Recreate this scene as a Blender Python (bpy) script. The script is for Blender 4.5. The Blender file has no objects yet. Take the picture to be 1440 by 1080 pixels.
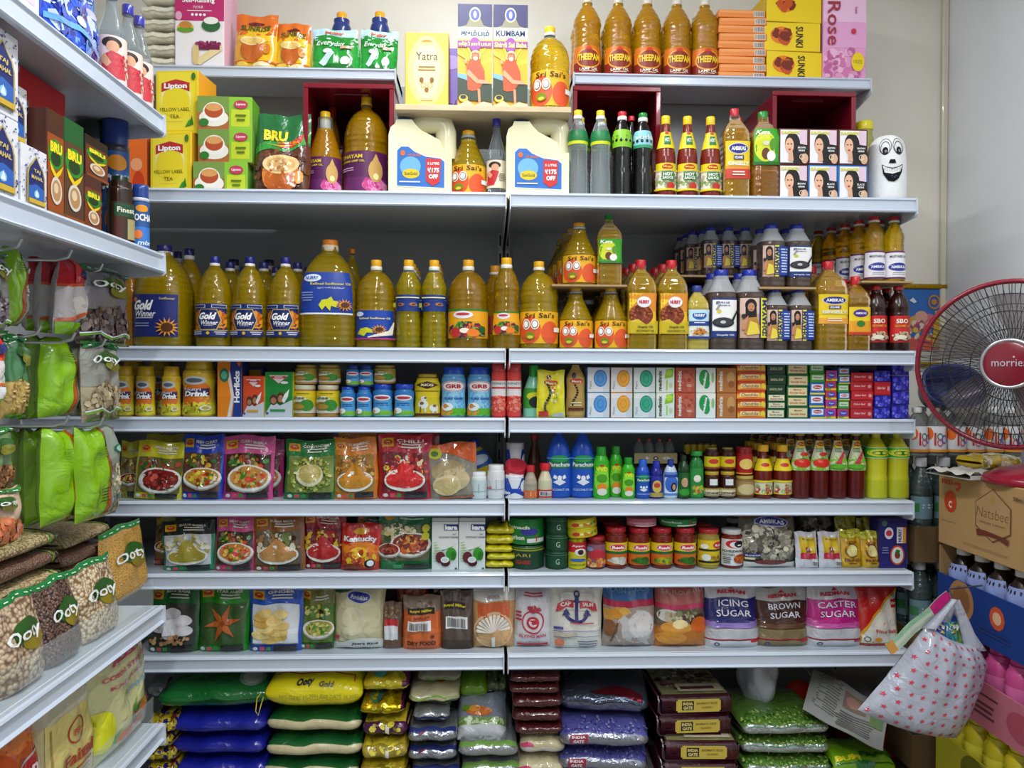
import bpy, math, random
from mathutils import Vector, Matrix
from mathutils.geometry import tessellate_polygon
S = bpy.context.scene; C = S.collection; PI = math.pi; W = bpy.context.view_layer
sin, cos = math.sin, math.cos
# ------------------------------------------------------------------ camera
YAW, PITCH, ROLL, DIST, EYE = -.0359, -.0108, .005, 1.8524, 1.25
_f = Vector((-sin(YAW)*cos(PITCH), cos(YAW)*cos(PITCH), sin(PITCH))); _r0 = Vector((cos(YAW), sin(YAW), 0)); _u0 = _r0.cross(_f)
_r = _r0*cos(ROLL)+_u0*sin(ROLL); _u = _u0*cos(ROLL)-_r0*sin(ROLL)
cam = bpy.data.objects.new('camera', bpy.data.cameras.new('camera')); C.objects.link(cam); S.camera = cam
cam.data.sensor_width = 36; cam.data.lens = 27; cam.data.clip_start = .02
cam.matrix_world = Matrix(((_r.x, _u.x, -_f.x, 0), (_r.y, _u.y, -_f.y, -DIST), (_r.z, _u.z, -_f.z, EYE), (0, 0, 0, 1)))
EYEP = Vector((0, -DIST, EYE))
def ray(px, py): return _f+_r*(px-720)/1080-_u*(py-540)/1080
def P(px, py, Y): d = ray(px, py); return EYEP+d*((Y+DIST)/d.y)      # point seen at a pixel on the plane y = Y
def PX(px, py, X): d = ray(px, py); return EYEP+d*(X/d.x)             # the same on the plane x = X
# ------------------------------------------------------------------ world, light, exposure
wd = bpy.data.worlds.new('world'); S.world = wd; wd.use_nodes = True
wd.node_tree.nodes['Background'].inputs[0].default_value = (.80, .84, .92, 1)
wd.node_tree.nodes['Background'].inputs[1].default_value = .25
S.view_settings.view_transform = 'Standard'; S.view_settings.look = 'None'
S.view_settings.exposure = -0.05; S.view_settings.gamma = 1; S.view_settings.use_curve_mapping = False
S.cycles.max_bounces = 8; S.cycles.transmission_bounces = 6; S.cycles.transparent_max_bounces = 24
S.cycles.diffuse_bounces = 3; S.cycles.glossy_bounces = 3; S.cycles.caustics_reflective = False; S.cycles.caustics_refractive = False
S.cycles.use_denoising = True
TUBES = [(-.1, -.62, 2.66), (.85, -1.35, 2.66)]
def area(name, loc, sx, sy, power, col=(.96, .985, 1)):
    l = bpy.data.lights.new(name, 'AREA'); l.shape = 'RECTANGLE'; l.size = sx; l.size_y = sy; l.energy = power; l.color = col
    o = bpy.data.objects.new(name, l); o.location = loc; C.objects.link(o); return o
for (x, y, z), pw in zip(TUBES, (20, 15)): area('tube_light', (x, y, z-.062), .05, 1.2, pw)
_o = area('tube_light', (.0, -2.5, 2.59), .08, 1.2, 34)                  # the next fitting down the aisle
# ------------------------------------------------------------------ materials
_M = {}
def lin(h):
    h = h.lstrip('#'); c = [int(h[i:i+2], 16)/255 for i in (0, 2, 4)]
    return tuple(x/12.92 if x <= .04045 else ((x+.055)/1.055)**2.4 for x in c)+(1,)
def _new(name):
    m = bpy.data.materials.new(name); m.use_nodes = True; nt = m.node_tree; return m, nt, nt.nodes['Principled BSDF']
def _bump(nt, b, kind, scale, strength, dist=.002, coord='Object'):
    tc = nt.nodes.new('ShaderNodeTexCoord'); bp = nt.nodes.new('ShaderNodeBump'); bp.inputs['Strength'].default_value = strength; bp.inputs['Distance'].default_value = dist
    t = nt.nodes.new('ShaderNodeTexNoise' if kind == 'noise' else 'ShaderNodeTexVoronoi'); t.inputs['Scale'].default_value = scale
    if kind == 'noise': t.inputs['Detail'].default_value = 3; t.inputs['Distortion'].default_value = 1.2
    nt.links.new(tc.outputs[coord], t.inputs['Vector']); nt.links.new(t.outputs[0], bp.inputs['Height']); nt.links.new(bp.outputs[0], b.inputs['Normal']); return t
def _ribs(nt, b):                                                        # moulded rings and dents of a blown plastic bottle
    tc = nt.nodes.new('ShaderNodeTexCoord'); wv = nt.nodes.new('ShaderNodeTexWave'); wv.bands_direction = 'Z'; wv.inputs['Scale'].default_value = 22; wv.inputs['Distortion'].default_value = 1.5; wv.inputs['Detail'].default_value = 1
    bp = nt.nodes.new('ShaderNodeBump'); bp.inputs['Strength'].default_value = .5; bp.inputs['Distance'].default_value = .0016
    nt.links.new(tc.outputs['Object'], wv.inputs['Vector']); nt.links.new(wv.outputs['Fac'], bp.inputs['Height']); nt.links.new(bp.outputs[0], b.inputs['Normal']); nt.links.new(bp.outputs[0], b.inputs['Coat Normal'])
def M(h, st='p'):
    """h: hex colour (or pair for grain), st: p paper, c carton/plastic, g film, f foil, m metal, o liquid in clear bottle, x clear plastic, r rough, n grain seen through film"""
    k = (h, st)
    if k in _M: return _M[k]
    m, nt, b = _new({'p': 'paper', 'c': 'plastic', 'g': 'film', 'f': 'foil', 'm': 'metal', 'o': 'liquid', 'x': 'clear', 'r': 'matt', 'n': 'grain', 'w': 'haze', 'e': 'light'}[st[0]]+'_'+h.replace('#', '').replace(',', '_'))
    I = b.inputs; cs = [lin(x) for x in h.split(',')]; c = cs[0]
    I['Base Color'].default_value = c; I['IOR'].default_value = 1.45
    s = st[0]
    if s == 'p': I['Roughness'].default_value = .42
    elif s == 'c': I['Roughness'].default_value = .25; I['Coat Weight'].default_value = .2
    elif s == 'r': I['Roughness'].default_value = .85; I['Specular IOR Level'].default_value = .2
    elif s == 'g': I['Roughness'].default_value = .22; I['Coat Weight'].default_value = .8; I['Coat Roughness'].default_value = .08; _bump(nt, b, 'noise', 20, .9, .007)
    elif s == 'f': I['Roughness'].default_value = .22; I['Metallic'].default_value = .75; _bump(nt, b, 'noise', 30, .8, .008)
    elif s == 'm': I['Roughness'].default_value = .3; I['Metallic'].default_value = .9
    elif s == 'e': I['Emission Color'].default_value = c; I['Emission Strength'].default_value = 6
    elif s == 'o':
        I['Base Color'].default_value = (min(1, c[0]**.25), min(1, c[1]**.56), c[2]*.7, 1) if c[2] < c[0]*.33 else c; I['Roughness'].default_value = .03; I['Transmission Weight'].default_value = float(st[1:] or .8)-.02; I['IOR'].default_value = 1.34; I['Coat Weight'].default_value = .6; I['Coat Roughness'].default_value = .02; _ribs(nt, b)
    elif s == 'n':
        I['Roughness'].default_value = .3; I['Coat Weight'].default_value = .4; t = _bump(nt, b, 'vor', float(st[1:] or 130)*1.2, .8, -.004)
        cr = nt.nodes.new('ShaderNodeValToRGB'); cr.color_ramp.elements[0].color = cs[-1]; cr.color_ramp.elements[1].color = cs[0]; cr.color_ramp.elements[0].position = .40; cr.color_ramp.elements[1].position = .72
        nt.links.new(t.outputs[0], cr.inputs[0]); nt.links.new(cr.outputs[0], b.inputs['Base Color'])
    elif s in 'xw':                                                      # thin clear plastic: mostly see-through, with a real gloss
        nt.nodes.remove(b); out = [n for n in nt.nodes if n.type == 'OUTPUT_MATERIAL'][0]
        tr = nt.nodes.new('ShaderNodeBsdfTransparent'); tr.inputs[0].default_value = c
        gl = nt.nodes.new('ShaderNodeBsdfPrincipled'); gl.inputs['Base Color'].default_value = c; gl.inputs['Roughness'].default_value = .1
        if s == 'w': _bump(nt, gl, 'noise', 26, .7, .006)
        mx = nt.nodes.new('ShaderNodeMixShader'); lw = nt.nodes.new('ShaderNodeLayerWeight'); lw.inputs[0].default_value = .12
        ma = nt.nodes.new('ShaderNodeMath'); ma.operation = 'MULTIPLY_ADD'; ma.use_clamp = True; ma.inputs[1].default_value = .22 if st == 'x0' else .9; ma.inputs[2].default_value = float(st[1:] or .1)
        nt.links.new(lw.outputs['Fresnel'], ma.inputs[0]); nt.links.new(ma.outputs[0], mx.inputs[0]); nt.links.new(tr.outputs[0], mx.inputs[1]); nt.links.new(gl.outputs[0], mx.inputs[2]); nt.links.new(mx.outputs[0], out.inputs[0])
    _M[k] = m; return m
# ------------------------------------------------------------------ text outlines, cached
_T = {}
def glyphs(txt, bold=0):
    k = (txt, bold)
    if k in _T: return _T[k]
    cu = bpy.data.curves.new('t', 'FONT'); cu.body = txt; cu.resolution_u = 2; cu.offset = bold; cu.align_x = 'LEFT'
    o = bpy.data.objects.new('t', cu); me = o.to_mesh()
    vs = [(v.co.x, v.co.y) for v in me.vertices]; fs = [tuple(p.vertices) for p in me.polygons]
    o.to_mesh_clear(); bpy.data.objects.remove(o); bpy.data.curves.remove(cu)
    if vs:
        x0 = min(v[0] for v in vs); x1 = max(v[0] for v in vs); y0 = min(v[1] for v in vs); y1 = max(v[1] for v in vs)
        vs = [((x-x0)/max(x1-x0, 1e-6)-.5, (y-y0)/max(y1-y0, 1e-6)-.5) for x, y in vs]
    _T[k] = (vs, fs); return _T[k]
# ------------------------------------------------------------------ mesh builder
class MB:
    def __init__(s): s.v, s.f, s.mi, s.sm, s.mats = [], [], [], [], []
    def m(s, mat):
        if isinstance(mat, str): mat = M(mat)
        if mat not in s.mats: s.mats.append(mat)
        return s.mats.index(mat)
    def add(s, vs, fs, mat, sm=False):
        n = len(s.v); s.v += [tuple(v) for v in vs]; i = s.m(mat)
        for f in fs: s.f.append(tuple(n+k for k in f)); s.mi.append(i); s.sm.append(sm)
        return n
    def grid(s, pts, mat, sm=True, loop=False):                          # rows of points
        r, c = len(pts), len(pts[0]); vs = [p for q in pts for p in q]; cc = c if loop else c-1
        fs = [(i*c+j, i*c+(j+1) % c, (i+1)*c+(j+1) % c, (i+1)*c+j) for i in range(r-1) for j in range(cc)]
        if callable(mat):
            n = len(s.v); s.v += [tuple(v) for v in vs]
            for q, f in enumerate(fs): s.f.append(tuple(n+k for k in f)); s.mi.append(s.m(mat(q//cc, q % cc))); s.sm.append(sm)
        else: s.add(vs, fs, mat, sm)
    def box(s, x0, x1, y0, y1, z0, z1, mat, b=0, sm=False):
        b = min(b, (x1-x0)*.49, (y1-y0)*.49, (z1-z0)*.49)
        if b <= 0:
            vs = [(x, y, z) for z in (z0, z1) for y in (y0, y1) for x in (x0, x1)]
            s.add(vs, [(0, 2, 3, 1), (4, 5, 7, 6), (0, 1, 5, 4), (2, 6, 7, 3), (0, 4, 6, 2), (1, 3, 7, 5)], mat); return
        vs = []; X, Y, Z = (x0, x1), (y0, y1), (z0, z1)
        for k in range(2):
            for j in range(2):
                for i in range(2):
                    sx, sy, sz = (1, -1)[i], (1, -1)[j], (1, -1)[k]
                    vs += [(X[i], Y[j]+sy*b, Z[k]+sz*b), (X[i]+sx*b, Y[j], Z[k]+sz*b), (X[i]+sx*b, Y[j]+sy*b, Z[k])]
        c = lambda i, j, k, a: (i+2*j+4*k)*3+a
        fs = [(c(0, 0, 0, 0), c(0, 0, 1, 0), c(0, 1, 1, 0), c(0, 1, 0, 0)), (c(1, 0, 0, 0), c(1, 1, 0, 0), c(1, 1, 1, 0), c(1, 0, 1, 0)),
              (c(0, 0, 0, 1), c(1, 0, 0, 1), c(1, 0, 1, 1), c(0, 0, 1, 1)), (c(0, 1, 0, 1), c(0, 1, 1, 1), c(1, 1, 1, 1), c(1, 1, 0, 1)),
              (c(0, 0, 0, 2), c(0, 1, 0, 2), c(1, 1, 0, 2), c(1, 0, 0, 2)), (c(0, 0, 1, 2), c(1, 0, 1, 2), c(1, 1, 1, 2), c(0, 1, 1, 2))]
        for a, b2 in ((0, 0), (0, 1), (1, 0), (1, 1)):
            fs += [(c(0, a, b2, 1), c(1, a, b2, 1), c(1, a, b2, 2), c(0, a, b2, 2)), (c(a, 0, b2, 0), c(a, 1, b2, 0), c(a, 1, b2, 2), c(a, 0, b2, 2)), (c(a, b2, 0, 0), c(a, b2, 1, 0), c(a, b2, 1, 1), c(a, b2, 0, 1))]
        fs += [(c(i, j, k, 0), c(i, j, k, 1), c(i, j, k, 2)) for i in (0, 1) for j in (0, 1) for k in (0, 1)]
        s.add(vs, fs, mat, sm)
    def lathe(s, prof, mat, n=20, p=2, ax=1, ay=1, cx=0, cy=0, caps=True, sm=True):
        """prof: (r, z) from the bottom up; mat may be a function of z"""
        ks = [(abs(cos(t))**p+abs(sin(t))**p)**(-1/p) for t in (2*PI*i/n for i in range(n))]
        pts = [[(cx+r*ax*ks[i]*sin(2*PI*i/n), cy-r*ay*ks[i]*cos(2*PI*i/n), z) for i in range(n)] for r, z in prof]
        s.grid(pts, (lambda i, j: mat((prof[i][1]+prof[i+1][1])/2)) if (callable(mat)) else mat, sm, True)
        if caps:
            mm = (lambda z: mat(z)) if callable(mat) else (lambda z: mat)
            s.add(pts[0], [tuple(range(n))], mm(prof[0][1])); s.add(pts[-1], [tuple(range(n-1, -1, -1))], mm(prof[-1][1]))
    def tube(s, path, r, mat, n=8, closed=False, flat=1):
        path = [Vector(p) for p in path]; L = len(path); rings = []; up = None
        for i, p in enumerate(path):
            a = path[(i-1) % L] if (closed or i) else path[0]; b = path[(i+1) % L] if (closed or i < L-1) else path[-1]
            t = (b-a).normalized(); q = up if up is not None else (Vector((0, 0, 1)) if abs(t.z) < .9 else Vector((1, 0, 0)))
            x = t.cross(q).normalized(); y = x.cross(t).normalized(); up = y; rr = r[i] if isinstance(r, (list, tuple)) else r
            rings.append([p+(x*cos(2*PI*k/n)+y*sin(2*PI*k/n)*flat)*rr for k in range(n)])
        if closed: rings.append(rings[0])
        s.grid(rings, mat, True, True)
        if not closed: s.add(rings[0], [tuple(range(n))], mat); s.add(rings[-1], [tuple(range(n-1, -1, -1))], mat)
    def extrude(s, pts, y0, y1, mat, smat=None):                          # outline in x,z pulled along y
        n = len(pts); s.add([(x, y0, z) for x, z in pts], [tuple(range(n))], mat); s.add([(x, y1, z) for x, z in pts], [tuple(range(n-1, -1, -1))], mat)
        s.add([(x, y, z) for y in (y0, y1) for x, z in pts], [(i, (i+1) % n, n+(i+1) % n, n+i) for i in range(n)], smat or mat)
    def art(s, ops, fn, asp=1, st='p', nx=1, ny=1, o0=.0004, do=.00025):
        """printed pattern. ops in 0..1 face coordinates; fn(u, v, offset) -> point; asp = face width / height"""
        fn0 = fn; fn = lambda u, v, o: fn0(min(max(u, 0), 1), min(max(v, 0), 1), o); o = o0-do
        for li, op in enumerate(ops):
            o += do; k = op[0]; mt = op[1] if not isinstance(op[1], str) else M(op[1], st)
            if k == 'r':
                _, _, a, b, c, d = op[:6]; sk = op[6] if len(op) > 6 else 0   # sk slants the rectangle sideways
                mx, my = max(1, math.ceil(nx*abs(c-a))), max(1, math.ceil(ny*abs(d-b)))
                s.grid([[fn(a+(c-a)*i/mx+sk*j/my, b+(d-b)*j/my, o) for i in range(mx+1)] for j in range(my+1)], mt)
            elif k == 'e':
                _, _, cu, cv, ru = op[:5]; rv = op[5] if len(op) > 5 else ru*asp; n = 20 if ru > .08 else 10; rg = (0, .34, .67, 1) if nx > 1 and ru > .12 else (0, 1)
                vs = [fn(cu, cv, o)]; fs = []
                for q, g in enumerate(rg[1:]):
                    vs += [fn(cu+ru*g*cos(2*PI*i/n), cv+rv*g*sin(2*PI*i/n), o) for i in range(n)]
                    if q == 0: fs += [(0, 1+i, 1+(i+1) % n) for i in range(n)]
                    else: fs += [(1+(q-1)*n+i, 1+q*n+i, 1+q*n+(i+1) % n, 1+(q-1)*n+(i+1) % n) for i in range(n)]
                s.add(vs, fs, mt, True)
            elif k == 'o':                                                # ring
                _, _, cu, cv, ru, rv, th = op; n = 24
                s.grid([[fn(cu+(ru-q*th)*cos(2*PI*i/n), cv+(rv-q*th*rv/ru)*sin(2*PI*i/n), o) for i in range(n)] for q in (1, 0)], mt, True, True)
            elif k == 'p':
                pts = [(u, v) for u, v in op[2]]
                if nx <= 1: s.add([fn(u, v, o) for u, v in pts], [tuple(range(len(pts)))], mt)
                else:
                    tr = tessellate_polygon([[Vector((u, v, 0)) for u, v in pts]])
                    todo = [tuple(pts[i] for i in t) for t in tr]; done = []
                    while todo:
                        a, b, c = todo.pop(); e = [(math.dist(a, b), a, b, c), (math.dist(b, c), b, c, a), (math.dist(c, a), c, a, b)]; L_, p1, p2, p3 = max(e)
                        if L_ > 1.8/nx and len(done) < 900: m_ = ((p1[0]+p2[0])/2, (p1[1]+p2[1])/2); todo += [(p1, m_, p3), (m_, p2, p3)]
                        else: done.append((a, b, c))
                    s.add([fn(u, v, o) for t in done for u, v in t], [(3*i, 3*i+1, 3*i+2) for i in range(len(done))], mt)
            elif k == 't':
                _, _, txt, cu, cv, h, w = op[:7]; ex = op[7] if len(op) > 7 else {}
                vs, fs = glyphs(txt, ex.get('b', .02)); sh = ex.get('s', 0); an = ex.get('a', 0); ca, sa = cos(an), sin(an); vv = []
                for x, y in vs:
                    if abs(an) > 1: x = x*w; y = y*h*asp; vv.append(fn(cu+(x*ca-y*sa)/asp, cv+x*sa+y*ca, o+(.0005 if nx > 1 else 0))); continue
                    x = x*w*asp+sh*y*h; y = y*h; vv.append(fn(cu+(x*ca-y*sa)/asp, cv+x*sa+y*ca, o+(.0014 if nx > 14 else .0005 if nx > 1 else 0)))
                s.add(vv, fs, mt)
            elif k == 'l':                                                # lines of small print
                _, _, cu, v0, w, n, dv = op[:7]; rr = random.Random(n*7+int(cu*50))
                for i in range(n):
                    ww = w*(.7+.3*rr.random()); s.grid([[fn(cu-ww/2+ww*a/2, v0-i*dv+q*dv*.45, o) for a in range(3)] for q in (0, 1)], mt)
            elif k == 'b':                                                # scattered bits: food, petals, grain
                _, cols, cu, cv, ru, rv, n, sz = op[:8]; rr = random.Random(op[8] if len(op) > 8 else n)
                for i in range(n):
                    a = rr.random()*2*PI; q = math.sqrt(rr.random()); x, y = cu+ru*q*cos(a), cv+rv*q*sin(a); s1 = sz*(.6+.8*rr.random()); s2 = s1*(.5+.5*rr.random()); an = rr.random()*PI; cc = rr.choice(cols)
                    s.add([fn(x+(s1*cos(t)*cos(an)-s2*sin(t)*sin(an)), y+(s1*cos(t)*sin(an)+s2*sin(t)*cos(an))*asp, o+i*.00002) for t in (k2*PI/3 for k2 in range(6))], [tuple(range(6))], M(cc, st))
                o += n*.00002
    def build(s, name, parent=None, loc=None, rz=0, flip=False):
        me = bpy.data.meshes.new(name); me.from_pydata(s.v, [], s.f)
        for m in s.mats: me.materials.append(m)
        me.polygons.foreach_set('material_index', s.mi); me.polygons.foreach_set('use_smooth', s.sm); me.update()
        o = bpy.data.objects.new(name, me); C.objects.link(o)
        if parent: o.parent = parent; _CH.setdefault(parent.name, []).append(o)
        if loc is not None: o.location = loc
        if rz: o.rotation_euler.z = rz
        return o
def fixn(o):
    import bmesh
    bm = bmesh.new(); bm.from_mesh(o.data); bmesh.ops.recalc_face_normals(bm, faces=bm.faces); bm.to_mesh(o.data); bm.free()
def tag(o, label, cat, group=None, kind=None):
    if label: o['label'] = label
    if cat: o['category'] = cat
    if group: o['group'] = group
    if kind: o['kind'] = kind
    return o
def struct(o, label=None, cat=None):
    o['kind'] = 'structure'
    return tag(o, label, cat)
def empty(name, loc=(0, 0, 0), rz=0):
    o = bpy.data.objects.new(name, None); C.objects.link(o); o.location = loc; o.rotation_euler.z = rz; o.empty_display_size = .02; return o
_CH = {}
def kids(o): return _CH.get(o.name, [])
def dup(root, loc, rz=None, label=None, group=None):
    r = root.copy(); C.objects.link(r); r.location = loc
    if rz is not None: r.rotation_euler = (0, 0, rz)
    if label: r['label'] = label
    if group: r['group'] = group
    _CH[r.name] = []
    for ch in kids(root):
        c = ch.copy(); C.objects.link(c); c.parent = r; _CH[r.name].append(c); _CH[c.name] = []
        for g in kids(ch): d = g.copy(); C.objects.link(d); d.parent = c; _CH[c.name].append(d)
    return r
flat = lambda w, h, y=0, x0=None, z0=0: (lambda u, v, o: ((x0 if x0 is not None else -w/2)+u*w, y-o, z0+v*h))
# ------------------------------------------------------------------ goods
def carton(w, h, d, col, art=(), name='carton', side=None, sart=(), st='p', top=None, right=False, parent=None, b=.0012):
    """printed box, base centre of its front face at the origin; side = colour of its side panels, sart printed on a side"""
    mb = MB(); mb.box(-w/2, w/2, 0, d, 0, h, M(col, st), b)
    if side:
        for q in (-1, 1): mb.add([(q*(w/2+.0002), .001, .001), (q*(w/2+.0002), d-.001, .001), (q*(w/2+.0002), d-.001, h-.001), (q*(w/2+.0002), .001, h-.001)], [(0, 1, 2, 3)], M(side, st))
    if top: mb.add([(-w/2+.001, .001, h+.0002), (w/2-.001, .001, h+.0002), (w/2-.001, d-.001, h+.0002), (-w/2+.001, d-.001, h+.0002)], [(0, 1, 2, 3)], M(top, st))
    mb.art(art, flat(w, h), w/h, st)
    if sart:
        for q in (-1, 1): mb.art(sart, (lambda q: lambda u, v, o: (q*(w/2+o), d*u if q > 0 else d*(1-u), h*v))(q), d/h, st)
    return mb.build(name, parent)
def interp(prof, z):
    if z <= prof[0][1]: return prof[0][0]
    for (r0, z0), (r1, z1) in zip(prof, prof[1:]):
        if z <= z1: return r0+(r1-r0)*(z-z0)/max(z1-z0, 1e-9)
    return prof[-1][0]
def smooth(pr, k=3):
    out = []; n = len(pr)
    for i in range(n-1):
        p0, p1, p2, p3 = pr[max(i-1, 0)], pr[i], pr[i+1], pr[min(i+2, n-1)]
        for j in range(k):
            t = j/k; out.append(tuple(.5*(2*p1[a]+(p2[a]-p0[a])*t+(2*p0[a]-5*p1[a]+4*p2[a]-p3[a])*t*t+(3*p1[a]-p0[a]-3*p2[a]+p3[a])*t**3) for a in (0, 1)))
    out.append(pr[-1]); z = -1; res = []
    for r, zz in out: zz = max(zz, z+1e-5); z = zz; res.append((max(r, 1e-4), zz))
    return res
# outline of each bottle kind: (radius share, height share) up to the neck
SH = {
 'pet': [(.80, 0), (.97, .02), (1, .06), (1, .42), (.985, .50), (1, .56), (.97, .64), (.86, .73), (.60, .82), (.30, .87), (.24, .89), (.24, .93)],
 'pearl': [(.86, 0), (.99, .03), (1, .10), (1, .42), (.99, .52), (.93, .62), (.78, .73), (.52, .83), (.30, .885), (.27, .93)],
 'sq': [(.90, 0), (1, .02), (1, .30), (.97, .34), (.97, .58), (1, .62), (.98, .70), (.80, .78), (.45, .86), (.33, .89), (.33, .93)],
 'slim': [(.86, 0), (1, .02), (1, .30), (.95, .34), (.95, .60), (1, .66), (.9, .74), (.6, .84), (.4, .89), (.38, .93)],
 'cone': [(.9, 0), (1, .03), (1, .45), (.9, .55), (.68, .68), (.48, .80), (.42, .86), (.42, .93)],
 'tallneck': [(.88, 0), (1, .02), (1, .45), (.98, .52), (.85, .62), (.55, .76), (.42, .86), (.42, .93)],
 'jar': [(.9, 0), (1, .04), (1, .74), (.94, .81), (.86, .84), (.86, .92)],
 'can': [(.96, 0), (1, .02), (1, .98), (.96, 1)],
 'sham': [(.92, 0), (1, .03), (1, .2), (.97, .5), (1, .72), (.92, .80), (.8, .84), (.8, .9)],
 'waist': [(.95, 0), (1, .03), (.97, .2), (.90, .42), (.97, .62), (1, .74), (.93, .80), (.84, .82), (.84, .9)],
 'milk': [(.92, 0), (1, .02), (1, .66), (.94, .71), (.55, .86), (.5, .88), (.5, .92)],
 'vin': [(.92, 0), (1, .02), (1, .50), (.90, .58), (.5, .76), (.36, .84), (.36, .93)],
}
def bottle(w, h, kind='pet', liq='#d9a514', lst='o', fill=1.0, cap='#f2b61c', cr=.3, ch=.09, ring=None, label=None, art=(), lz=(.1, .42), lA=1.15, depth=None, p=2, name='bottle', ribs=None, neck='#dfe3e0', n=24, extra=(), lst2='p', wrap=None, capst='c', lname='label'):
    """one bottle or jar: body with its contents, cap and printed label as parts. wrap: colour of a label that runs right round"""
    root = empty(name); R = w/2; dp = (depth or w)/2; pr = smooth([(r*R, z*h) for r, z in SH[kind]], 4)
    if ribs:
        z0, z1, k, am = ribs; add = [(interp(pr, z)-(am*R if i % 2 else 0), z) for i, z in enumerate([h*(z0+(z1-z0)*j/(2*k)) for j in range(2*k+1)])]
        pr = sorted([q for q in pr if not (z0*h-1e-5 <= q[1] <= z1*h+1e-5)]+add, key=lambda q: q[1])
    mb = MB(); ml = M(liq, lst); mn = M(neck, 'x.4' if kind == 'milk' else 'x.06')
    mb.lathe(pr, (lambda z: ml if z < h*fill else mn) if fill < 1 else ml, n, p, 1, dp/R); body = mb.build('body', root); fixn(body)
    if cap:
        mb = MB(); zt = pr[-1][1]; z0 = h*(1-ch); r = cr*R; q = (dp/R if kind in ('sham', 'waist') else 1)
        mb.lathe([(r*.98, z0), (r, z0+.001), (r, h-.002), (r*.93, h-.0005), (r*.5, h)], M(cap, capst), n, 2, 1, q)
        if ring: mb.lathe([(r*1.02, z0-h*ring[1]), (r*1.08, z0-h*ring[1]+.001), (r*1.08, z0-.001), (r*.98, z0)], M(ring[0], 'c'), n)
        mb.build('cap' if kind != 'jar' else 'lid', root)
    def mapf(z0, z1, A):
        def fn(u, v, o):
            t = (u-.5)*2*A; z = h*(z0+v*(z1-z0)); k = (abs(cos(t))**p+abs(sin(t))**p)**(-1/p); r = (interp(pr, z)+.0006+o)*k
            return (r*sin(t), -r*dp/R*cos(t), z)
        return fn
    if label or wrap:
        mb = MB(); fn = mapf(*lz, lA); asp = 2*lA*R/((lz[1]-lz[0])*h)
        if wrap: mb.grid([[mapf(*lz, PI)(i/n, j/4, 0) for i in range(n)] for j in range(5)], M(wrap, lst2), True, True)
        if label: mb.art([('r', label, 0, 0, 1, 1)], fn, asp, lst2, 12, 4, .0003)
        mb.art(art, fn, asp, lst2, 12, 4, .0007, .0003); mb.build(lname, root)
    for nm, z0, z1, A, col, ar in extra:
        mb = MB(); mb.art([('r', col, 0, 0, 1, 1)]+list(ar), mapf(z0, z1, A), 2*A*R/((z1-z0)*h), lst2, 12, 3, .0006, .0003); mb.build(nm, root)
    return root
def pouch(w, h, t=.03, col='#cc2222', art=(), st='g', kind='stand', lean=.08, seed=1, name='pouch', topw=1., back=None, sag=.0, ast=None, wav=1., parent=None):
    """soft film pack standing on its base, front to -y"""
    rr = random.Random(seed*31+7); ph = [rr.random()*6.28 for _ in range(8)]; N, K = 18, 18
    def F(u, v, sd=1, o=0):
        x = 2*u-1; g = max(0, 1-abs(x)**3.2)**.6
        if kind == 'stand': tv = (1-v**3)**.7*(1-.35*v); tv *= min(1, .55+v*6)
        elif kind == 'pillow': tv = max(0, 1-abs(2*v-1)**4)**.55
        else: tv = max(0, 1-abs(2*v-1)**6)**.5*(1-.25*v)
        T = t/2*g*tv
        wx = w/2*(1+(topw-1)*v)*(1+.025*wav*sin(5*v+ph[0])+.012*wav*sin(13*v+ph[1]))
        X = x*wx+.012*w*wav*sin(3*v+ph[2]); Z = v*h*(1+.018*wav*sin(4*x+ph[3])-sag*x*x*v)
        wr = .0022*wav*(sin(9*x+4*v+ph[4])*g+.7*sin(14*v-5*x+ph[5])*g)*min(1, v*5)
        Y = t/2-sd*(T+o)-(wr if sd > 0 else 0)+Z*math.tan(lean)
        return (X, Y, max(Z, 0))
    mb = MB(); bk = back or col
    mb.grid([[F(i/N, j/K) for i in range(N+1)] for j in range(K+1)], M(col, st)); mb.grid([[F(1-i/N, j/K, -1) for i in range(N+1)] for j in range(K+1)], M(bk, st))
    mb.art(art, lambda u, v, o: F(u, v, 1, o), w/h, ast or st, 18, 18, .0011, .00045)
    return mb.build(name, parent)
def sack(w, d, t, col, art=(), st='g', seed=1, name='rice_bag', band=None, ex=2.8, ast=None, taper=10, wav=1.):
    """full soft bag lying flat, its front long side to -y. band(u, v) may give another colour; v runs from under the front edge over the top"""
    rr = random.Random(seed*17+3); ph = [rr.random()*6.28 for _ in range(8)]; N, K = 16, 20
    def F(u, a, o=0):
        x = 2*u-1; e = max(.01, 1-abs(x)**taper)**.36; c, s_ = cos(a), sin(a); q = 2/ex
        y = -math.copysign(abs(c)**q, c)*(d/2*(.86+.14*e)+o)*(1+.02*wav*sin(6*x+ph[0])); z = math.copysign(abs(s_)**q, s_)*(t/2*e+o)
        z += .0022*wav*(sin(7*x+3*c+ph[1])+.6*sin(13*x-4*c+ph[2]))*(1 if s_ > -.3 else 0)*e
        return (x*(w/2+o)*(1+.015*wav*sin(3*a+ph[3])), y, max(0, z+t/2))
    mb = MB(); A = lambda v: (-70+200*v)*PI/180
    def mt(i, j):
        a = 2*PI*(j+.5)/K; v = ((a*180/PI+70+180) % 360-180)/200
        c = band((i+.5)/N, v) if band else None
        return M(c or col, st) if not (c and not isinstance(c, str)) else c
    mb.grid([[F(.5+.5*sin(PI/2*(2*i/N-1)), 2*PI*j/K) for j in range(K)] for i in range(N+1)], mt, True, True)
    mb.art(art, lambda u, v, o: F(u, A(v), o), w/(.55*(d+t)), ast or st, 16, 22, .001, .0004)
    o = mb.build(name); fixn(o); return o
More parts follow.
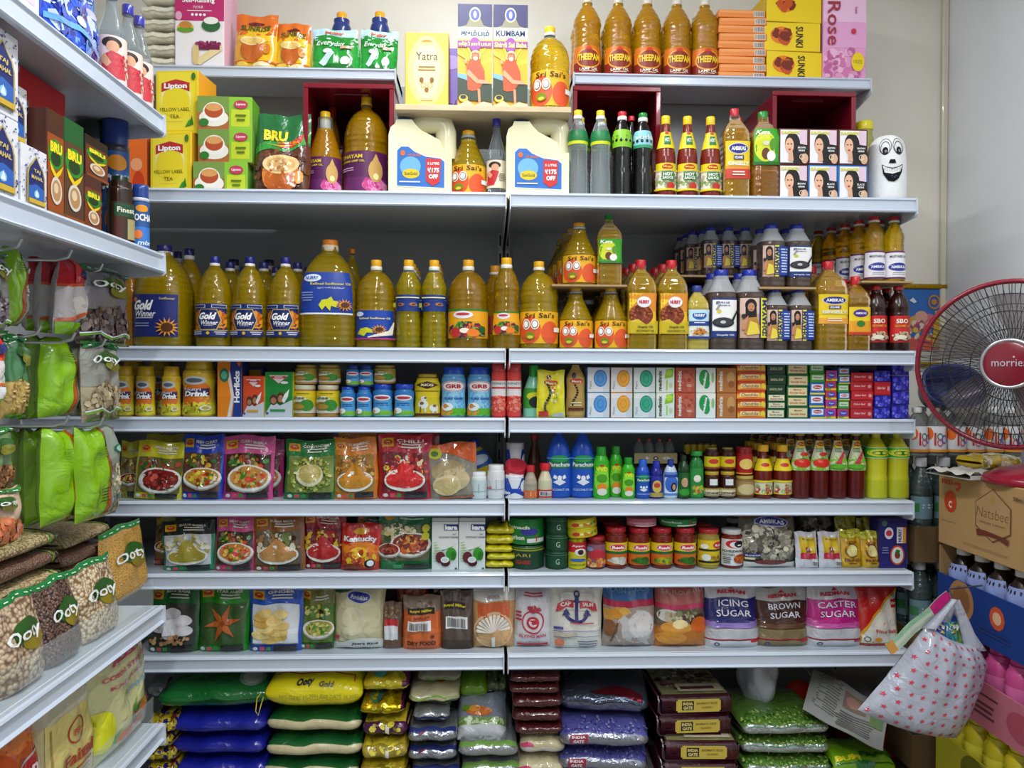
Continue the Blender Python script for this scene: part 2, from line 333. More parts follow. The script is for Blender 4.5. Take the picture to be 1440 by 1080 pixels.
# ------------------------------------------------------------------ placing goods on the shelves
ROW = {1: 2.070, 2: 1.689, 3: 1.3141, 4: 1.1463, 5: .9455, 6: .7714, 7: .5734}
EPS = .0004
def at(row, x0, x1, yt, Y, z=None):
    """world centre x, width and height for something on the row that spans those columns of the photo and reaches up to yt"""
    z = ROW[row] if z is None else z
    a, b = P(x0, (yt+500)/2, Y).x, P(x1, (yt+500)/2, Y).x; m = (x0+x1)/2
    return (a+b)/2, b-a, P(m, yt, Y).z-z
def put(root, x, y, z, label, cat, group=None, rz=0, rx=0, ry=0):
    root.location = (x, y, z+EPS); root.rotation_euler = (rx, ry, rz); return tag(root, label, cat, group)
def series(row, spans, yt, fn, labels, cat, group=None, Y=.035, round_=True, z=None, behind=0, gap=1.04, blabel=None, rz=0, jit=.0, dz=0, bgroup=None):
    """fn(w, h) makes the first; the rest are copies. spans: (x0, x1) or bare centres after the first. behind: copies further back, one label for all"""
    z = ROW[row] if z is None else z; x0, x1 = spans[0]
    cx, w, h = at(row, x0, x1, yt, Y, z)
    if round_: cx, w, h = at(row, x0, x1, yt, Y+w/2, z)
    root = fn(w, h); dy = w/2 if round_ else 0; outs = []; bn = 0
    for i, sp in enumerate(spans):
        c = cx if i == 0 else at(row, sp[0], sp[1], yt, Y+dy, z)[0]
        lb = labels[i] if isinstance(labels, (list, tuple)) else labels
        o = put(root, c, Y+dy, z, lb, cat, group, rz) if i == 0 else dup(root, (c, Y+dy, z+EPS), rz, lb, group)
        outs.append(o)
    for i, o in enumerate(list(outs)):
        nb = behind[i] if isinstance(behind, (list, tuple)) else behind
        for k in range(nb):
            yy = Y+dy+(k+1)*w*gap
            if yy+w/2 > .392: break
            q = dup(root, (o.location.x+jit*(k+1), yy, z+EPS+dz), rz, blabel, bgroup or ('behind: '+(group or cat))); outs.append(q)
    return outs
# ------------------------------------------------------------------ the room
def wallmat(c1, c2, nm):
    m, nt, b = _new(nm); t = _bump(nt, b, 'noise', 3.5, .15, .004)
    cr = nt.nodes.new('ShaderNodeValToRGB'); cr.color_ramp.elements[0].color = lin(c1); cr.color_ramp.elements[1].color = lin(c2); cr.color_ramp.elements[0].position = .35; cr.color_ramp.elements[1].position = .65
    nt.links.new(t.outputs[0], cr.inputs[0]); nt.links.new(cr.outputs[0], b.inputs['Base Color']); b.inputs['Roughness'].default_value = .55; return m
XR, YB, XL = 1.406, .455, -1.14
def slab(name, x0, x1, y0, y1, z0, z1, mat):
    mb = MB(); mb.box(x0, x1, y0, y1, z0, z1, mat); return struct(mb.build(name))
slab('floor', XL-.05, XR+.05, -3.6, YB+.05, -.05, 0, wallmat('#8d8a82', '#9a978e', 'floor_tile'))
slab('ceiling', XL-.05, XR+.05, -3.6, YB+.05, 2.75, 2.8, wallmat('#e9e9e6', '#f0f0ee', 'ceiling_paint'))
slab('wall_back', XL, XR, YB, YB+.05, 0, 2.75, wallmat('#e6e1d3', '#ebe7db', 'back_wall_paint'))
slab('wall_right', XR, XR+.05, -3.6, YB+.05, 0, 2.75, wallmat('#e8ebee', '#edf0f3', 'right_wall_paint'))
slab('wall_left', XL-.05, XL, -3.6, YB+.05, 0, 2.75, wallmat('#dcdddd', '#e2e2e2', 'left_wall_paint'))
mb = MB(); mb.box(XR-.019, XR-.001, YB-.015, YB-.0005, .001, 2.749, M('#d9d2bd', 'c'), .003); struct(mb.build('trim_1'))
for i, (x, y, z) in enumerate(TUBES+[(.0, -2.5, 2.66)]):                  # ceiling light fittings
    r = empty('ceiling_light', (x, y, 2.7495)); tag(r, ['ceiling tube light above the hanging packs', 'ceiling tube light above the fan', 'ceiling tube light further down the aisle'][i], 'ceiling light')
    mb = MB(); mb.box(-.05, .05, -.62, .62, -.03, 0, M('#eeeeee', 'c'), .004); mb.build('housing', r)
    mb = MB(); mb.tube([(0, -.59, -.046), (0, .59, -.046)], .008, M('#ffffff', 'e'), 10); mb.build('tube', r)
# ------------------------------------------------------------------ main shelving
XJ, XRR, XLL = .055, 1.0553, -1.09; SD = .40
steel = M('#ccd2da', 'c'); steel2 = M('#a4a9a6', 'c')
def bay(x0, x1, lab):
    r = empty('shelving_unit', ((x0+x1)/2, SD, 0)); tag(r, lab, 'shelving', 'white shop shelving units'); hw = (x1-x0)/2
    mb = MB()
    for k in range(6): mb.box(-hw+.012, hw-.012, .002, .014, .2+k*.315, .2+k*.315+.3145, steel2, .001)
    mb.build('back_panel', r)
    for q in (-1, 1):
        mb = MB(); xx = q*(hw-.008); mb.box(xx-.008, xx+.008, -.012, .03, 0, 2.12, M('#b9bcc0', 'c'), .002)
        for k in range(38): mb.box(xx-.0022, xx+.0022, -.0126, -.0121, .12+k*.052, .12+k*.052+.03, M('#16171a', 'r'))
        mb.build('upright', r)
    mb = MB(); mb.box(-hw+.018, hw-.018, -SD+.01, -.014, .17, .2, steel, .002); mb.box(-hw+.018, hw-.018, -SD+.03, -SD+.045, 0, .17, steel2); mb.build('base_deck', r)
    return r
bay(XLL, XJ-.003, 'white steel shelving unit holding the masala pouches and golden oil bottles')
bay(XJ+.003, XRR, 'white steel shelving unit holding the soap boxes and sugar bags')
def shelf(x0, x1, z, lab, y0=0, y1=SD-.013, guard=0, lipd=.034, rz=0, loc=None, dim=None):
    """board with a folded price rail on its front edge and a bracket at each end; z is the top of the board"""
    r = empty('shelf_board', ((x0+x1)/2, y0, z)); tag(r, lab, 'shelf', 'white steel shelf boards'); hw = (x1-x0)/2; d = y1-y0
    mb = MB(); mb.box(-hw, hw, .012, d, -.022, 0, steel, .0015); mb.build('board', r)
    mb = MB(); e = .001                                                    # rail: lip, sloping face, lower roll
    sec = [(.012, -.0005), (0, .002), (-.004, 0), (-.006, -.004), (-.002, -.007), (-.002, -lipd+.007), (-.008, -lipd+.003), (-.006, -lipd), (.004, -lipd), (.012, -.024)]
    n = len(sec)
    for x_, x2 in ((-hw+e, hw-e),):
        mb.add([(x_, a, b) for a, b in sec]+[(x2, a, b) for a, b in sec], [(i, (i+1) % n, n+(i+1) % n, n+i) for i in range(n)]+[tuple(range(n-1, -1, -1)), tuple(range(n, 2*n))], M('#c6d0de', 'c'))
    o = mb.build('price_rail', r); fixn(o)
    for q in (-1, 1):
        mb = MB(); xx = q*(hw-.0012); mb.add([(xx+s*.0012, a, b) for s in (-1, 1) for a, b in ((-.009, .001), (-.011, -.04), (-.004, -.046), (d, -.075), (d, .001))], [(0, 1, 2, 3, 4), (9, 8, 7, 6, 5)]+[(i, (i+1) % 5, 5+(i+1) % 5, 5+i) for i in range(5)], steel)
        o = mb.build('bracket', r); fixn(o)
    if guard: mb = MB(); mb.box(-hw+.004, hw-.004, .0135, .0150, .0002, guard, M('#f7fafb', 'x0')); mb.build('guard_strip', r)
    return r
NAMES = {2: 'cartons, jugs and sauce bottles', 3: 'cooking oil bottles', 4: 'soap boxes and ghee jars', 5: 'hair oil and ketchup bottles', 6: 'pickle jars and coconut cream', 7: 'sugar and flour bags'}
GU = {2: (0, 0), 3: (.03, .03), 4: (.05, .05), 5: (.05, .05), 6: (.05, .05), 7: (.05, .05)}
for k, nm in NAMES.items():
    shelf(XLL, XJ-.004, ROW[k], f'white shelf board under the {nm}, unit beside the hanging packs', guard=GU[k][0])
    shelf(XJ+.004, XRR, ROW[k], f'white shelf board under the {nm}, unit beside the fan', guard=GU[k][1])
xa, xb = P(557, 90, .23).x, P(806, 100, .23).x
shelf(XLL, xa, ROW[1], 'short topmost shelf board carrying the flour pack and green milk powder pouches', .23, lipd=.03)
shelf(xb, XRR, ROW[1], 'short topmost shelf board carrying amber lamp oil bottles and the pink box', .23, lipd=.03)
ORD = ['first', 'second', 'third', 'fourth', 'fifth', 'sixth', 'seventh']
def lab(base, n, anchor): return [f'{base}, {ORD[i]} from {anchor}' for i in range(n)]
def one(row, x0, x1, yt, fn, label, cat, Y=.035, rnd=False, z=None, group=None, rz=0, rx=0, ry=0, **k):
    z_ = ROW[row] if z is None else z; cx, w, h = at(row, x0, x1, yt, Y, z_)
    if rnd: cx, w, h = at(row, x0, x1, yt, Y+w/2, z_)
    o = fn(w, h); return put(o, cx, Y+(w/2 if rnd else 0), z_, label, cat, group, rz, rx, ry)
def bar(u, v, w, h, n=16, col='#1a1a1a'):                                 # bar code
    rr = random.Random(int(u*99)); out = [('r', '#f2f2f2', u, v, u+w, v+h)]
    for i in range(n): a = u+w*(.08+.84*i/n); out.append(('r', col, a, v+h*.15, a+w*.84/n*(.25+.5*rr.random()), v+h*.9))
    return [out[0]]+out[1:]
def coconuts(u, v, r, asp=1):                                             # two halved coconuts and leaf
    return [('e', '#6b3a16', u-r*.8, v+.0, r*.8, r*asp), ('e', '#f6f6ee', u-r*.8, v, r*.6, r*.78*asp), ('e', '#d9d4c4', u-r*.8, v, r*.3, r*.4*asp), ('e', '#6b3a16', u+r*.8, v, r*.8, r*asp), ('e', '#f6f6ee', u+r*.8, v, r*.6, r*.78*asp), ('e', '#d9d4c4', u+r*.8, v, r*.3, r*.4*asp)]
# ---- row 1, left piece of the topmost shelf
cx, w, h = at(1, 198, 248, 60, .245)
pk = [sack(.105, .12, .036, '#e9e4cf', [('r', '#b9b08f', .1, .30, .9, .33), ('l', '#8d8468', .5, .6, .5, 3, .06)], seed=i+2, wav=.7) for i in range(2)]
for i in range(6):
    p = pk[i % 2] if i < 2 else dup(pk[i % 2], (0, 0, 0)); ix = ['bottom', 'second', 'third', 'fourth', 'fifth', 'top'][i]
    put(p, cx+(.004 if i % 2 else -.003), .31, ROW[1]+i*.0345, f'cream paper pack beside the pink flour box, {ix} of its stack counting up', 'pack', 'stacked cream packs', .05*(-1)**i)
SR = [('r', '#c2306e', 0, .52, 1, 1), ('e', '#f4e9ee', .48, .93, .2, .07), ('t', '#ffffff', 'Self-Raising', .48, .74, .07, .66), ('t', '#f6dde8', 'FLOUR', .48, .67, .03, .2), ('r', '#f6dde8', .25, .625, .75, .635), ('t', '#ffffff', '● ● ● ●', .48, .585, .03, .3),
      ('e', '#e6a9c6', .08, .57, .07, .05), ('e', '#e8c03a', .22, .44, .17, .055), ('e', '#5aa22e', .22, .42, .17, .03), ('e', '#c98a3a', .22, .47, .13, .04), ('e', '#2f6a3a', .74, .47, .19, .07), ('e', '#f2f2ea', .74, .52, .15, .04),
      ('p', '#e9d6a0', [(.36, .06), (.52, .03), (.97, .2), (.95, .28), (.5, .12), (.38, .12)]), ('r', '#7b1f4a', .5, .2, .92, .27), ('e', '#e2c488', .43, .15, .07, .12), ('b', ['#7b1f4a', '#a23a68'], .68, .26, .24, .03, 30, .03)]
one(1, 246, 315, -32, lambda w, h: carton(w, h, .07, '#f3eef0', SR, 'flour_box', side='#f0b8d0'), 'pink and white flour box with burger and cake slice picture, on the topmost shelf', 'box', .245)
one(1, 300, 326, -25, lambda w, h: carton(w, h, .05, '#eab0c4', [('r', '#d86a98', 0, .4, 1, .6)], 'flour_box'), 'pale pink box tucked behind the white cake flour box', 'box', .325)
def sunrise(w, h, sd):
    a = [('r', '#e2701c', 0, .62, 1, 1), ('e', '#f4c522', .5, .63, .62, .14), ('e', '#6a1d12', .5, .83, .2, .035), ('t', '#4d5a14', 'SUNRISE', .5, .74, .10, .72, {'s': .15, 'b': .03}), ('e', '#c4621a', .46, .36, .28, .2), ('e', '#f6dfa0', .46, .52, .30, .08), ('e', '#ecc670', .46, .52, .24, .055), ('e', '#d9801c', .78, .38, .09, .09), ('r', '#d2641a', 0, .13, 1, .16), ('e', '#f7d048', .25, .06, .16, .08), ('e', '#f0e2a8', .7, .07, .2, .07)]
    return pouch(w, h, .045, '#f0bf1e', a, seed=sd, name='coffee_pouch', back='#d97a1c')
one(1, 326, 386, 14, lambda w, h: sunrise(w, h, 3), 'yellow and orange coffee pouch standing upright beside the pink flour box', 'pouch', .25)
one(1, 383, 432, 26, lambda w, h: sunrise(w, h, 5), 'smaller yellow coffee pouch leaning between its twin and the green milk pouches', 'pouch', .255, ry=.04)
def milkp(w, h, sd):
    a = [('r', '#bfe0ea', 0, .72, 1, 1), ('e', '#1e8a2e', .3, .74, .4, .1), ('e', '#1e8a2e', .8, .72, .35, .09), ('t', '#d9632a', "Milky", .5, .88, .08, .42, {'b': .04}), ('t', '#dff2e0', 'Everyday', .42, .62, .14, .6, {'s': .2}), ('p', '#cfe8f2', [(.2, .18), (.32, .1), (.5, .42), (.4, .5)]), ('e', '#eef6fa', .36, .46, .1, .05), ('e', '#f2f8fa', .72, .25, .1, .1), ('r', '#d8a890', .62, .52, .86, .58), ('e', '#0f6a20', .6, .1, .3, .07)]
    return pouch(w, h, .05, '#1f9a34', a, seed=sd, name='milk_powder_pouch', topw=.92)
one(1, 433, 503, 34, lambda w, h: milkp(w, h, 7), 'green and pale blue milk powder pouch beside the coffee pouches', 'pouch', .25)
one(1, 500, 556, 36, lambda w, h: milkp(w, h, 9), 'green milk powder pouch at the end of the short topmost shelf', 'pouch', .252, ry=.05)
capj = dict(kind='sham', liq='#2a3a7a', lst='c', cap='#f2a81c', cr=.5, ch=.2, n=16)
o = one(1, 466, 494, 19, lambda w, h: bottle(w, h, **capj), 'navy bottle whose orange cap shows above the first green milk pouch', 'bottle', .325, True)
cx_, w_, h_ = at(1, 520, 546, 30, .34); dup(o, (cx_, .345, ROW[1]+EPS), 0, 'navy bottle whose orange cap shows above the second green milk pouch', None)
# ---- jugs, bridging board and what stands on it
def jug(w, h):
    root = empty('oil_jug'); d = .085; cr = '#efe9c0'
    pts = [(-.5, .02), (-.5, .74), (-.47, .82), (-.40, .86), (-.38, .90), (-.17, .90), (-.12, .85), (-.02, .78), (.20, .70), (.30, .66), (.335, .60), (.335, .52), (.5, .52), (.5, .02), (.47, 0), (-.47, 0)]
    mb = MB(); mb.extrude([(a*w, b*h) for a, b in pts], 0, d, M(cr, 'c')); body = mb.build('body', root)
    import bmesh
    bm = bmesh.new(); bm.from_mesh(body.data); bmesh.ops.recalc_face_normals(bm, faces=bm.faces); bmesh.ops.remove_doubles(bm, verts=bm.verts, dist=1e-5)
    bmesh.ops.bevel(bm, geom=[e for e in bm.edges if e.calc_face_angle(0) > .4], offset=.007, segments=3, profile=.6, affect='EDGES')
    for f in bm.faces: f.smooth = True
    bm.to_mesh(body.data); bm.free()
    mb = MB(); mb.tube([(a*w, d/2, b*h) for a, b in ((-.12, .87), (-.05, .93), (.08, .965), (.28, .965), (.40, .92), (.43, .84), (.43, .70), (.43, .5))], [.014, .019, .021, .021, .021, .021, .021, .022], M(cr, 'c'), 14, flat=1.25); mb.build('handle', root)
    mb = MB(); mb.lathe([(.0215, h*.905), (.022, h*.912), (.022, h*.985), (.0205, h*.992)], M('#2460a8', 'c'), 20, cx=-.29*w, cy=d/2); mb.build('cap', root)
    mb = MB(); f = flat(w, h, -.0008); PL = [(.10, .12), (.92, .10), (.92, .42), (.85, .46), (.60, .48), (.40, .54), (.30, .60), (.17, .60), (.10, .55)]
    mb.art([('p', '#f4f4f0', [(a+(.01 if a > .5 else -.01)*1.2, b+(.01 if b > .3 else -.01)) for a, b in PL]), ('p', '#2d6fc0', PL), ('e', '#6fb2e4', .33, .36, .18, .12), ('e', '#e8c21a', .34, .27, .15, .06), ('t', '#1d5f2a', 'SunGold', .34, .27, .04, .22), ('t', '#e06a2c', 'oil choice', .40, .5, .035, .22, {'s': .2}), ('e', '#ea6a2a', .2, .52, .04, .035), ('p', '#cc2a2c', [(.6, .18), (.72, .12), (.84, .17), (.86, .45), (.6, .46)]), ('t', '#ffffff', '5 LITRE', .73, .395, .03, .2), ('t', '#ffffff', '₹175', .73, .315, .06, .2, {'b': .04}), ('t', '#ffffff', 'OFF', .73, .235, .055, .16, {'b': .05}), ('r', '#e8e8f0', .14, .16, .5, .175)], f, w/h, 'p', 1, 1, .0003, .00022)
    mb.build('label', root); return root
def back_oils(row, z=None): pass
JG = dict(z=ROW[2])
cxj, wj, hj = at(2, 550, 631, 161, .04); j1 = put(jug(wj, hj), cxj, .04, ROW[2], 'cream plastic oil jug beside the maroon crate holding purple-labelled bottles', 'jug', 'cream oil jugs')
cx2 = at(2, 716, 795, 163, .04)[0]; dup(j1, (cx2, .04, ROW[2]+EPS), 0, 'cream plastic oil jug beside the green-labelled clear vinegar bottles', 'cream oil jugs')
BZ = ROW[2]+hj*1.0+.0022; bx0, bx1 = P(556, 155, .02).x, P(803, 155, .02).x
mb = MB(); mb.box(bx0, bx1, .015, .33, BZ, BZ+.014, wallmat('#c9b48c', '#d9c8a4', 'plywood'), .001); tag(mb.build('wooden_board'), 'pale plywood board laid across the two cream jugs', 'board')
BT = BZ+.0142
YA = [('r', '#e8c24a', .02, .01, .98, .99), ('e', '#f6e08a', .5, .5, .44, .46), ('e', '#f8e9a8', .5, .5, .3, .38), ('e', '#b98324', .5, .87, .13, .035), ('r', '#f0d880', .38, .83, .62, .87), ('t', '#4c2c14', 'Yatra', .5, .69, .10, .5, {'b': 0}), ('l', '#9a7440', .5, .54, .5, 2, .04), ('e', '#8c5a20', .38, .38, .05, .035), ('e', '#8c5a20', .62, .38, .05, .035), ('o', '#a87a34', .42, .31, .06, .035, .012), ('o', '#a87a34', .58, .31, .06, .035, .012), ('e', '#8c5a20', .5, .25, .05, .03), ('l', '#b08a44', .5, .1, .4, 1, .03)]
one(2, 569, 630, 46, lambda w, h: carton(w, h, .06, '#dfb43c', YA, 'incense_box'), 'golden yellow incense box with twin emblem, on the plywood board', 'box', .05, z=BT)
one(2, 618, 650, 68, lambda w, h: carton(w, h, .04, '#7a5fb0', [('t', '#2a1a4a', 'Lavender', .45, .2, .16, 1.1), ('e', '#a48cd0', .5, .8, .4, .1)], 'incense_box'), 'purple box tucked behind the golden box on the plywood board', 'box', .125, z=BT)
def kumbam(t1, t2):
    rays = [('p', '#f4dc3a', [(.5, .42), (.5+.9*cos(a-.05), .42+.5*sin(a-.05)), (.5+.9*cos(a+.05), .42+.5*sin(a+.05))]) for a in [k*PI/9+.1 for k in range(9)]]
    rays = [(k, c, [(min(max(x, .0), 1), min(max(y, .0), .62)) for x, y in pts]) for k, c, pts in rays]
    return [('r', '#3b3a66', 0, .78, 1, 1), ('p', '#8f8a70', [(.05, .78), (.25, .8), (.5, .97), (.75, .8), (.95, .78)]), ('e', '#c9c890', .5, .90, .17, .07), ('e', '#4a56b0', .5, .90, .13, .055), ('e', '#d8c8e8', .5, .90, .05, .035), ('r', '#cfe0c4', 0, .67, 1, .78), ('t', '#1c2a66', t1, .5, .725, .055, .84, {'b': .03}), ('r', '#b8d47a', 0, .655, 1, .67), ('r', '#eab428', 0, 0, 1, .655)]+rays+[('r', '#9a4aa0', 0, .585, 1, .645), ('e', '#9a4aa0', .5, .61, .16, .07), ('t', '#f4e08a', t2, .5, .612, .05, .94, {'b': .03}),
      ('p', '#33402e', [(0, .09), (1, .07), (1, .24), (.6, .26), (0, .3)]), ('p', '#7ab0c8', [(0, .3), (.3, .27), (.3, .32), (0, .34)]),
      ('e', '#f0e6a0', .52, .50, .15, .055), ('p', '#d8542a', [(.30, .18), (.26, .40), (.36, .47), (.62, .48), (.78, .36), (.80, .27), (.6, .18), (.42, .17)]), ('e', '#c98a5c', .52, .505, .07, .036), ('p', '#d8542a', [(.42, .53), (.62, .53), (.64, .49), (.60, .45), (.58, .52), (.45, .52), (.44, .45), (.40, .49)]), ('e', '#eeeae0', .52, .475, .06, .02), ('p', '#dca078', [(.28, .36), (.33, .37), (.6, .28), (.9, .27), (.9, .24), (.56, .24), (.28, .32)]), ('p', '#cf9168', [(.58, .19), (.66, .19), (.68, .05), (.61, .05)]), ('e', '#e0a27a', .24, .45, .04, .025), ('e', '#e8c840', .17, .10, .13, .035), ('e', '#2b2f3a', .17, .11, .09, .02), ('p', '#ead8a0', [(0, 0), (1, 0), (1, .05), (.75, .07), (.5, .03), (.3, .08), (0, .03)])]
one(2, 643, 691, 6, lambda w, h: carton(w, h, .045, '#e6cf9a', kumbam('கும்பம்', 'ஷிர்டி சாயி பாபா'), 'incense_box', side='#3a5a34', b=.0006), 'tall incense box with orange-robed figure and curly script title, beside the golden box', 'box', .05, z=BT)
one(2, 693, 741, 7, lambda w, h: carton(w, h, .045, '#e6cf9a', kumbam('KUMBAM', 'Shirdi Sai Baba'), 'incense_box', side='#3a5a34', b=.0006), 'tall incense box with orange-robed figure and plain capital title, beside the round oil bottle', 'box', .05, z=BT)
def srisai(w, h, kind='pet', fill=.84, lz=(.04, .42), cap='#f4c51e', **k):
    a = [('e', '#e4582a', .28, .42, .24, .44), ('e', '#e4582a', .72, .34, .20, .36), ('t', '#33210c', "Sri Sai's", .5, .88, .16, .62, {'s': .1, 'b': .01}), ('e', '#f4e9d6', .22, .60, .085, .17), ('e', '#f4e9d6', .40, .60, .085, .17), ('e', '#8a5a34', .22, .60, .065, .13), ('e', '#8a5a34', .40, .60, .065, .13), ('e', '#ffffff', .22, .60, .05, .105), ('e', '#ffffff', .40, .60, .05, .105), ('e', '#7a8a1c', .31, .24, .10, .12), ('e', '#e8c83a', .31, .20, .06, .05), ('r', '#f4f4ee', .78, .36, .96, .5)]
    return bottle(w, h, kind, '#e0a81e', 'o.75', fill, cap, k.pop('cr', .27), .07, ('#f2efe6', .035), '#f0b21c', a, lz, 1.25, ribs=(.45, .56, 4, .03) if kind == 'pet' else None, name='oil_bottle', **k)
one(2, 744, 800, 39, lambda w, h: srisai(w, h, lz=(.05, .44)), 'large round golden oil bottle with orange coconut label, on the plywood board', 'bottle', .04, True, z=BT)
# ---- row 1, right piece
TH = [('r', '#8a2418', 0, 0, 1, .42), ('e', '#d23a1e', .5, .86, .10, .12), ('e', '#f2a12a', .5, .55, .36, .36), ('e', '#8a2a16', .5, .55, .32, .31), ('t', '#f6d22a', 'THEEPAM', .5, .58, .24, .62, {'b': .04}), ('t', '#fff3da', 'LAMP OIL', .5, .16, .10, .5), ('l', '#f2d8c0', .5, .07, .5, 1, .05)]
series(1, [(805, 844), (848, 887), (889, 928), (931, 969), (970, 1008)], -2, lambda w, h: bottle(w, h, 'slim', '#e08c14', 'o.7', .95, '#ded9cc', .34, .055, ('#d8d2c4', .02), '#d9741c', TH, (.02, .36), 1.25, ribs=(.44, .62, 4, .03), name='lamp_oil_bottle'), lab('amber lamp oil bottle with round flame badge', 5, 'the plywood board'), 'bottle', 'lamp oil bottles on the topmost shelf', .24, behind=1, blabel='amber lamp oil bottle standing behind the front five on the topmost shelf', gap=.95)
cx, w, h = at(1, 1009, 1075, 90, .25); bh = .0212; OB = [('r', '#f6a05a', .02, .55, .98, .9), ('r', '#e8d8c8', .74, .12, .97, .88)]+[('r', '#777', .76+.026*i, .2, .772+.026*i, .8) for i in range(8)]
OB = [tuple('#777777' if x == '#777' else x for x in q) for q in OB]
b0 = carton(w, bh-.0006, .12, '#ee8a3a', OB, 'incense_carton', side='#f09a50')
for i in range(9): put(b0 if i == 0 else dup(b0, (0, 0, 0)), cx+(.002 if i % 2 else -.001), .25, ROW[1]+i*bh, f'flat orange carton beside the lamp oil bottles, {(ORD+["eighth","ninth"])[i]} from the bottom of its pile', 'carton', 'piled orange cartons', .02*(-1)**i)
YC = [('e', '#e8821c', .30, .55, .20, .30), ('b', ['#c9541a', '#7a2a10'], .3, .5, .14, .24, 14, .09), ('t', '#2a2018', 'SUNKI', .62, .5, .13, .72, {'a': -1.57, 's': 0}), ('r', '#c9a80c', 0, 0, 1, .02)]
y0c = ROW[1]
for i in range(3):
    cx, w, _ = at(1, 1075, 1154, 60, .25); hh = .0795
    o = carton(w, hh, .12, '#f3d21a', YC if i < 2 else [('r', '#c9a80c', 0, 0, 1, .02), ('e', '#e8821c', .34, .6, .16, .26), ('b', ['#c9541a', '#7a2a10'], .34, .6, .12, .22, 12, .08)], 'incense_carton', side='#d9b90c')
    put(o, cx+(.003, -.003, .001)[i], .252, y0c+i*(hh+.0006), ['bright yellow carton beside the pink rose box, bottom of its pile', 'bright yellow carton beside the pink rose box, middle of its pile', 'bright yellow carton beside the pink rose box, top of its pile'][i], 'carton', 'piled yellow cartons', (.05, .02, .06)[i])
RO = [('r', '#f2c4e2', 0, .62, 1, 1), ('r', '#e8a8d4', 0, .35, 1, .62), ('b', ['#d678ae', '#e49ac4', '#c2609a', '#efb8d6'], .45, .16, .50, .17, 70, .09), ('b', ['#f4c0dc', '#d070a8'], .2, .95, .2, .06, 14, .08), ('t', '#a83446', 'Rose', .22, .52, .22, .86, {'a': -1.57, 'b': .01}), ('t', '#b84a8a', 'hem', .76, .74, .06, .07, {'a': -1.57}), ('e', '#c83a4a', .70, .52, .06, .03), ('e', '#f0d21c', .80, .20, .15, .10), ('t', '#b89a10', 'FREE', .8, .2, .04, .2)]
RO[4] = ('t', '#a83446', 'Rose', .24, .60, .30, .46, {'a': -1.57, 'b': .01})
one(1, 1156, 1216, -20, lambda w, h: carton(w, h, .08, '#e8a0ce', RO, 'incense_box'), 'tall pink box with rose heap picture at the end of the topmost shelf', 'box', .25)
# ---- row 2: crates lying on their side, mouth to the front
def crate(w, h, d=.265):
    root = empty('plastic_crate'); c = M('#7a1022', 'c'); t = .005; mb = MB()
    mb.box(-w/2, w/2, 0, d, 0, t, c, .001); mb.box(-w/2, w/2, 0, d, h-t, h, c, .001); mb.box(-w/2, -w/2+t, 0, d, t, h-t, c, .001); mb.box(w/2-t, w/2, 0, d, t, h-t, c, .001); mb.build('walls', root)
    mb = MB(); mb.box(-w/2+t, w/2-t, d-t, d, t, h-t, c)
    for k in range(6): mb.box(-w/2+t+.004, w/2-t-.004, d-t-.004, d-t, t+(h-2*t)*(k+.3)/6, t+(h-2*t)*(k+.45)/6, c)
    mb.build('base', root)
    mb = MB(); q = .009
    mb.box(-w/2-.003, w/2+.003, -.004, .006, h-q, h+.003, c, .0015); mb.box(-w/2-.003, -w/2+q, -.004, .006, .0, h-q, c, .0015); mb.box(w/2-q, w/2+.003, -.004, .006, .0, h-q, c, .0015); mb.build('rim', root)
    mb = MB(); mb.box(-w*.2, w*.2, .04, .055, h-t-.004, h-t, M('#701020', 'c'), .001); mb.build('handle_slot', root); return root
one(2, 428, 552, 120, crate, 'maroon plastic crate on its side around the purple-labelled oil bottles', 'crate', .07)
one(2, 806, 926, 124, crate, 'maroon plastic crate on its side behind the dark soda bottles', 'crate', .095)
one(2, 1086, 1200, 131, crate, 'maroon plastic crate on its side behind the hair colour boxes', 'crate', .112)
LIP = [('r', '#f6e23a', .06, .05, .90, .97), ('e', '#f8f0a0', .48, .56, .36, .30), ('e', '#f4dc28', .48, .50, .33, .26), ('p', '#c22a30', [(.14, .66), (.30, .70), (.48, .73), (.66, .70), (.80, .66), (.80, .80), (.66, .83), (.48, .86), (.30, .83), (.14, .80)]), ('t', '#ffffff', 'Lipton', .47, .745, .11, .54, {'b': .04}), ('t', '#4a4a1a', 'YELLOW LABEL', .45, .38, .055, .72, {'b': .0}), ('t', '#4a4a1a', 'TEA', .45, .27, .055, .22, {'b': .0}), ('r', '#c9b820', .25, .19, .65, .195), ('p', '#3f9a2a', [(.70, .10), (.82, .12), (.88, .24), (.78, .2)]), ('p', '#2f7a20', [(.80, .12), (.9, .14), (.86, .28)]), ('e', '#3f7a2a', .9, .90, .05, .06)]
cx, w, h = at(2, 205, 268, 184, .06); lp = carton(w, h, .10, '#f2d41e', LIP, 'tea_box', side='#e8a420')
put(lp, cx, .075, ROW[2], 'yellow tea box with red banner logo, lower of the two stacked', 'box', 'yellow tea boxes', -.16)
put(dup(lp, (0, 0, 0)), cx+.012, .083, ROW[2]+h+.0005, 'yellow tea box with red banner logo, upper of the two stacked', 'box', 'yellow tea boxes', -.10)
one(2, 178, 206, 186, lambda w, h: carton(w, h, .09, '#e86a1c', [('e', '#c83c14', .6, .2, .3, .2), ('e', '#f0a070', .5, .5, .3, .1)], 'tea_box'), 'plain orange box beside the lower yellow tea box', 'box', .09)
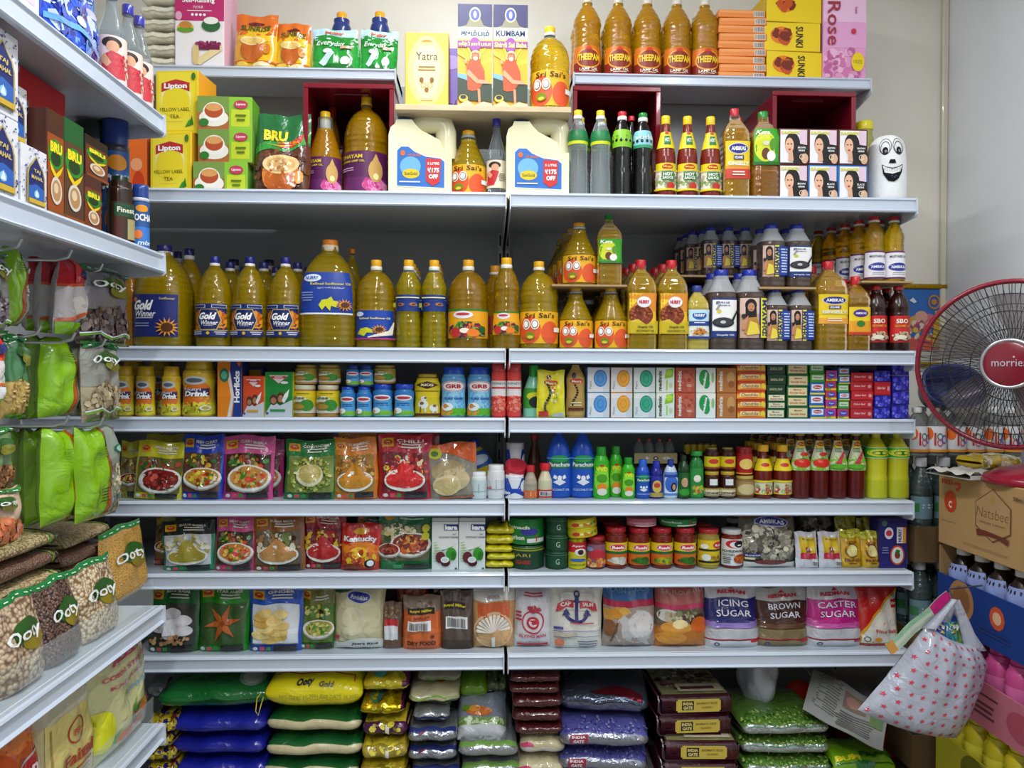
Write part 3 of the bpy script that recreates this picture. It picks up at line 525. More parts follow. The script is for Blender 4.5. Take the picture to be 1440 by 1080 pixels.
GT = [('r', '#8cc63a', .58, 0, 1, 1), ('r', '#c9d832', .62, .1, .96, .62), ('r', '#b06a3a', 0, 0, .58, .5), ('r', '#7a9a4a', 0, .5, .58, 1), ('e', '#f0ece0', .30, .34, .27, .26), ('e', '#f6f4ea', .30, .52, .20, .30), ('e', '#b8502c', .30, .56, .17, .22), ('e', '#e0a060', .30, .66, .15, .12), ('e', '#2f7a2a', .12, .2, .09, .12), ('e', '#c43a5a', .80, .76, .13, .13), ('t', '#ffffff', 'Lipton', .80, .76, .09, .17), ('l', '#5a7a20', .8, .4, .2, 2, .13)]
cx, w, h = at(2, 274, 350, 228, .06); gb = carton(w, h, .07, '#f0c878', GT, 'green_tea_box', side='#6ab02a')
for i, dx in enumerate((-.004, .006, .004)): put(gb if i == 0 else dup(gb, (0, 0, 0)), cx+dx, .06+.004*i, ROW[2]+i*(h+.0005), ['green tea box with teacup picture, bottom of its stack of three', 'green tea box with teacup picture, middle of its stack of three', 'green tea box with teacup picture, top of its stack of three'][i], 'box', 'green tea boxes', (.0, -.03, .03)[i])
BR = [('r', '#1c6a34', 0, .6, 1, 1), ('p', '#2f9a3a', [(0, .5), (.3, .56), (.6, .52), (1, .64), (1, .76), (.6, .62), (.3, .66), (0, .6)]), ('t', '#f4e02a', 'BRU', .38, .72, .13, .44, {'b': .05}), ('p', '#c8301e', [(.4, .60), (.7, .66), (.9, .74), (.86, .64), (.7, .58), (.5, .57)]), ('p', '#f0c82a', [(.2, .62), (.5, .585), (.8, .62), (.5, .60)]), ('t', '#e8a01c', 'Green Label', .62, .64, .035, .4), ('b', ['#6a3a1c', '#4a2410', '#8a5430'], .5, .28, .5, .26, 90, .05), ('e', '#d9802a', .52, .22, .33, .22), ('e', '#b85a14', .52, .18, .28, .17), ('e', '#f2ce90', .52, .36, .32, .12), ('e', '#dcae68', .52, .36, .25, .09), ('b', ['#b87a3c', '#f6dfb4'], .52, .36, .2, .07, 26, .03), ('e', '#e09a40', .84, .2, .08, .08), ('r', '#e8c860', .1, .01, .9, .03)]
one(2, 354, 432, 154, lambda w, h: pouch(w, h, .05, '#5a2f18', BR, seed=12, name='coffee_pouch', back='#1c5a2c'), 'dark green and brown coffee pouch with frothy cup, beside the green tea boxes', 'pouch', .04)
PU = [('r', '#5a1f52', 0, 0, 1, 1), ('r', '#6a2a64', 0, .0, 1, .4), ('t', '#d8c02a', 'IDHAYAM', .26, .88, .09, .46, {'b': .03}), ('t', '#d8c02a', 'DEEPAM LAMP OIL', .28, .77, .05, .5), ('e', '#d85a9a', .72, .22, .24, .16), ('b', ['#e87ab4', '#c83a84', '#f0a0cc'], .72, .2, .22, .14, 30, .07), ('e', '#caa25a', .72, .55, .13, .26), ('p', '#caa25a', [(.64, .72), (.72, .95), (.80, .72)]), ('e', '#f0e2a0', .72, .42, .05, .08), ('l', '#c8a8c8', .2, .6, .3, 2, .05)]
one(2, 433, 481, 158, lambda w, h: bottle(w, h, 'cone', '#c87818', 'o.7', .8, '#f4c51e', .30, .09, ('#f2f0ea', .12), '#5a1f52', PU, (.05, .46), 1.3, name='lamp_oil_bottle', ribs=(.5, .62, 3, .03)), 'shorter purple-labelled lamp oil bottle with white neck, inside the maroon crate', 'bottle', .085, True)
one(2, 484, 546, 137, lambda w, h: bottle(w, h, 'pet', '#c88a1a', 'o.75', .9, '#f4c51e', .24, .07, ('#f2c020', .015), '#5a1f52', PU, (.04, .44), 1.25, name='lamp_oil_bottle'), 'taller purple-labelled lamp oil bottle with yellow cap, inside the maroon crate', 'bottle', .08, True)
one(2, 456, 478, 152, lambda w, h: bottle(w, h, 'slim', '#8a5a20', 'o.6', 1, '#c8323a', .5, .1), 'bottle with a red cap standing behind the shorter purple-labelled oil bottle', 'bottle', .20, True)
one(2, 632, 684, 185, lambda w, h: srisai(w, h, 'cone', .86, (.04, .46), '#f4b81c', cr=.34), 'small golden oil bottle with coconut label between the jugs, yellow shoulder cap', 'bottle', .045, True)
WM = [('r', '#e8dcc0', 0, 0, 1, 1), ('e', '#2a1c18', .42, .82, .26, .12), ('e', '#d9a07a', .44, .74, .16, .12), ('p', '#c42a2e', [(.05, .1), (.1, .5), (.3, .64), (.6, .6), (.5, .3), (.4, .1)]), ('p', '#d9a07a', [(.05, .5), (.2, .62), (.35, .45), (.25, .35)]), ('l', '#8a7a6a', .75, .5, .35, 5, .06)]
VINN = dict(kind='vin', liq='#dfe6ea', lst='x.12', fill=1, cap='#3434a4', cr=.42, ch=.10, n=18, name='glass_bottle')
one(2, 684, 711, 167, lambda w, h: bottle(w, h, label='#e8dcc0', art=WM, lz=(.12, .46), lA=1.2, **VINN), 'slim clear bottle with purple cap and red-dress picture, between the jugs', 'bottle', .05, True)
one(2, 700, 722, 205, lambda w, h: srisai(w, h, 'cone', .86, (.04, .46), '#f4b81c', cr=.34, n=14), 'golden oil bottle with yellow cap half hidden behind the slim clear bottle', 'bottle', .19, True)
G1 = [('r', '#1e7a44', 0, .22, 1, 1), ('r', '#d8e02a', 0, 0, 1, .22)]
series(2, [(798, 826), (829, 858)], 156, lambda w, h: bottle(w, h, 'slim', '#e4ecec', 'x.16', 1, '#f0d024', .42, .06, ('#f2f2ee', .04), None, G1, (.60, .76), 3.14, wrap='#1e7a44', name='vinegar_bottle', ribs=(.06, .56, 9, .03), n=20), lab('clear vinegar bottle with green and yellow band', 2, 'the cream jug'), 'bottle', 'clear vinegar bottles', .035, behind=1, blabel='clear vinegar bottle whose yellow cap shows behind the green-banded pair', jit=.012)
one(2, 860, 888, 158, lambda w, h: bottle(w, h, 'slim', '#0c0a0a', 'c', 1, '#cc2430', .44, .055, ('#f2f2ee', .045), '#8ac62a', [('l', '#5a9a1a', .4, .6, .4, 2, .15), ('r', '#f4f4ee', .72, .4, .86, .8)], (.58, .78), 3.1, name='soda_bottle', ribs=(.06, .5, 8, .03)), 'black soda bottle with lime band and red cap', 'bottle', .035, True)
one(2, 889, 917, 160, lambda w, h: bottle(w, h, 'slim', '#0c0a0a', 'c', 1, '#1e8a3a', .44, .055, ('#f2f2ee', .045), '#8acad8', [('r', '#2f9a6a', 0, 0, 1, .16), ('t', '#e6f4f6', 'soda', .5, .6, .25, .3)], (.58, .78), 3.1, name='soda_bottle', ribs=(.06, .5, 8, .03)), 'black soda bottle with pale blue band and green cap', 'bottle', .035, True)
one(2, 878, 896, 164, lambda w, h: bottle(w, h, 'slim', '#0c0a0a', 'c', 1, '#cc2430', .5, .055), 'black bottle with red cap showing between the two black soda bottles', 'bottle', .11, True)
MGL = [('e', '#c22a26', .5, .86, .2, .1), ('t', '#f6e02a', 'Maggi', .5, .86, .08, .3), ('r', '#e9e2cc', .02, .06, .98, .72), ('b', ['#9ab06a', '#7a8a5a', '#c9b8a0', '#6a7a5a'], .5, .36, .46, .26, 60, .06), ('r', '#2a7a3c', .3, .38, .72, .68), ('t', '#f4f4e8', 'HOT', .5, .58, .12, .3, {'b': .04}), ('t', '#f4f4e8', 'SAUCE', .5, .45, .10, .34, {'b': .04}), ('e', '#c42a22', .6, .16, .14, .12), ('r', '#e8d21e', 0, .0, 1, .06), ('r', '#e8d21e', 0, .72, 1, .76)]
def maggi(w, h):
    return bottle(w, h, 'tallneck', '#7a1e10', 'c', 1, '#f2cc1c', .44, .10, None, '#e8d21e', MGL, (.10, .42), 1.35, name='sauce_bottle', n=22, extra=[('neck_label', .60, .80, 1.4, '#ecd41e', [('r', '#2a7a3c', .36, .2, .66, .75), ('t', '#ffffff', 'HOT', .51, .5, .25, .22), ('e', '#c22a26', .5, .92, .12, .07)])])
series(2, [(921, 949), (951, 980), (984, 1012)], 164, maggi, lab('red sauce bottle with yellow cap and yellow neck label', 3, 'the black soda bottles'), 'bottle', 'red sauce bottles with yellow caps', .035, behind=[0, 1, 0], blabel='red sauce bottle standing behind the second of the three yellow-capped ones', jit=.014)
def sqoil(w, h, liq, cap, lcol, art, lz, nm='oil_bottle', **k): return bottle(w, h, 'sq', liq, 'o.75', k.pop('fill', .88), cap, k.pop('cr', .34), k.pop('ch', .09), k.pop('ring', None), lcol, art, lz, k.pop('lA', .82), p=k.pop('p', 5), n=28, name=nm, **k)
AMB = [('r', '#f0d01e', 0, .32, 1, 1), ('r', '#c83a2a', 0, 0, 1, .26), ('r', '#e8962a', 0, .26, 1, .34), ('e', '#e8e4f0', .5, .80, .40, .15), ('e', '#2a2a8a', .5, .80, .37, .13), ('t', '#ffffff', 'AMBIKAS', .5, .80, .11, .58, {'b': .03}), ('r', '#3a2a6a', .3, .5, .72, .62), ('t', '#ffffff', 'SESAME', .5, .56, .07, .34), ('t', '#e8f0e8', 'GINGELLY', .5, .40, .10, .78, {'b': .04}), ('l', '#f4e8d8', .5, .16, .6, 2, .07)]
one(2, 1013, 1050, 154, lambda w, h: sqoil(w, h, '#c98a2c', '#c4282c', '#f0d01e', AMB, (.22, .62)), 'square amber oil bottle with red cap and yellow blue-oval label, beside the sauce bottles', 'bottle', .035, True)
KER = [('r', '#3aa01e', 0, 0, 1, 1), ('e', '#d8e02a', .4, .5, .38, .42), ('t', '#ffffff', 'Kera', .34, .88, .14, .5, {'s': .2, 'b': .02}), ('e', '#6a3a1c', .42, .3, .16, .16), ('e', '#f4f4ea', .62, .24, .16, .14), ('e', '#5a9a2a', .68, .55, .12, .16), ('e', '#e8e6d0', .42, .58, .12, .06), ('r', '#1c6a1c', 0, 0, 1, .08)]
one(2, 1051, 1092, 158, lambda w, h: sqoil(w, h, '#8a5a22', '#1e8a34', '#3aa01e', KER, (.38, .78), fill=1), 'square brown oil bottle with green cap and green coconut label', 'bottle', .036, True)
one(2, 1030, 1046, 166, lambda w, h: bottle(w, h, 'sq', '#b8781e', 'o.6', 1, '#c4282c', .5, .1), 'red-capped bottle hidden behind the square amber oil bottle', 'bottle', .12, True)
def lady(cu, cv, s, asp, hair='#16100e'):
    return [('e', hair, cu+.02*s, cv+.06*s, .30*s, .36*s*asp), ('p', hair, [(cu, cv+.1*s), (cu+.62*s, cv+.02*s), (cu+.66*s, cv-.5*s), (cu+.1*s, cv-.62*s), (cu-.1*s, cv-.3*s)]), ('e', '#e8b898', cu-.10*s, cv, .17*s, .25*s*asp), ('e', '#2a1a16', cu-.16*s, cv+.05*s, .035*s, .02*s*asp), ('e', '#2a1a16', cu-.03*s, cv+.05*s, .035*s, .02*s*asp), ('e', '#b82a34', cu-.10*s, cv-.13*s, .05*s, .03*s*asp), ('p', '#e0ac8c', [(cu-.12*s, cv-.2*s), (cu+.02*s, cv-.2*s), (cu+.06*s, cv-.5*s), (cu-.14*s, cv-.5*s)])]
def eagles(edge, word):
    return [('r', '#f0eef0', .05, .05, .95, .96), ('r', '#e2c8d8', .7, .5, .95, .96)]+lady(.44, .52, .86, 1)+[('t', '#e0d84a', "EAGLE'S", .38, .88, .08, .62, {'b': .05}), ('t', '#ffffff', word, .76, .46, .05, .26), ('t', '#ffffff', 'HENNA', .76, .38, .05, .22), ('e', '#d8ae90', .86, .16, .12, .14), ('o', '#e8d8c0', .76, .2, .08, .08, .02)]
cx, w, h = at(2, 1094, 1136, 231, .035); cxs = [at(2, a, b, 231, .035)[0] for a, b in ((1094, 1136), (1136, 1177), (1178, 1219))]; w -= .001; h -= .0006
eb, ek = carton(w, h, .07, '#5a2a2a', eagles('', 'BROWN'), 'hair_colour_box'), carton(w, h, .07, '#2f7ac0', eagles('', 'BLACK'), 'hair_colour_box')
ub = [0, 0]
for r_ in range(2):
    for c_ in range(3):
        k_ = 1 if (r_ == 0 and c_ > 0) else 0; src = (eb, ek)[k_]; o = src if not ub[k_] else dup(src, (0, 0, 0)); ub[k_] = 1
        put(o, cxs[c_], .036+.0008*r_, ROW[2]+r_*(h+.0006), f'{["brown-edged", "blue-edged"][k_]} hair colour box with dark-haired woman, {["lower", "upper"][r_]} tier, {ORD[c_]} from the green-labelled bottle', 'box', 'hair colour boxes')
one(2, 1202, 1226, 172, lambda w, h: bottle(w, h, 'jar', '#9a9a4a', 'c', 1, '#d8c82a', .95, .10, None, '#b8b06a', [('l', '#4a7a2a', .5, .7, .6, 3, .2)], (.15, .7)), 'jar with yellow lid peeping out behind the hair colour boxes', 'jar', .12, True)
def gourd(w, h):
    pr = smooth([(w*.30, 0), (w*.44, h*.03), (w*.50, h*.12), (w*.50, h*.45), (w*.47, h*.75), (w*.40, h*.90), (w*.22, h*.985), (.002, h)], 4)
    mb = MB(); m, nt, b = _new('chalky_white'); b.inputs['Base Color'].default_value = lin('#eceded'); b.inputs['Roughness'].default_value = .8; _bump(nt, b, 'noise', 60, .5, .003)
    mb.lathe(pr, m, 36); K = '#1c1c22'
    def fn(u, v, o): t = (u-.5)*2*1.15-.12; z = v*h; r = interp(pr, z)+o+.0004; return (r*sin(t), -r*cos(t), z)
    a = []
    for s_ in (-1, 1):
        u = .47+s_*.155
        a += [('o', K, u, .77, .11, .10, .012), ('e', K, u+.02*s_*0, .735, .065, .05), ('e', '#8a8a90', u+.01, .725, .03, .022), ('o', K, u, .80, .145, .115, .01)]
    a += [('p', '#f1f1f1', [(.2, .84), (.74, .84), (.74, .80), (.2, .80)])][:0]
    a += [('p', K, [(.42, .60), (.52, .60), (.55, .55), (.47, .545), (.39, .55)]), ('p', K, [(.25, .54), (.28, .40), (.38, .30), (.50, .285), (.60, .33), (.68, .42), (.71, .54), (.6, .50), (.47, .48), (.35, .50)]), ('p', '#eeeeee', [(.27, .52), (.31, .42), (.47, .395), (.64, .43), (.69, .52), (.6, .49), (.47, .465), (.35, .49)])]
    a += [('r', K, .30+i*.033, .42+.004*abs(i-5), .304+i*.033, .49) for i in range(11)]+[('b', [K, '#55555c'], .47, .345, .12, .03, 20, .02)]
    mb.art(a, fn, 2*1.15*w/2/h, 'r', 12, 10, .0002, .0002)
    return mb.build('painted_gourd')
one(2, 1220, 1271, 192, gourd, 'chalky white gourd painted with a grinning face at the shelf end', 'gourd', .04, True)
mb = MB(); _g = P(1240, 191, .065)
# ------------------------------------------------------------------ row 3: cooking oils
def sunflower(u, v, r, asp):
    out = [('p', ('#f0a81c', '#e8901a')[k % 2], [(u+r*.4*cos(a-.3), v+r*.4*sin(a-.3)*asp), (u+r*cos(a), v+r*sin(a)*asp), (u+r*.4*cos(a+.3), v+r*.4*sin(a+.3)*asp)]) for k, a in enumerate([k*2*PI/14 for k in range(14)])]
    return out[:]+[('e', '#5a2f10', u, v, r*.45, r*.45*asp)]
GWB = [('e', '#e8821c', .1, .88, .05, .05), ('t', '#ffffff', 'Gold', .28, .74, .24, .40, {'s': .3, 'b': .05}), ('t', '#f0f0f4', 'Winner', .33, .54, .15, .46, {'s': .2, 'b': .02}), ('r', '#c9ccd8', .1, .43, .5, .45), ('l', '#8a90b8', .26, .3, .36, 2, .06), ('t', '#c8b878', 'Sunflower', .78, .9, .06, .3)]+sunflower(.78, .22, .24, 1)
def clip01(a): return a
one(3, 192, 270, 345, lambda w, h: bottle(w, h, 'pearl', '#e6b012', 'o.8', .93, '#25246a', .26, .065, ('#ececec', .05), '#1d2a70', [x for x in GWB], (.10, .50), .80, p=2.6, ribs=(.56, .68, 4, .02), name='oil_bottle', lname='label'), 'largest golden oil bottle with navy sunflower label, beside the hanging packs', 'bottle', .03, True)
for i, (x0, x1, yt, Y) in enumerate(((244, 288, 350, .155), (232, 268, 354, .27))):
    one(3, x0, x1, yt, lambda w, h: bottle(w, h, 'pearl', '#d8a212', 'o.7', .9, '#25246a', .3, .07, ('#ececec', .04), n=16, name='oil_bottle'), ['golden oil bottle with navy cap just behind the largest one', 'golden oil bottle with navy cap furthest behind the largest one'][i], 'bottle', Y, True)
one(3, 172, 196, 378, lambda w, h: bottle(w, h, 'slim', '#8a5a14', 'o.6', 1, '#b8862a', .4, .08, n=16, name='oil_bottle'), 'dark amber bottle peeping out beside the largest golden oil bottle', 'bottle', .05, True)
GW = [('b', ['#e8941c', '#d9760f', '#b3510c'], .14, .5, .12, .3, 26, .07, 3), ('b', ['#e8941c', '#d9760f', '#b3510c'], .86, .5, .12, .3, 26, .07, 4), ('r', '#c8d0e0', .02, .87, .42, .97), ('r', '#c8d0e0', .58, .87, .98, .97), ('r', '#1b2a6b', .04, .885, .40, .955), ('r', '#1b2a6b', .6, .885, .96, .955), ('p', '#c8b060', [(.28, .2), (.72, .2), (.84, .5), (.72, .84), (.28, .84), (.16, .5)]), ('p', '#16245f', [(.30, .22), (.70, .22), (.81, .5), (.70, .82), (.30, .82), (.19, .5)]), ('t', '#ffffff', 'Gold', .47, .62, .22, .42, {'b': .05, 's': .3}), ('t', '#f0f0f4', 'Winner', .52, .42, .14, .44, {'s': .2, 'b': .02}), ('r', '#c9ccd8', .38, .32, .62, .335), ('r', '#1b2a6b', 0, 0, 1, .18), ('r', '#c8b060', 0, .18, 1, .2), ('l', '#c8ccd8', .2, .12, .3, 2, .06), ('l', '#c8ccd8', .8, .12, .3, 2, .06), ('e', '#d8b43a', .5, .1, .04, .05)]
series(3, [(277, 327), (327, 376), (377, 426)], 361, lambda w, h: bottle(w, h, 'pearl', '#e8b214', 'o.8', .90, '#2b2a86', .26, .075, ('#ececec', .045), '#1b2a6b', GW, (.12, .47), .98, ribs=(.5, .62, 4, .025), name='oil_bottle'), lab('golden oil bottle with navy hexagon label', 3, 'the largest bottle with the sunflower label'), 'bottle', 'golden oil bottles with navy hexagon labels', .035, behind=3, blabel='golden oil bottle with navy cap behind the three hexagon-labelled bottles', jit=.008)
def tallcap(w, h): return bottle(w, h, 'pearl', '#b8901c', 'o.6', .9, '#26254f', .3, .07, ('#e4e4e4', .04), n=16, name='oil_bottle')
series(3, [(305, 352), (354, 402)], 365, tallcap, ['taller dark-capped oil bottle at the back between first two hexagon-labelled bottles', 'taller dark-capped oil bottle at the back between last two hexagon-labelled bottles'], 'bottle', 'dark-capped oil bottles at the back', .28)
NB = [('r', '#f0f0ea', .0, .0, 1, .04), ('e', '#dce8f4', .26, .86, .17, .09), ('t', '#1d4fa8', 'NURRY', .26, .86, .08, .24, {'b': .03}), ('t', '#e8d23a', 'Refined Sunflower Oil', .60, .72, .06, .70, {'b': .01}), ('t', '#dfe4f4', 'زيت عباد الشمس', .6, .62, .05, .46), ('l', '#7f92c8', .2, .5, .24, 4, .06), ('p', '#d8d82a', [(.40, .22), (.46, .34), (.56, .36), (.62, .42), (.66, .32), (.74, .3), (.70, .16), (.62, .2), (.6, .08), (.52, .2), (.46, .1)])]+sunflower(.83, .22, .15, 1)
one(3, 425, 503, 338, lambda w, h: bottle(w, h, 'pearl', '#dcae14', 'o.8', .94, '#f08a1c', .28, .05, ('#ecd9b8', .06), '#1d3f9a', NB, (.30, .68), .95, p=3.2, ribs=(.10, .25, 3, .015), name='oil_jug'), 'biggest square oil bottle with orange cap and blue sunflower label', 'bottle', .03, True)
one(3, 480, 510, 350, lambda w, h: bottle(w, h, 'pearl', '#dcae14', 'o.8', .94, '#f08a1c', .3, .05, n=16, name='oil_jug'), 'orange-capped oil bottle behind the biggest square one', 'bottle', .17, True)
NS = [('e', '#e8ecf4', .16, .88, .12, .08), ('t', '#f0e88a', 'Refined Sunflower Oil', .52, .73, .07, .7), ('p', '#d8d82a', [(.10, .2), (.2, .38), (.36, .42), (.48, .34), (.5, .22), (.36, .24), (.3, .12)])]+sunflower(.62, .34, .18, 1)+[('r', '#c83a6a', 0, 0, 1, .05), ('p', '#ece4d0', [(.8, .3), (.92, .6), (.95, .6), (.9, .16), (.4, .06), (.4, .1)])]
PEA = dict(kind='pet', lst='o.8', fill=.90, cap='#f5b21a', cr=.27, ch=.075, ring=('#f2efe6', .045))
one(3, 501, 557, 366, lambda w, h: bottle(w, h, liq='#e8a816', label='#1f46a8', art=NS, lz=(.10, .42), lA=1.15, ribs=(.44, .58, 4, .025), name='oil_bottle', **PEA), 'rounded golden oil bottle with blue sunflower label beside the biggest square bottle', 'bottle', .035, True)
N1 = sunflower(.3, .4, .13, 1)+sunflower(.66, .4, .13, 1)+[('r', '#f0e88a', .2, .78, .8, .84), ('r', '#d8d82a', .08, .22, .2, .5)]
series(3, [(557, 592), (593, 628)], 366, lambda w, h: bottle(w, h, 'slim', '#e2c414', 'o.8', .86, '#f5b21a', .40, .075, ('#f2efe6', .045), '#1c3a86', N1, (.42, .60), 1.35, ribs=(.05, .40, 6, .05), name='oil_bottle'), ['slim ribbed yellow oil bottle nearer the big blue-labelled ones', 'slim ribbed yellow oil bottle nearer the fruit-labelled ones'], 'bottle', 'slim ribbed yellow oil bottles', .035, behind=3, blabel='slim yellow oil bottle standing behind the slim ribbed pair', gap=1.1)
NV = [('r', '#3a7a2a', 0, .93, 1, 1), ('e', '#e8e8ee', .40, .80, .20, .13), ('e', '#c83a4a', .40, .82, .14, .05), ('t', '#e8c03a', 'VEGETABLE OIL', .6, .6, .07, .6), ('b', ['#c42a22', '#2f8a2a', '#e8761c', '#7ab02a', '#5a1a3a'], .5, .28, .34, .18, 50, .09), ('e', '#c4302c', .26, .2, .11, .17), ('e', '#f4e8d8', .44, .26, .09, .09), ('e', '#ea7a1c', .6, .18, .12, .13), ('e', '#1f5a22', .78, .3, .08, .12)]
one(3, 630, 687, 366, lambda w, h: bottle(w, h, liq='#d08c1c', label='#f0a81c', art=NV, lz=(.12, .44), lA=1.25, ribs=(.46, .62, 4, .02), name='oil_bottle', **PEA), 'wide amber oil bottle with orange fruit and vegetable label', 'bottle', .035, True)
one(3, 693, 731, 363, lambda w, h: bottle(w, h, 'slim', '#c8901c', 'o.8', .92, '#f5b21a', .40, .075, ('#f2efe6', .045), '#f0a81c', NV, (.16, .41), 1.3, ribs=(.46, .78, 6, .06), name='oil_bottle'), 'narrow ribbed amber oil bottle with orange fruit and vegetable label', 'bottle', .035, True)
one(3, 679, 713, 374, lambda w, h: bottle(w, h, 'slim', '#b87a1c', 'o.7', .92, '#f0a01c', .42, .08, ('#f2efe6', .03), '#a03a28', [], (.2, .4), n=16, name='oil_bottle'), 'amber bottle with orange cap behind and between the two fruit-labelled ones', 'bottle', .13, True)
one(3, 730, 785, 368, lambda w, h: srisai(w, h, 'pet', .9, (.07, .42), '#f5b81a'), 'wide golden oil bottle with orange coconut label standing at the shelf joint', 'bottle', .035, True)
so = series(3, [(786, 833), (834, 883)], 404, lambda w, h: srisai(w, h, 'cone', .88, (.04, .46), '#f0b41c', cr=.34), ['coneshouldered coconut-label oil bottle under the small board, nearer the shelf joint', 'coneshouldered coconut-label oil bottle under the small board, nearer red-capped bottles'], 'bottle', 'coconut-label oil bottles under the small board', .035, behind=2, blabel='coconut-label oil bottle standing behind the pair under the small board')
for o in so:
    if 'cone' in o['label'][:4]: o['label'] = o['label'].replace('coneshouldered', 'sloping')
def board(x0, x1, y, Y0, Y1, lb):
    z = P((x0+x1)/2, y, Y0).z; a, b = P(x0, y, Y0).x, P(x1, y, Y0).x; mb = MB(); mb.box(a, b, Y0, Y1, z-.005, z, wallmat('#a98a5c', '#b99a6a', 'board_brown'), .0005); tag(mb.build('wooden_board'), lb, 'board', 'thin boards between stacked bottles'); return z+.0003
z1 = board(776, 882, 400, .03, .37, 'thin brown board on the coconut-label oil bottles')
series(3, [(790, 838)], 314, lambda w, h: srisai(w, h, 'cone', .88, (.04, .46), '#f0a41c', cr=.34), ['sloping coconut-label oil bottle on top of the thin brown board'], 'bottle', None, .04, z=z1, behind=4, blabel='coconut-label oil bottle receding behind the one on the thin board', jit=-.006, gap=.9)
one(3, 838, 873, 303, lambda w, h: sqoil(w, h, '#c99a4a', '#1e8a34', '#3aa01e', KER, (.30, .64), fill=1), 'tall oil bottle with green cap and green coconut label on the thin board', 'bottle', .04, True, z=z1)
# support for what stands on the board is the pair of bottles below; red capped square bottles
NR = [('r', '#e8922a', 0, .55, 1, 1), ('p', '#f4d23a', [(0, .6), (.5, .98), (.2, 1), (0, 1)]), ('e', '#7a2a12', .42, .46, .44, .26), ('b', ['#8a3a1a', '#5a1c0c', '#a85a2a'], .42, .5, .38, .2, 60, .05), ('p', '#c8b01c', [(0, 0), (1, 0), (1, .32), (.6, .22), (.3, .36), (0, .3)]), ('e', '#d8d8dc', .52, .78, .26, .14), ('e', '#f4f4f4', .52, .78, .24, .125), ('t', '#d02a3a', 'NURRY', .52, .78, .09, .38, {'b': .05}), ('t', '#3a4a1a', 'Gingelly Oil', .55, .16, .07, .5), ('t', '#3a4a1a', 'GROUNDNUT OIL', .55, .07, .05, .6)]
series(3, [(880, 921), (923, 964)], 366, lambda w, h: sqoil(w, h, '#e0a41e', '#cc2028', '#f0c01c', NR, (.18, .62), fill=.9, ch=.10, cr=.36), ['square golden oil bottle with red cap and nut-bowl label, nearer the small board', 'square golden oil bottle with red cap and nut-bowl label, nearer the milky bottle'], 'bottle', 'square red-capped oil bottles', .035, behind=4, blabel='square red-capped oil bottle behind the front pair', gap=.95, jit=-.004)
NM = [('r', '#c8e8f4', .0, .62, 1, 1), ('e', '#1d5fb0', .5, .80, .34, .15), ('t', '#ffffff', 'NURRY', .5, .8, .09, .5, {'b': .04}), ('r', '#1d3f8a', .02, .45, .98, .6), ('l', '#ffffff', .5, .54, .7, 1, .05), ('b', ['#c8781c', '#8a4a1a', '#e8a83a'], .5, .25, .4, .12, 40, .06), ('r', '#2a3a8a', 0, 0, 1, .08)]
one(3, 964, 995, 402, lambda w, h: bottle(w, h, 'sq', '#c8ba6a', 'o.5', .92, '#2a3a8a', .42, .10, None, '#dfe8e4', NM, (.18, .62), .85, p=4, name='oil_bottle', n=24), 'small milky yellow oil bottle with dark blue cap and pale blue label', 'bottle', .035, True)
IDP = [('r', '#f4f4f0', .05, .17, .96, .95), ('t', '#2a3a8a', 'இதயம்', .42, .88, .08, .5, {'b': .03}), ('t', '#2a3a8a', 'SESAME OIL', .5, .81, .03, .4), ('e', '#d8c84a', .28, .66, .08, .05), ('r', '#9a9a94', .16, .70, .24, .84, .1), ('e', '#1c1c20', .44, .38, .38, .13), ('e', '#3a3a40', .44, .40, .34, .10), ('p', '#1a1a1e', [(.70, .42), (.93, .72), (.97, .70), (.77, .38)]), ('e', '#c8ccd0', .42, .39, .10, .04), ('t', '#e8e8f0', 'Gingelly Oil', .5, .06, .05, .6)]
def idlady(): return [('r', '#c9a08c', 0, 0, .72, 1), ('r', '#e0c0b0', 0, .6, .72, 1)]+[('e', '#14100e', .40, .82, .22, .16), ('p', '#14100e', [(.2, .85), (.6, .85), (.62, .5), (.2, .5)]), ('e', '#c98a68', .40, .77, .13, .11), ('e', '#2a1a16', .35, .79, .02, .01), ('e', '#2a1a16', .45, .79, .02, .01), ('e', '#a83038', .40, .71, .045, .014), ('p', '#b8863a', [(.16, .1), (.24, .5), (.6, .52), (.72, .3), (.72, .1)]), ('p', '#e8d24a', [(.24, .06), (.36, .42), (.62, .36), (.72, .1)]), ('p', '#c98a68', [(.08, .2), (.14, .44), (.30, .56), (.28, .44), (.22, .2)]), ('e', '#24201f', .16, .54, .08, .06), ('r', '#e8e02a', .74, 0, 1, 1), ('t', '#1d2a7a', 'IDHAYAM', .87, .5, .18, .90, {'a': 1.5708, 'b': .04})]
def idh(w, h, art, lcol='#1d3a7a', lz=(.16, .64), n=24, capc='#2334a8'): return bottle(w, h, 'milk', '#5e4c42', 'o.3', .72, capc, .50, .085, None, lcol, art, lz, .86, p=3.6, neck='#eef1f4', name='sesame_oil_bottle', n=n, lname='label')
def fixw(a, k): return [(('t', t[1], t[2], t[3], t[4], t[5], t[6]*k) + tuple(t[7:])) if (t[0] == 't' and len(t) > 7 and 'a' in t[7]) else t for t in a]
IDL = fixw(idlady(), 1.0)
o_ = series(3, [(994, 1033)], 380, lambda w, h: idh(w, h, IDP), ['tall sesame oil bottle with frying pan label, beside the milky yellow bottle'], 'bottle', None, .035, behind=1, blabel='sesame oil bottle hidden behind the tall frying pan one')
o_ = series(3, [(1034, 1072)], 380, lambda w, h: idh(w, h, IDL), ['tall sesame oil bottle with woman picture label, beside the frying pan one'], 'bottle', None, .035, behind=1, blabel='sesame oil bottle hidden behind the tall one with a woman picture')
IDB = [('r', '#e8e02a', 0, 0, 1, .03), ('r', '#e8e02a', 0, .97, 1, 1)]
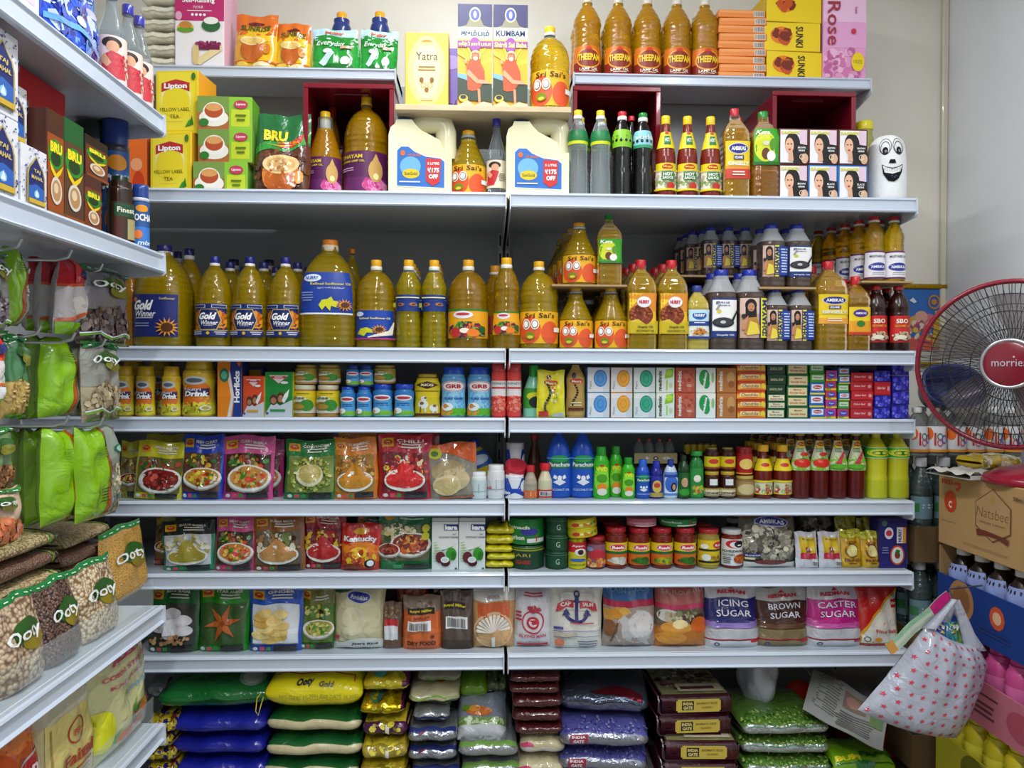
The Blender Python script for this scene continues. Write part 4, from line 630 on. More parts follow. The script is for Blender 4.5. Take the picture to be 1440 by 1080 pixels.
def idsmall():
    L = idlady(); L = [tuple([q[0], q[1]]+([q[2]*.62, q[3]]+[q[4]*.62]+list(q[5:]) if q[0] in 'r' else [q[2]*.62, q[3], q[4]*.62]+list(q[5:]) if q[0] == 'e' else [[(x*.62, y) for x, y in q[2]]] if q[0] == 'p' else [q[2], q[3]*.62]+list(q[4:]))) for q in L]
    return L+[('r', '#1d3f9a', .62, .04, 1, .96), ('l', '#c8d8f4', .8, .85, .26, 9, .09)]
s2 = series(3, [(1073, 1105), (1106, 1139)], 405, lambda w, h: idh(w, h, idsmall(), n=20), ['small sesame oil bottle under the middle board, beside the tall woman-picture bottle', 'small sesame oil bottle under the middle board, beside the blue-oval oil bottle'], 'bottle', 'small sesame oil bottles under the board', .035, behind=2, blabel='small sesame oil bottle standing behind the pair under the middle board')
z2 = board(1068, 1148, 403.5, .03, .20, 'thin brown board on the small sesame oil bottles')
series(3, [(1066, 1101)], 316, lambda w, h: idh(w, h, idsmall(), n=20), ['sesame oil bottle with woman picture on the middle board'], 'bottle', None, .04, z=z2, behind=1, blabel='sesame oil bottle behind the woman-picture one on the middle board')
series(3, [(1102, 1137)], 316, lambda w, h: idh(w, h, IDP, n=20), ['sesame oil bottle with frying pan label on the middle board'], 'bottle', None, .04, z=z2, behind=1, blabel='sesame oil bottle behind the frying pan one on the middle board')
z3 = P(1000, 387, .14).z
mb = MB(); a_, b_ = P(950, 387, .14).x, P(1066, 387, .14).x; mb.box(a_, b_, .14, .38, z3-.005, z3, wallmat('#a98a5c', '#b99a6a', 'board_brown2'), .0005); tag(mb.build('wooden_board'), 'thin board at the back carrying a row of brown sesame oil bottles', 'board')
for k_ in range(5):                                                      # bottles holding the back board up
    o = idh(.05, z3-ROW[3]-.0055, [], n=14) if k_ == 0 else dup(o, (0, 0, 0))
    put(o, a_+.03+k_*.043*1.05-(.01 if k_ > 3 else 0), .27, ROW[3], 'blue-capped sesame oil bottle in the shade under the back board', 'bottle', 'sesame oil bottles under the back board')
series(3, [(986, 1011), (1012, 1035), (1036, 1059)], 320, lambda w, h: idh(w, h, idsmall(), n=18), lab('brown sesame oil bottle on the back board', 3, 'its receding row'), 'bottle', 'sesame oil bottles on the back board', .15, z=z3, behind=[3, 3, 3], blabel='brown sesame oil bottle receding towards the back panel on the back board', jit=-.006, gap=1.02)
series(3, [(962, 985)], 326, lambda w, h: idh(w, h, idsmall(), n=18), ['darker brown sesame oil bottle at the end of the back board'], 'bottle', None, .21, z=z3, behind=2, blabel='brown sesame oil bottle receding towards the back panel on the back board', jit=-.004, bgroup='behind: sesame oil bottles on the back board')
AMB2 = [('r', '#e8a03a', 0, 0, 1, .2)]+AMB[0:1]+AMB[3:]
series(3, [(1141, 1186)], 368, lambda w, h: sqoil(w, h, '#d8921c', '#cc2028', '#f0d01e', AMB2, (.30, .62), fill=.9, ch=.10, cr=.34), ['large square amber bottle with red cap and blue oval on yellow label'], 'bottle', None, .035, behind=2, blabel='red-capped amber bottle behind the large square blue-oval one', jit=-.006)
AMB3 = [('r', '#e8a01e', 0, 0, 1, .5), ('e', '#4a2a8a', .5, .78, .34, .14), ('t', '#ffffff', 'AMBIKAS', .5, .78, .08, .5), ('e', '#3a7a2a', .5, .4, .2, .12), ('r', '#c83a2a', 0, 0, 1, .1)]
series(3, [(1186, 1219)], 389, lambda w, h: sqoil(w, h, '#c8842a', '#cc2028', '#f0d01e', AMB3, (.22, .58), fill=.92, ch=.12, cr=.4), ['small square amber bottle with red cap and yellow label beside the dark bottles'], 'bottle', None, .035, behind=3, blabel='small red-capped amber bottle behind the small square one', jit=-.004, gap=1.0)
SBO = [('r', '#c8201e', 0, .3, 1, 1), ('t', '#f4f0e0', 'SBO', .46, .80, .16, .44, {'b': .03}), ('t', '#e8a83a', 'SESAME OIL', .5, .62, .08, .6), ('b', ['#c8a880', '#7a4a2a', '#e0d0b0'], .5, .24, .4, .14, 40, .07), ('e', '#e8e0cc', .4, .2, .2, .08)]
series(3, [(1217, 1246), (1248, 1278)], 402, lambda w, h: bottle(w, h, 'slim', '#2a0d06', 'c', 1, '#b81e24', .46, .07, None, '#b01c1a', SBO, (.14, .54), 1.25, ribs=(.58, .78, 5, .06), name='sesame_oil_bottle'), ['dark brown oil bottle with red label beside the small amber bottle', 'dark brown oil bottle with red label at the shelf end'], 'bottle', 'dark oil bottles with red labels', .035, behind=3, blabel='dark brown oil bottle with red cap behind the red-labelled pair', gap=1.05)
z4 = board(1212, 1285, 395, .03, .37, 'thin brown board on the dark oil bottles at the shelf end')
PUR = [('r', '#6a2a6a', 0, 0, 1, .06), ('r', '#6a2a6a', 0, .94, 1, 1), ('r', '#f0eef2', 0, .06, 1, .94), ('e', '#2a3a9a', .5, .42, .34, .15), ('t', '#ffffff', 'AMBIKAS', .5, .42, .1, .5), ('t', '#3a3a4a', 'MUSTARD OIL', .5, .8, .08, .6), ('l', '#9a9aa8', .5, .2, .5, 2, .06)]
series(3, [(1215, 1242), (1244, 1269)], 305, lambda w, h: bottle(w, h, 'slim', '#d0a01c', 'o.8', .95, '#c4242c', .5, .06, ('#f0eeea', .03), '#f0eef2', PUR, (.04, .46), 1.4, ribs=(.5, .78, 5, .05), name='oil_bottle'), ['slim golden bottle with white and purple label on the end board, nearer the unit middle', 'slim golden bottle with white and purple label on the end board, nearer the wall'], 'bottle', 'slim golden bottles with white labels', .04, z=z4, behind=4, blabel='slim golden bottle with red and white cap receding behind the white-labelled pair', jit=-.014, gap=1.0)
# ------------------------------------------------------------------ row 4
NJ = [('r', '#d8d83a', 0, 0, 1, .28), ('e', '#e8761c', .5, .48, .42, .30), ('e', '#f0dc3a', .5, .12, .6, .18), ('e', '#c8ccd0', .5, .78, .26, .10), ('e', '#5a6a74', .5, .78, .18, .05), ('p', '#3a2a5a', [(.2, .42), (.85, .44), (.85, .6), (.2, .6)]), ('t', '#e8e4f0', 'Nutri', .45, .58, .07, .4, {'b': .02}), ('t', '#ffffff', 'Drink', .55, .48, .12, .56, {'b': .05, 's': .2}), ('b', ['#7a6a1c', '#b8a81c', '#f6ea7a'], .5, .15, .44, .1, 24, .04), ('e', '#efece0', .74, .16, .12, .06), ('e', '#c8a83a', .74, .16, .08, .04)]
def nut(w, h): return bottle(w, min(h, ROW[3]-ROW[4]-.028), 'waist', '#e0b828', 'c', 1, '#e2b21a', .80, .13, None, '#e2c034', NJ, (.03, .80), 1.35, n=24, name='drink_mix_jar')
series(4, [(163, 189), (189, 222), (225, 258)], 515, nut, lab('yellow waisted drink mix jar', 3, 'the hanging packs'), 'jar', 'yellow drink mix jars', .035)
one(4, 258, 304, 502, nut, 'biggest yellow drink mix jar beside the orange and blue carton', 'jar', .035, True)
for i, (a, b) in enumerate(((172, 205), (208, 245))): one(4, a, b, 501, nut, ['yellow drink mix jar with only its lid showing, behind the first front jar', 'yellow drink mix jar with only its lid showing, behind the second and third'][i], 'jar', .15, True)
HO = [('p', '#f08a1c', [(0, 0), (.6, 0), (.75, .4), (.55, 1), (0, 1)]), ('p', '#e8e0dc', [(.55, 0), (.68, .35), (.5, .8), (.42, .7), (.56, .35), (.4, 0)]), ('p', '#1c3a8a', [(.62, 0), (1, 0), (1, 1), (.55, 1), (.52, .8), (.70, .36)]), ('e', '#1f7a5a', .28, .72, .20, .12), ('e', '#6ab08a', .28, .72, .13, .07), ('t', '#ffffff', 'Horlicks', .80, .52, .24, .55, {'a': 1.5708, 'b': .04}), ('p', '#e85a1c', [(.8, .93), (.9, .99), (.97, .92), (.9, .86)])]
one(4, 306, 340, 505, lambda w, h: carton(w, h, .06, '#e8741c', HO, 'drink_mix_box', side='#1c2f6a'), 'orange and blue drink mix carton with sideways white lettering', 'box', .04)
BH = lambda c1, c2: [('p', '#f0d8d8', [(.15, .92), (.85, .92), (.5, .74)]), ('r', '#c83a4a', .22, .85, .78, .9), ('l', '#ffffff', .5, .875, .4, 1, .03), ('p', '#d8d8e0', [(0, .05), (.3, .35), (.55, .25), (1, .38), (1, 0), (0, 0)]), ('e', '#5a3222', .32, .38, .14, .12), ('e', '#5a3222', .58, .42, .14, .13), ('e', '#b87a5a', .32, .36, .10, .07), ('e', '#b87a5a', .58, .40, .10, .08), ('p', '#f0f0ea', [(.62, .36), (.72, .5), (.9, .62), (.84, .44), (.7, .3)]), ('e', '#f0f0ea', .72, .76, .14, .03), ('r', c2, .2, .12, .75, .17), ('e', '#3a5aa8', .1, .08, .05, .03)]
one(4, 341, 372, 529, lambda w, h: carton(w, h, .05, '#e0502a', BH('', '#e8a01c'), 'drink_mix_box', side='#d8c82a'), 'small orange-red carton with white triangle beside the green one', 'box', .04, rz=-.12)
one(4, 345, 370, 517, lambda w, h: carton(w, h, .04, '#5a4a9a', [('r', '#d8b01c', .1, .8, .9, .95)], 'drink_mix_box'), 'purple box edge showing behind the small orange-red carton', 'box', .13)
one(4, 372, 412, 523, lambda w, h: carton(w, h, .06, '#1e8a3a', BH('', '#2a9a4a'), 'drink_mix_box', side='#d8d22a'), 'green carton with white triangle and steaming cups picture', 'box', .04, rz=-.10)
GJ = [('r', '#d8ccb8', 0, 0, 1, .28), ('e', '#e8e4c8', .38, .56, .26, .22), ('e', '#8a6a2a', .38, .32, .30, .20), ('e', '#3a8a2a', .62, .36, .20, .26), ('e', '#b88a3a', .36, .3, .2, .12), ('t', '#3a5a1c', 'Ghee', .36, .70, .14, .4, {'s': .2}), ('l', '#6a6a1c', .5, .88, .5, 1, .06)]
def gj(w, h): return bottle(w, h, 'jar', '#b8863c', 'c', 1, '#d8d4b8', .92, .15, None, '#e0c81c', GJ, (.12, .80), 1.5, name='ghee_jar')
lo = series(4, [(413, 445), (446, 478)], 541, gj, ['yellow-labelled ghee jar with pale lid, bottom of the stack beside the green carton', 'yellow-labelled ghee jar with pale lid, bottom of the stack beside small blue jars'], 'jar', 'yellow ghee jars', .035)
zt = ROW[4]+at(4, 413, 445, 541, .055)[2]+.0012
lim = ROW[3]-.040-zt
def gj2(w, h): return bottle(w, min(h, lim), 'jar', '#b8863c', 'c', 1, '#b8a03c', .92, .12, None, '#b8a03c', GJ, (.10, .80), 1.5, name='ghee_jar')
series(4, [(416, 446), (448, 480)], 503, gj2, ['dull gold ghee jar stacked on the one beside the green carton', 'dull gold ghee jar stacked on the one beside the small blue jars'], 'jar', 'dull gold ghee jars', .036, z=zt)
BJ = [('r', '#5aa8dc', 0, 0, 1, 1), ('r', '#2a78c0', 0, .72, 1, 1), ('e', '#7ab83a', .5, .02, .6, .22), ('e', '#f4eef0', .5, .74, .34, .12), ('e', '#c83a4a', .5, .74, .26, .06), ('l', '#1c4a9a', .5, .5, .6, 2, .08), ('e', '#f4f4f0', .3, .22, .16, .12), ('e', '#e89a3a', .2, .18, .08, .07)]
def bj(w, h, cr=.8): return bottle(w, h, 'waist', '#3a8ac8', 'c', 1, '#1d46c0', cr, .15, None, '#5aa8dc', BJ, (.04, .78), 1.45, name='ghee_jar', n=20)
series(4, [(479, 500), (501, 524)], 544, bj, ['small blue ghee jar with royal blue lid, beside the yellow ghee jars', 'small blue ghee jar with royal blue lid, beside the wider blue pair'], 'jar', 'small blue ghee jars', .035)
series(4, [(525, 552), (554, 583)], 540, lambda w, h: bj(w, h, .95), ['wider blue ghee jar next to the small blue pair', 'wider blue ghee jar next to the yellow waisted bottle'], 'jar', 'wider blue ghee jars', .035)
zt2 = ROW[4]+at(4, 525, 552, 540, .055)[2]+.0012; zt3 = ROW[4]+at(4, 479, 500, 544, .055)[2]+.0012
series(4, [(488, 506), (507, 524)], 506, lambda w, h: bottle(w, min(h, ROW[3]-.04-zt3), 'jar', '#2a5a9a', 'c', 1, '#1a3a90', .9, .14, None, '#4a86b8', BJ, (.08, .78), 1.4, name='ghee_jar', n=18), ['small blue jar stacked on top, beside the dull gold jars', 'small blue jar stacked on top, beside the jar above the wider pair'], 'jar', 'upper small blue jars', .038, z=zt3)
one(4, 527, 556, 505, lambda w, h: bottle(w, min(h, ROW[3]-.04-zt2), 'jar', '#b8863c', 'c', 1, '#b8a03c', .92, .12, None, '#b8a03c', GJ, (.10, .80), 1.5, name='ghee_jar'), 'dull gold ghee jar standing on the wider blue pair', 'jar', .036, True, z=zt2)
RK = [('p', '#3a1c10', [(.14, .86), (.5, .97), (.86, .86), (.5, .75)]), ('t', '#f0e0b0', 'RKG', .5, .86, .07, .36, {'b': .05}), ('r', '#6a4a10', .1, .68, .9, .7), ('e', '#f0ece4', .38, .32, .16, .12), ('e', '#8a5a3a', .34, .35, .07, .05), ('e', '#f0ece4', .40, .48, .09, .07), ('e', '#8a5a3a', .45, .5, .04, .03), ('e', '#f0ece4', .70, .22, .14, .10), ('e', '#8a5a3a', .72, .28, .06, .04), ('r', '#8a5a3a', .3, .1, .34, .26), ('r', '#f0ece4', .44, .1, .48, .26), ('r', '#f0ece4', .64, .08, .68, .2), ('r', '#f0ece4', .76, .08, .80, .2), ('r', '#5a2a14', 0, 0, 1, .07)]
one(4, 583, 620, 526, lambda w, h: bottle(w, h, 'waist', '#d8bc14', 'c', 1, '#c8a814', .72, .08, None, '#e2c81a', RK, (.03, .86), 1.3, depth=w*.62, name='ghee_bottle'), 'yellow waisted ghee bottle with brown diamond badge and cow', 'bottle', .035, True)
GR = [('r', '#6ab0dc', 0, 0, 1, 1), ('e', '#9ad0ec', .5, .45, .5, .3), ('e', '#e8963a', .15, .1, .35, .14), ('e', '#5ab02a', .65, .04, .6, .15), ('e', '#f4f0ea', .5, .72, .40, .13), ('o', '#c83a4a', .5, .72, .38, .12, .035), ('t', '#b8243a', 'GRB', .5, .72, .10, .46, {'b': .04}), ('t', '#1c4a9a', 'PURE GHEE', .52, .42, .05, .6, {'b': .03}), ('e', '#f4f4f0', .32, .22, .18, .10), ('e', '#e08a3a', .26, .24, .08, .06), ('e', '#2a1a10', .36, .23, .02, .012)]
series(4, [(621, 655), (657, 692)], 516, lambda w, h: bottle(w, h, 'waist', '#5a9ccc', 'c', 1, '#1d52c8', .84, .15, None, '#6ab0dc', GR, (.03, .84), 1.35, depth=w*.7, name='ghee_bottle'), ['pale blue ghee bottle with cow and blue cap, beside the yellow one', 'pale blue ghee bottle with cow and blue cap, beside the red and white cans'], 'bottle', 'pale blue ghee bottles', .035)
PT = [('r', '#e8e0e0', 0, .45, 1, .80), ('t', '#3a3a44', "POND'S", .5, .74, .05, .7, {'b': .0}), ('r', '#c82a34', .12, .62, .88, .66), ('b', ['#f06a5a', '#f49a84', '#d83a34'], .5, .28, .46, .18, 40, .1)]
series(4, [(692, 711), (713, 733)], 513, lambda w, h: bottle(w, h, 'can', '#d8302e', 'c', 1, '#e0484a', 1.0, .13, None, '#e0443c', PT, (.03, .86), 1.5, name='talc_can', depth=w*.8), ['red and white talc can beside the blue ghee bottles', 'red and white talc can beside the pale green shampoo'], 'can', 'red and white talc cans', .035)
one(4, 736, 766, 514, lambda w, h: bottle(w, h, 'cone', '#8ad4b4', 'c', 1, '#2ab03a', .44, .22, None, '#3a9a2a', [('e', '#d8d82a', .5, .6, .3, .2), ('e', '#14201a', .6, .3, .3, .3)], (.18, .56), 1.2, depth=w*.6, name='shampoo_bottle'), 'pale green curvy shampoo bottle with green cap', 'bottle', .04, True)
ME = [('r', '#a8b01c', .03, .02, .97, .05), ('e', '#c83a1c', .5, .74, .26, .06), ('t', '#f4e8a0', 'Meera', .5, .74, .06, .4, {'b': .03}), ('e', '#2a1a14', .42, .86, .09, .05), ('e', '#c88a64', .44, .84, .05, .035)]+[('e', '#1a1010', .38+.10*sin(k*.55), .70-k*.055, .05) for k in range(11)]+[('b', ['#d83a1c', '#e8e0d0', '#3a9a2a'], .6, .5, .12, .2, 18, .04), ('r', '#c8201c', .06, .03, .4, .14), ('p', '#b8bcc0', [(.5, .03), (.95, .03), (.9, .12), (.6, .1)])]
one(4, 756, 795, 521, lambda w, h: pouch(w, h, .012, '#e8da14', ME, seed=21, name='hair_wash_sachet', kind='flat', lean=.05), 'bright yellow sachet with long black plait picture', 'sachet', .03)
MB2 = [('e', '#c83a2c', .52, .70, .30, .06), ('t', '#f4e8d0', 'Meera', .52, .70, .05, .4, {'b': .03}), ('e', '#2a1a14', .4, .82, .1, .06)]+[('e', '#241412', .46+.10*sin(k*.6), .62-k*.05, .05) for k in range(9)]+[('r', '#6a2a14', .2, .1, .8, .16), ('l', '#f0e0b0', .5, .25, .5, 2, .05)]
one(4, 796, 823, 508, lambda w, h: bottle(w, h, 'slim', '#b8924a', 'c', 1, '#7a2a14', .7, .03, None, '#c09a50', MB2, (.04, .9), 1.2, depth=w*.6, name='shampoo_bottle'), 'gold shampoo bottle with black plait picture, beside the soap boxes', 'bottle', .035, True)
def soap(c, c2, word, ring):
    if ring: return [('r', '#e2e2e4', .02, .02, .98, .98), ('r', '#d0d4da', .7, .02, .98, .98), ('o', c2, .58, .56, .30, .34, .05), ('e', c, .58, .56, .26, .30), ('e', c2, .58, .56, .14, .18), ('e', c, .58, .56, .11, .15), ('t', '#8a8a90', 'Pears', .13, .3, .10, .30, {'a': 1.5708, 'b': 0})]
    return []
def medi(bg, shape, txtc, extra=()): return [('r', bg, .01, .01, .99, .99)]+list(extra)+[('t', txtc, 'medimix', .20, .48, .20, .80, {'a': 1.5708, 'b': .03})]
SO = [('pearl blue ringed', '#8ab8e0', soap('#5a9ad4', '#3a7ac4', '', 1), '#7ab0dc'), ('orange ringed', '#f0b060', soap('#f0a83a', '#e0881c', '', 1), '#f0a050'), ('green ringed', '#9ad0b8', soap('#3aa884', '#1c8a64', '', 1), '#8ac8a8'),
      ('white and lime leaf', '#e8ece4', medi('#e6eae2', 0, '#3a4a3a', [('p', '#8ac81c', [(.45, .55), (.9, .62), (.95, .98), (.55, .92)]), ('e', '#b8e04a', .7, .8, .18, .12), ('r', '#9ad83a', .55, .1, .62, .5), ('e', '#c8d8a8', .8, .3, .1, .12)]), '#c8d8b0'),
      ('terracotta', '#b8503a', medi('#b9523c', 0, '#f4e4d8', [('b', ['#c86a50', '#a8402c'], .6, .5, .35, .4, 20, .12), ('l', '#f0d0c0', .7, .3, .3, 2, .05)]), '#a8452f'),
      ('white with green bean', '#eceee8', [('r', '#eceee8', .01, .01, .99, .99), ('e', '#1f9a4a', .42, .60, .27, .33), ('e', '#1f9a4a', .52, .38, .18, .22), ('t', '#ffffff', 'medimix', .44, .54, .14, .62, {'a': 1.4, 'b': .03}), ('e', '#9ac87a', .85, .6, .08, .2)], '#d8e4d0'),
      ('caramel brown', '#b8743a', medi('#b8743a', 0, '#f6e8d8', [('e', '#d09a5a', .72, .6, .2, .25), ('e', '#a05a24', .75, .35, .16, .14)]), '#a8642c')]
SPX = [(826, 858), (859, 890), (891, 922), (923, 949), (950, 978), (979, 1007), (1008, 1036)]
for (nm_, sc, ar, bd), (a, b) in zip(SO, SPX):
    cx, w, h = at(4, a, b, 545.5, .04); w -= .0008; hh = min(h, (ROW[3]-.040-ROW[4])/2-.0015)
    s0 = carton(w, hh, .06, bd, ar, 'soap_box', b=.0008)
    for r_ in range(2): put(s0 if r_ == 0 else dup(s0, (0, 0, 0)), cx, .04+.002*r_, ROW[4]+r_*(hh+.0007), f'{nm_} soap box, {["lower", "upper"][r_]} of its stack of two', 'soap box', 'upright soap boxes')
def smallstack(x0, x1, ys, col, arts, nm, labf, grp, cat='box', d=.08, seq=None, side=None):
    """column of flat boxes; ys are the photo heights of the tops from the bottom one up; returns nothing"""
    z = ROW[4]; protos = {}; m = (x0+x1)/2
    for i, yt in enumerate(ys):
        q = seq[i] if seq else 0; cx, w, _ = at(4, x0, x1, 540, .04); zt_ = P(m, yt, .04).z; h = zt_-z-.0005
        key = (q, round(h, 4)); c_, a_ = (col[q], arts[q])
        o = carton(w-.001, h, d, c_, a_, nm, side=side, b=.0006)
        put(o, cx+.0012*sin(i*2.3+x0), .04+.002*sin(i*3.1), z, labf(q, i, len(ys)), cat, grp, .03*sin(i*1.9+x0)); z = zt_
ot = lambda i, n: 'bottom' if i == 0 else 'top' if i == n-1 else ORD[i]
LX = [('p', '#f4b43a', [(.0, .1), (.5, .35), (1, .1), (1, .6), (.5, .75), (0, .5)]), ('p', '#c83a10', [(0, .7), (1, .8), (1, 1), (0, 1)]), ('r', '#f6dc9a', .1, .28, .78, .72), ('t', '#7a2a10', 'Chandrika', .45, .5, .34, .6, {'s': .3, 'b': .01}), ('e', '#f6d83a', .9, .5, .07, .3)]
smallstack(1037, 1077, [574.5, 561.5, 549, 536, 523, 511], ['#e8761c'], [LX], 'soap_box', lambda q, i, n: f'flat orange soap box with script label, {ot(i, n)} of its column counting up', 'flat orange soap boxes')
CG = [('r', '#efe4c0', .06, .14, .94, .86), ('t', '#3a2a1a', 'Mysore', .5, .66, .22, .4, {'s': .2}), ('t', '#7a2a1a', 'Sandal Soap', .5, .36, .24, .7, {'s': .1}), ]
DG = [('t', '#c8c89a', 'SANDAL SOAP', .5, .5, .26, .7), ('r', '#2a5a3a', 0, .86, 1, .92)]
smallstack(1079, 1105, [575, 565, 554, 541, 527, 510], ['#1c5a34', '#123a22'], [CG, DG], 'soap_box', lambda q, i, n: f'{["cream-labelled green", "dark green"][q]} soap box, {ot(i, n)} of its column beside the orange column', 'dark green column soap boxes', seq=[0, 0, 0, 1, 1, 1])
CR = [('r', '#ecd8a4', .06, .12, .94, .88), ('t', '#8a3a1a', 'Mysore', .5, .66, .2, .36, {'s': .2}), ('t', '#b85a2a', 'Sandal Soap', .5, .36, .22, .74, {'s': .1})]
smallstack(1107, 1137, [572, 558, 543.5, 527, 512], ['#2a6a3a'], [CR], 'soap_box', lambda q, i, n: f'cream-fronted green soap box, {ot(i, n)} of its column beside the blue boxes', 'cream-fronted soap boxes')
BX = [('r', '#f0f0f4', .1, .34, .9, .86), ('e', '#c8243a', .5, .62, .3, .16), ('t', '#ffffff', 'Himani', .5, .62, .14, .44), ('r', '#e8d01c', 0, 0, 1, .14)]
GX = [('r', '#d8e8c8', .1, .3, .9, .8), ('t', '#2a6a1c', 'Himani', .5, .55, .2, .6)]
smallstack(1139, 1160, [573, 555, 538, 525, 512], ['#1c6ac0', '#3a9a2a'], [BX, GX], 'ointment_box', lambda q, i, n: f'small {["blue and yellow", "green"][q]} ointment box, {ot(i, n)} of its column', 'small ointment boxes, first column', seq=[0, 0, 0, 1, 1])
RX = [('r', '#e8d01c', 0, 0, 1, .2), ('e', '#2a4ac0', .5, .55, .36, .26), ('t', '#f4e4e8', 'Tiger', .5, .55, .2, .5), ('r', '#2a9a3a', .1, .1, .5, .2)]
smallstack(1161, 1177, [574, 562, 549, 536, 521], ['#d03a8a', '#c83a3a'], [RX, RX], 'ointment_box', lambda q, i, n: f'small {["pink", "red"][q]} and blue ointment box, {ot(i, n)} of its column', 'small ointment boxes, second column', seq=[0, 0, 1, 1, 0])
smallstack(1179, 1195, [575, 563, 552, 540, 529, 517], ['#c83a6a', '#3a9a3a', '#2a7ac0'], [RX, GX, BX], 'ointment_box', lambda q, i, n: f'small {["pink", "green", "blue"][q]} ointment box, {ot(i, n)} of its column beside the red cartons', 'small ointment boxes, third column', seq=[0, 1, 2, 1, 2, 2])
RD = [('t', '#f4dada', 'Dabur Red', .4, .55, .2, .5, {'s': .2}), ('r', '#a81c24', 0, 0, 1, .1), ('e', '#e8a0a0', .85, .5, .08, .2)]
smallstack(1197, 1228, [575, 563, 550, 537, 524], ['#cc2a34'], [RD], 'toothpaste_box', lambda q, i, n: f'red toothpaste carton end, {ot(i, n)} of its column', 'red toothpaste cartons')
PB = [('b', ['#5a5ae0', '#3a34b8', '#8a8af0'], .5, .5, .45, .4, 26, .12), ('r', '#1c1a7a', 0, 0, 1, .07)]
smallstack(1230, 1253, [573, 556, 537, 521], ['#2a24a0', '#cc2a34'], [PB, RD], 'detergent_box', lambda q, i, n: f'small {["violet-blue", "red"][q]} carton between the red cartons and the end column, {ot(i, n)} one', 'violet and red cartons', seq=[0, 0, 1, 0])
smallstack(1255, 1279, [569, 550, 528, 511], ['#2a22a4'], [PB], 'detergent_box', lambda q, i, n: f'violet-blue film-wrapped carton at the shelf end, {ot(i, n)} of its column', 'violet-blue cartons at the shelf end')
# ------------------------------------------------------------------ row 5
def bowl(cu, cv, r, food, bits, asp, rim='#e8e4da', n=26, sz=.035, mound=None):
    o = [('e', '#a8a49a', cu, cv-.02, r*1.02, r*.62*asp), ('e', rim, cu, cv, r, r*.60*asp), ('e', food, cu, cv+.01, r*.88, r*.50*asp), ('b', bits, cu, cv+.01, r*.74, r*.40*asp, n, sz)]
    return o
def masala(w, h, edge, head, pic, food, bits, kind='bowl', seed=1, t=.03, title='', nm='masala_pouch', lean=.09, badge='#e8b01c', top=.72, foot='#1c1a1a', bx=.54, tw=.5):
    a = w/h; A = [('r', head, .0, top, 1, 1), ('r', pic, .06, .12, .94, top), ('r', badge, .07, .80, .29, .93), ('e', '#c83a1c', .18, .865, .085, .04), ('l', '#f0d060', .18, .87, .1, 1, .03)]
    if title: A += [('t', '#f4f0e0', title, .60, .90, .045, tw, {'b': .03})]
    A += [('l', '#e8e4d8', .62, .84, .46, 2, .045)]
    if kind == 'bowl': A += [('b', bits+['#2a6a1c', '#3a2010', pic, '#8a6a4a'], .5, top-.12, .40, .10, 34, .06)]+bowl(bx, .34, .43, food, bits, a, n=34, sz=.05)
    elif kind == 'mound': A += [('b', bits, .5, .48, .42, .22, 60, .05), ('e', '#e8e4da', .5, .30, .40, .17), ('p', food, [(.13, .33), (.30, .44), (.46, .60), (.55, .58), (.72, .42), (.87, .33), (.7, .21), (.5, .18), (.3, .21)]), ('e', food, .5, .29, .36, .11)]
    elif kind == 'seeds': A += [('b', bits, .5, .43, .42, .29, 260, .028), ('e', '#d8d4b0', .5, .42, .26, .19), ('e', food, .5, .45, .22, .16), ('p', '#c8b87a', [(.3, .45), (.5, .62), (.7, .45)])]
    elif kind == 'star': A += [('p', food, [(.5, .44), (.5+.13*cos(q-.5), .44+.10*sin(q-.5)), (.5+.38*cos(q), .44+.29*sin(q)), (.5+.13*cos(q+.5), .44+.10*sin(q+.5))]) for q in [k*PI/3+.2 for k in range(6)]]+[('e', '#8a4418', .5, .44, .05)]+[('r', '#8a4418', .499, .2, .503, .3)]
    elif kind == 'chips': A += [('r', '#dfe4ea', .07, .14, .93, top)]+[('e', ('#e8c87a', '#d8b05a', '#f0d890')[k % 3], .42+.2*sin(k*2.4), .20+.034*k, .20-.006*k, .07) for k in range(13)]
    elif kind == 'lumps': A += [('e', ('#c8c4c8', '#dcd8dc', '#b4aeb8')[k % 3], .50+.26*sin(k*2.1), .28+.05*k, .18, .08) for k in range(7)]+[('p', '#e0e0e4', [(.35, .26), (.62, .26), (.58, .5), (.38, .48)]), ('b', ['#a8784a', '#c89a6a'], .5, .2, .4, .06, 26, .04)]
    A += [('r', foot, .5, .03, .93, .12), ('e', '#e8e8e8', .15, .07, .05, .03), ('r', '#d84a5a', .24, .04, .33, .10), ('r', '#3a8a3a', .36, .04, .45, .10)]
    return pouch(w, h, t, edge, A, seed=seed, name=nm, lean=lean)
def mp(row, x0, x1, yt, lb, *a, Y=.03, rz=0, ry=0, **k): return one(row, x0, x1, yt, lambda w, h: masala(w, h, *a, **k), lb, 'pouch', Y, rz=rz, ry=ry)
SOUP = ['#c83a1c', '#e8a03a', '#d8d03a', '#3a7a1c', '#8a3a14']
mp(5, 164, 196, 622, 'yellow-green masala pouch half hidden by the lime hanging packs', '#c8c81c', '#d8d02a', '#8a7a3a', '#6a1c14', SOUP, seed=31, Y=.06)
mp(5, 200, 252, 612, 'red-edged yellow masala pouch behind the yellow soup-bowl one', '#c8281c', '#d8c81c', '#8a7a3a', '#8a1c14', SOUP, seed=30, Y=.10)
mp(5, 184, 254, 622, 'yellow masala pouch with a bowl of dark red curry', '#d0c81a', '#d8d024', '#6a6a2c', '#7a1a12', ['#8a2a14', '#c8504a', '#a02a1c', '#4a1a10'], seed=32, title='SAMBAR POWDER', ry=.05)
mp(5, 252, 311, 613, 'royal blue masala pouch with a white bowl of golden curry', '#1c3ab8', '#2244c4', '#5a3a2c', '#b8862a', SOUP, seed=33, title='FISH CURRY')
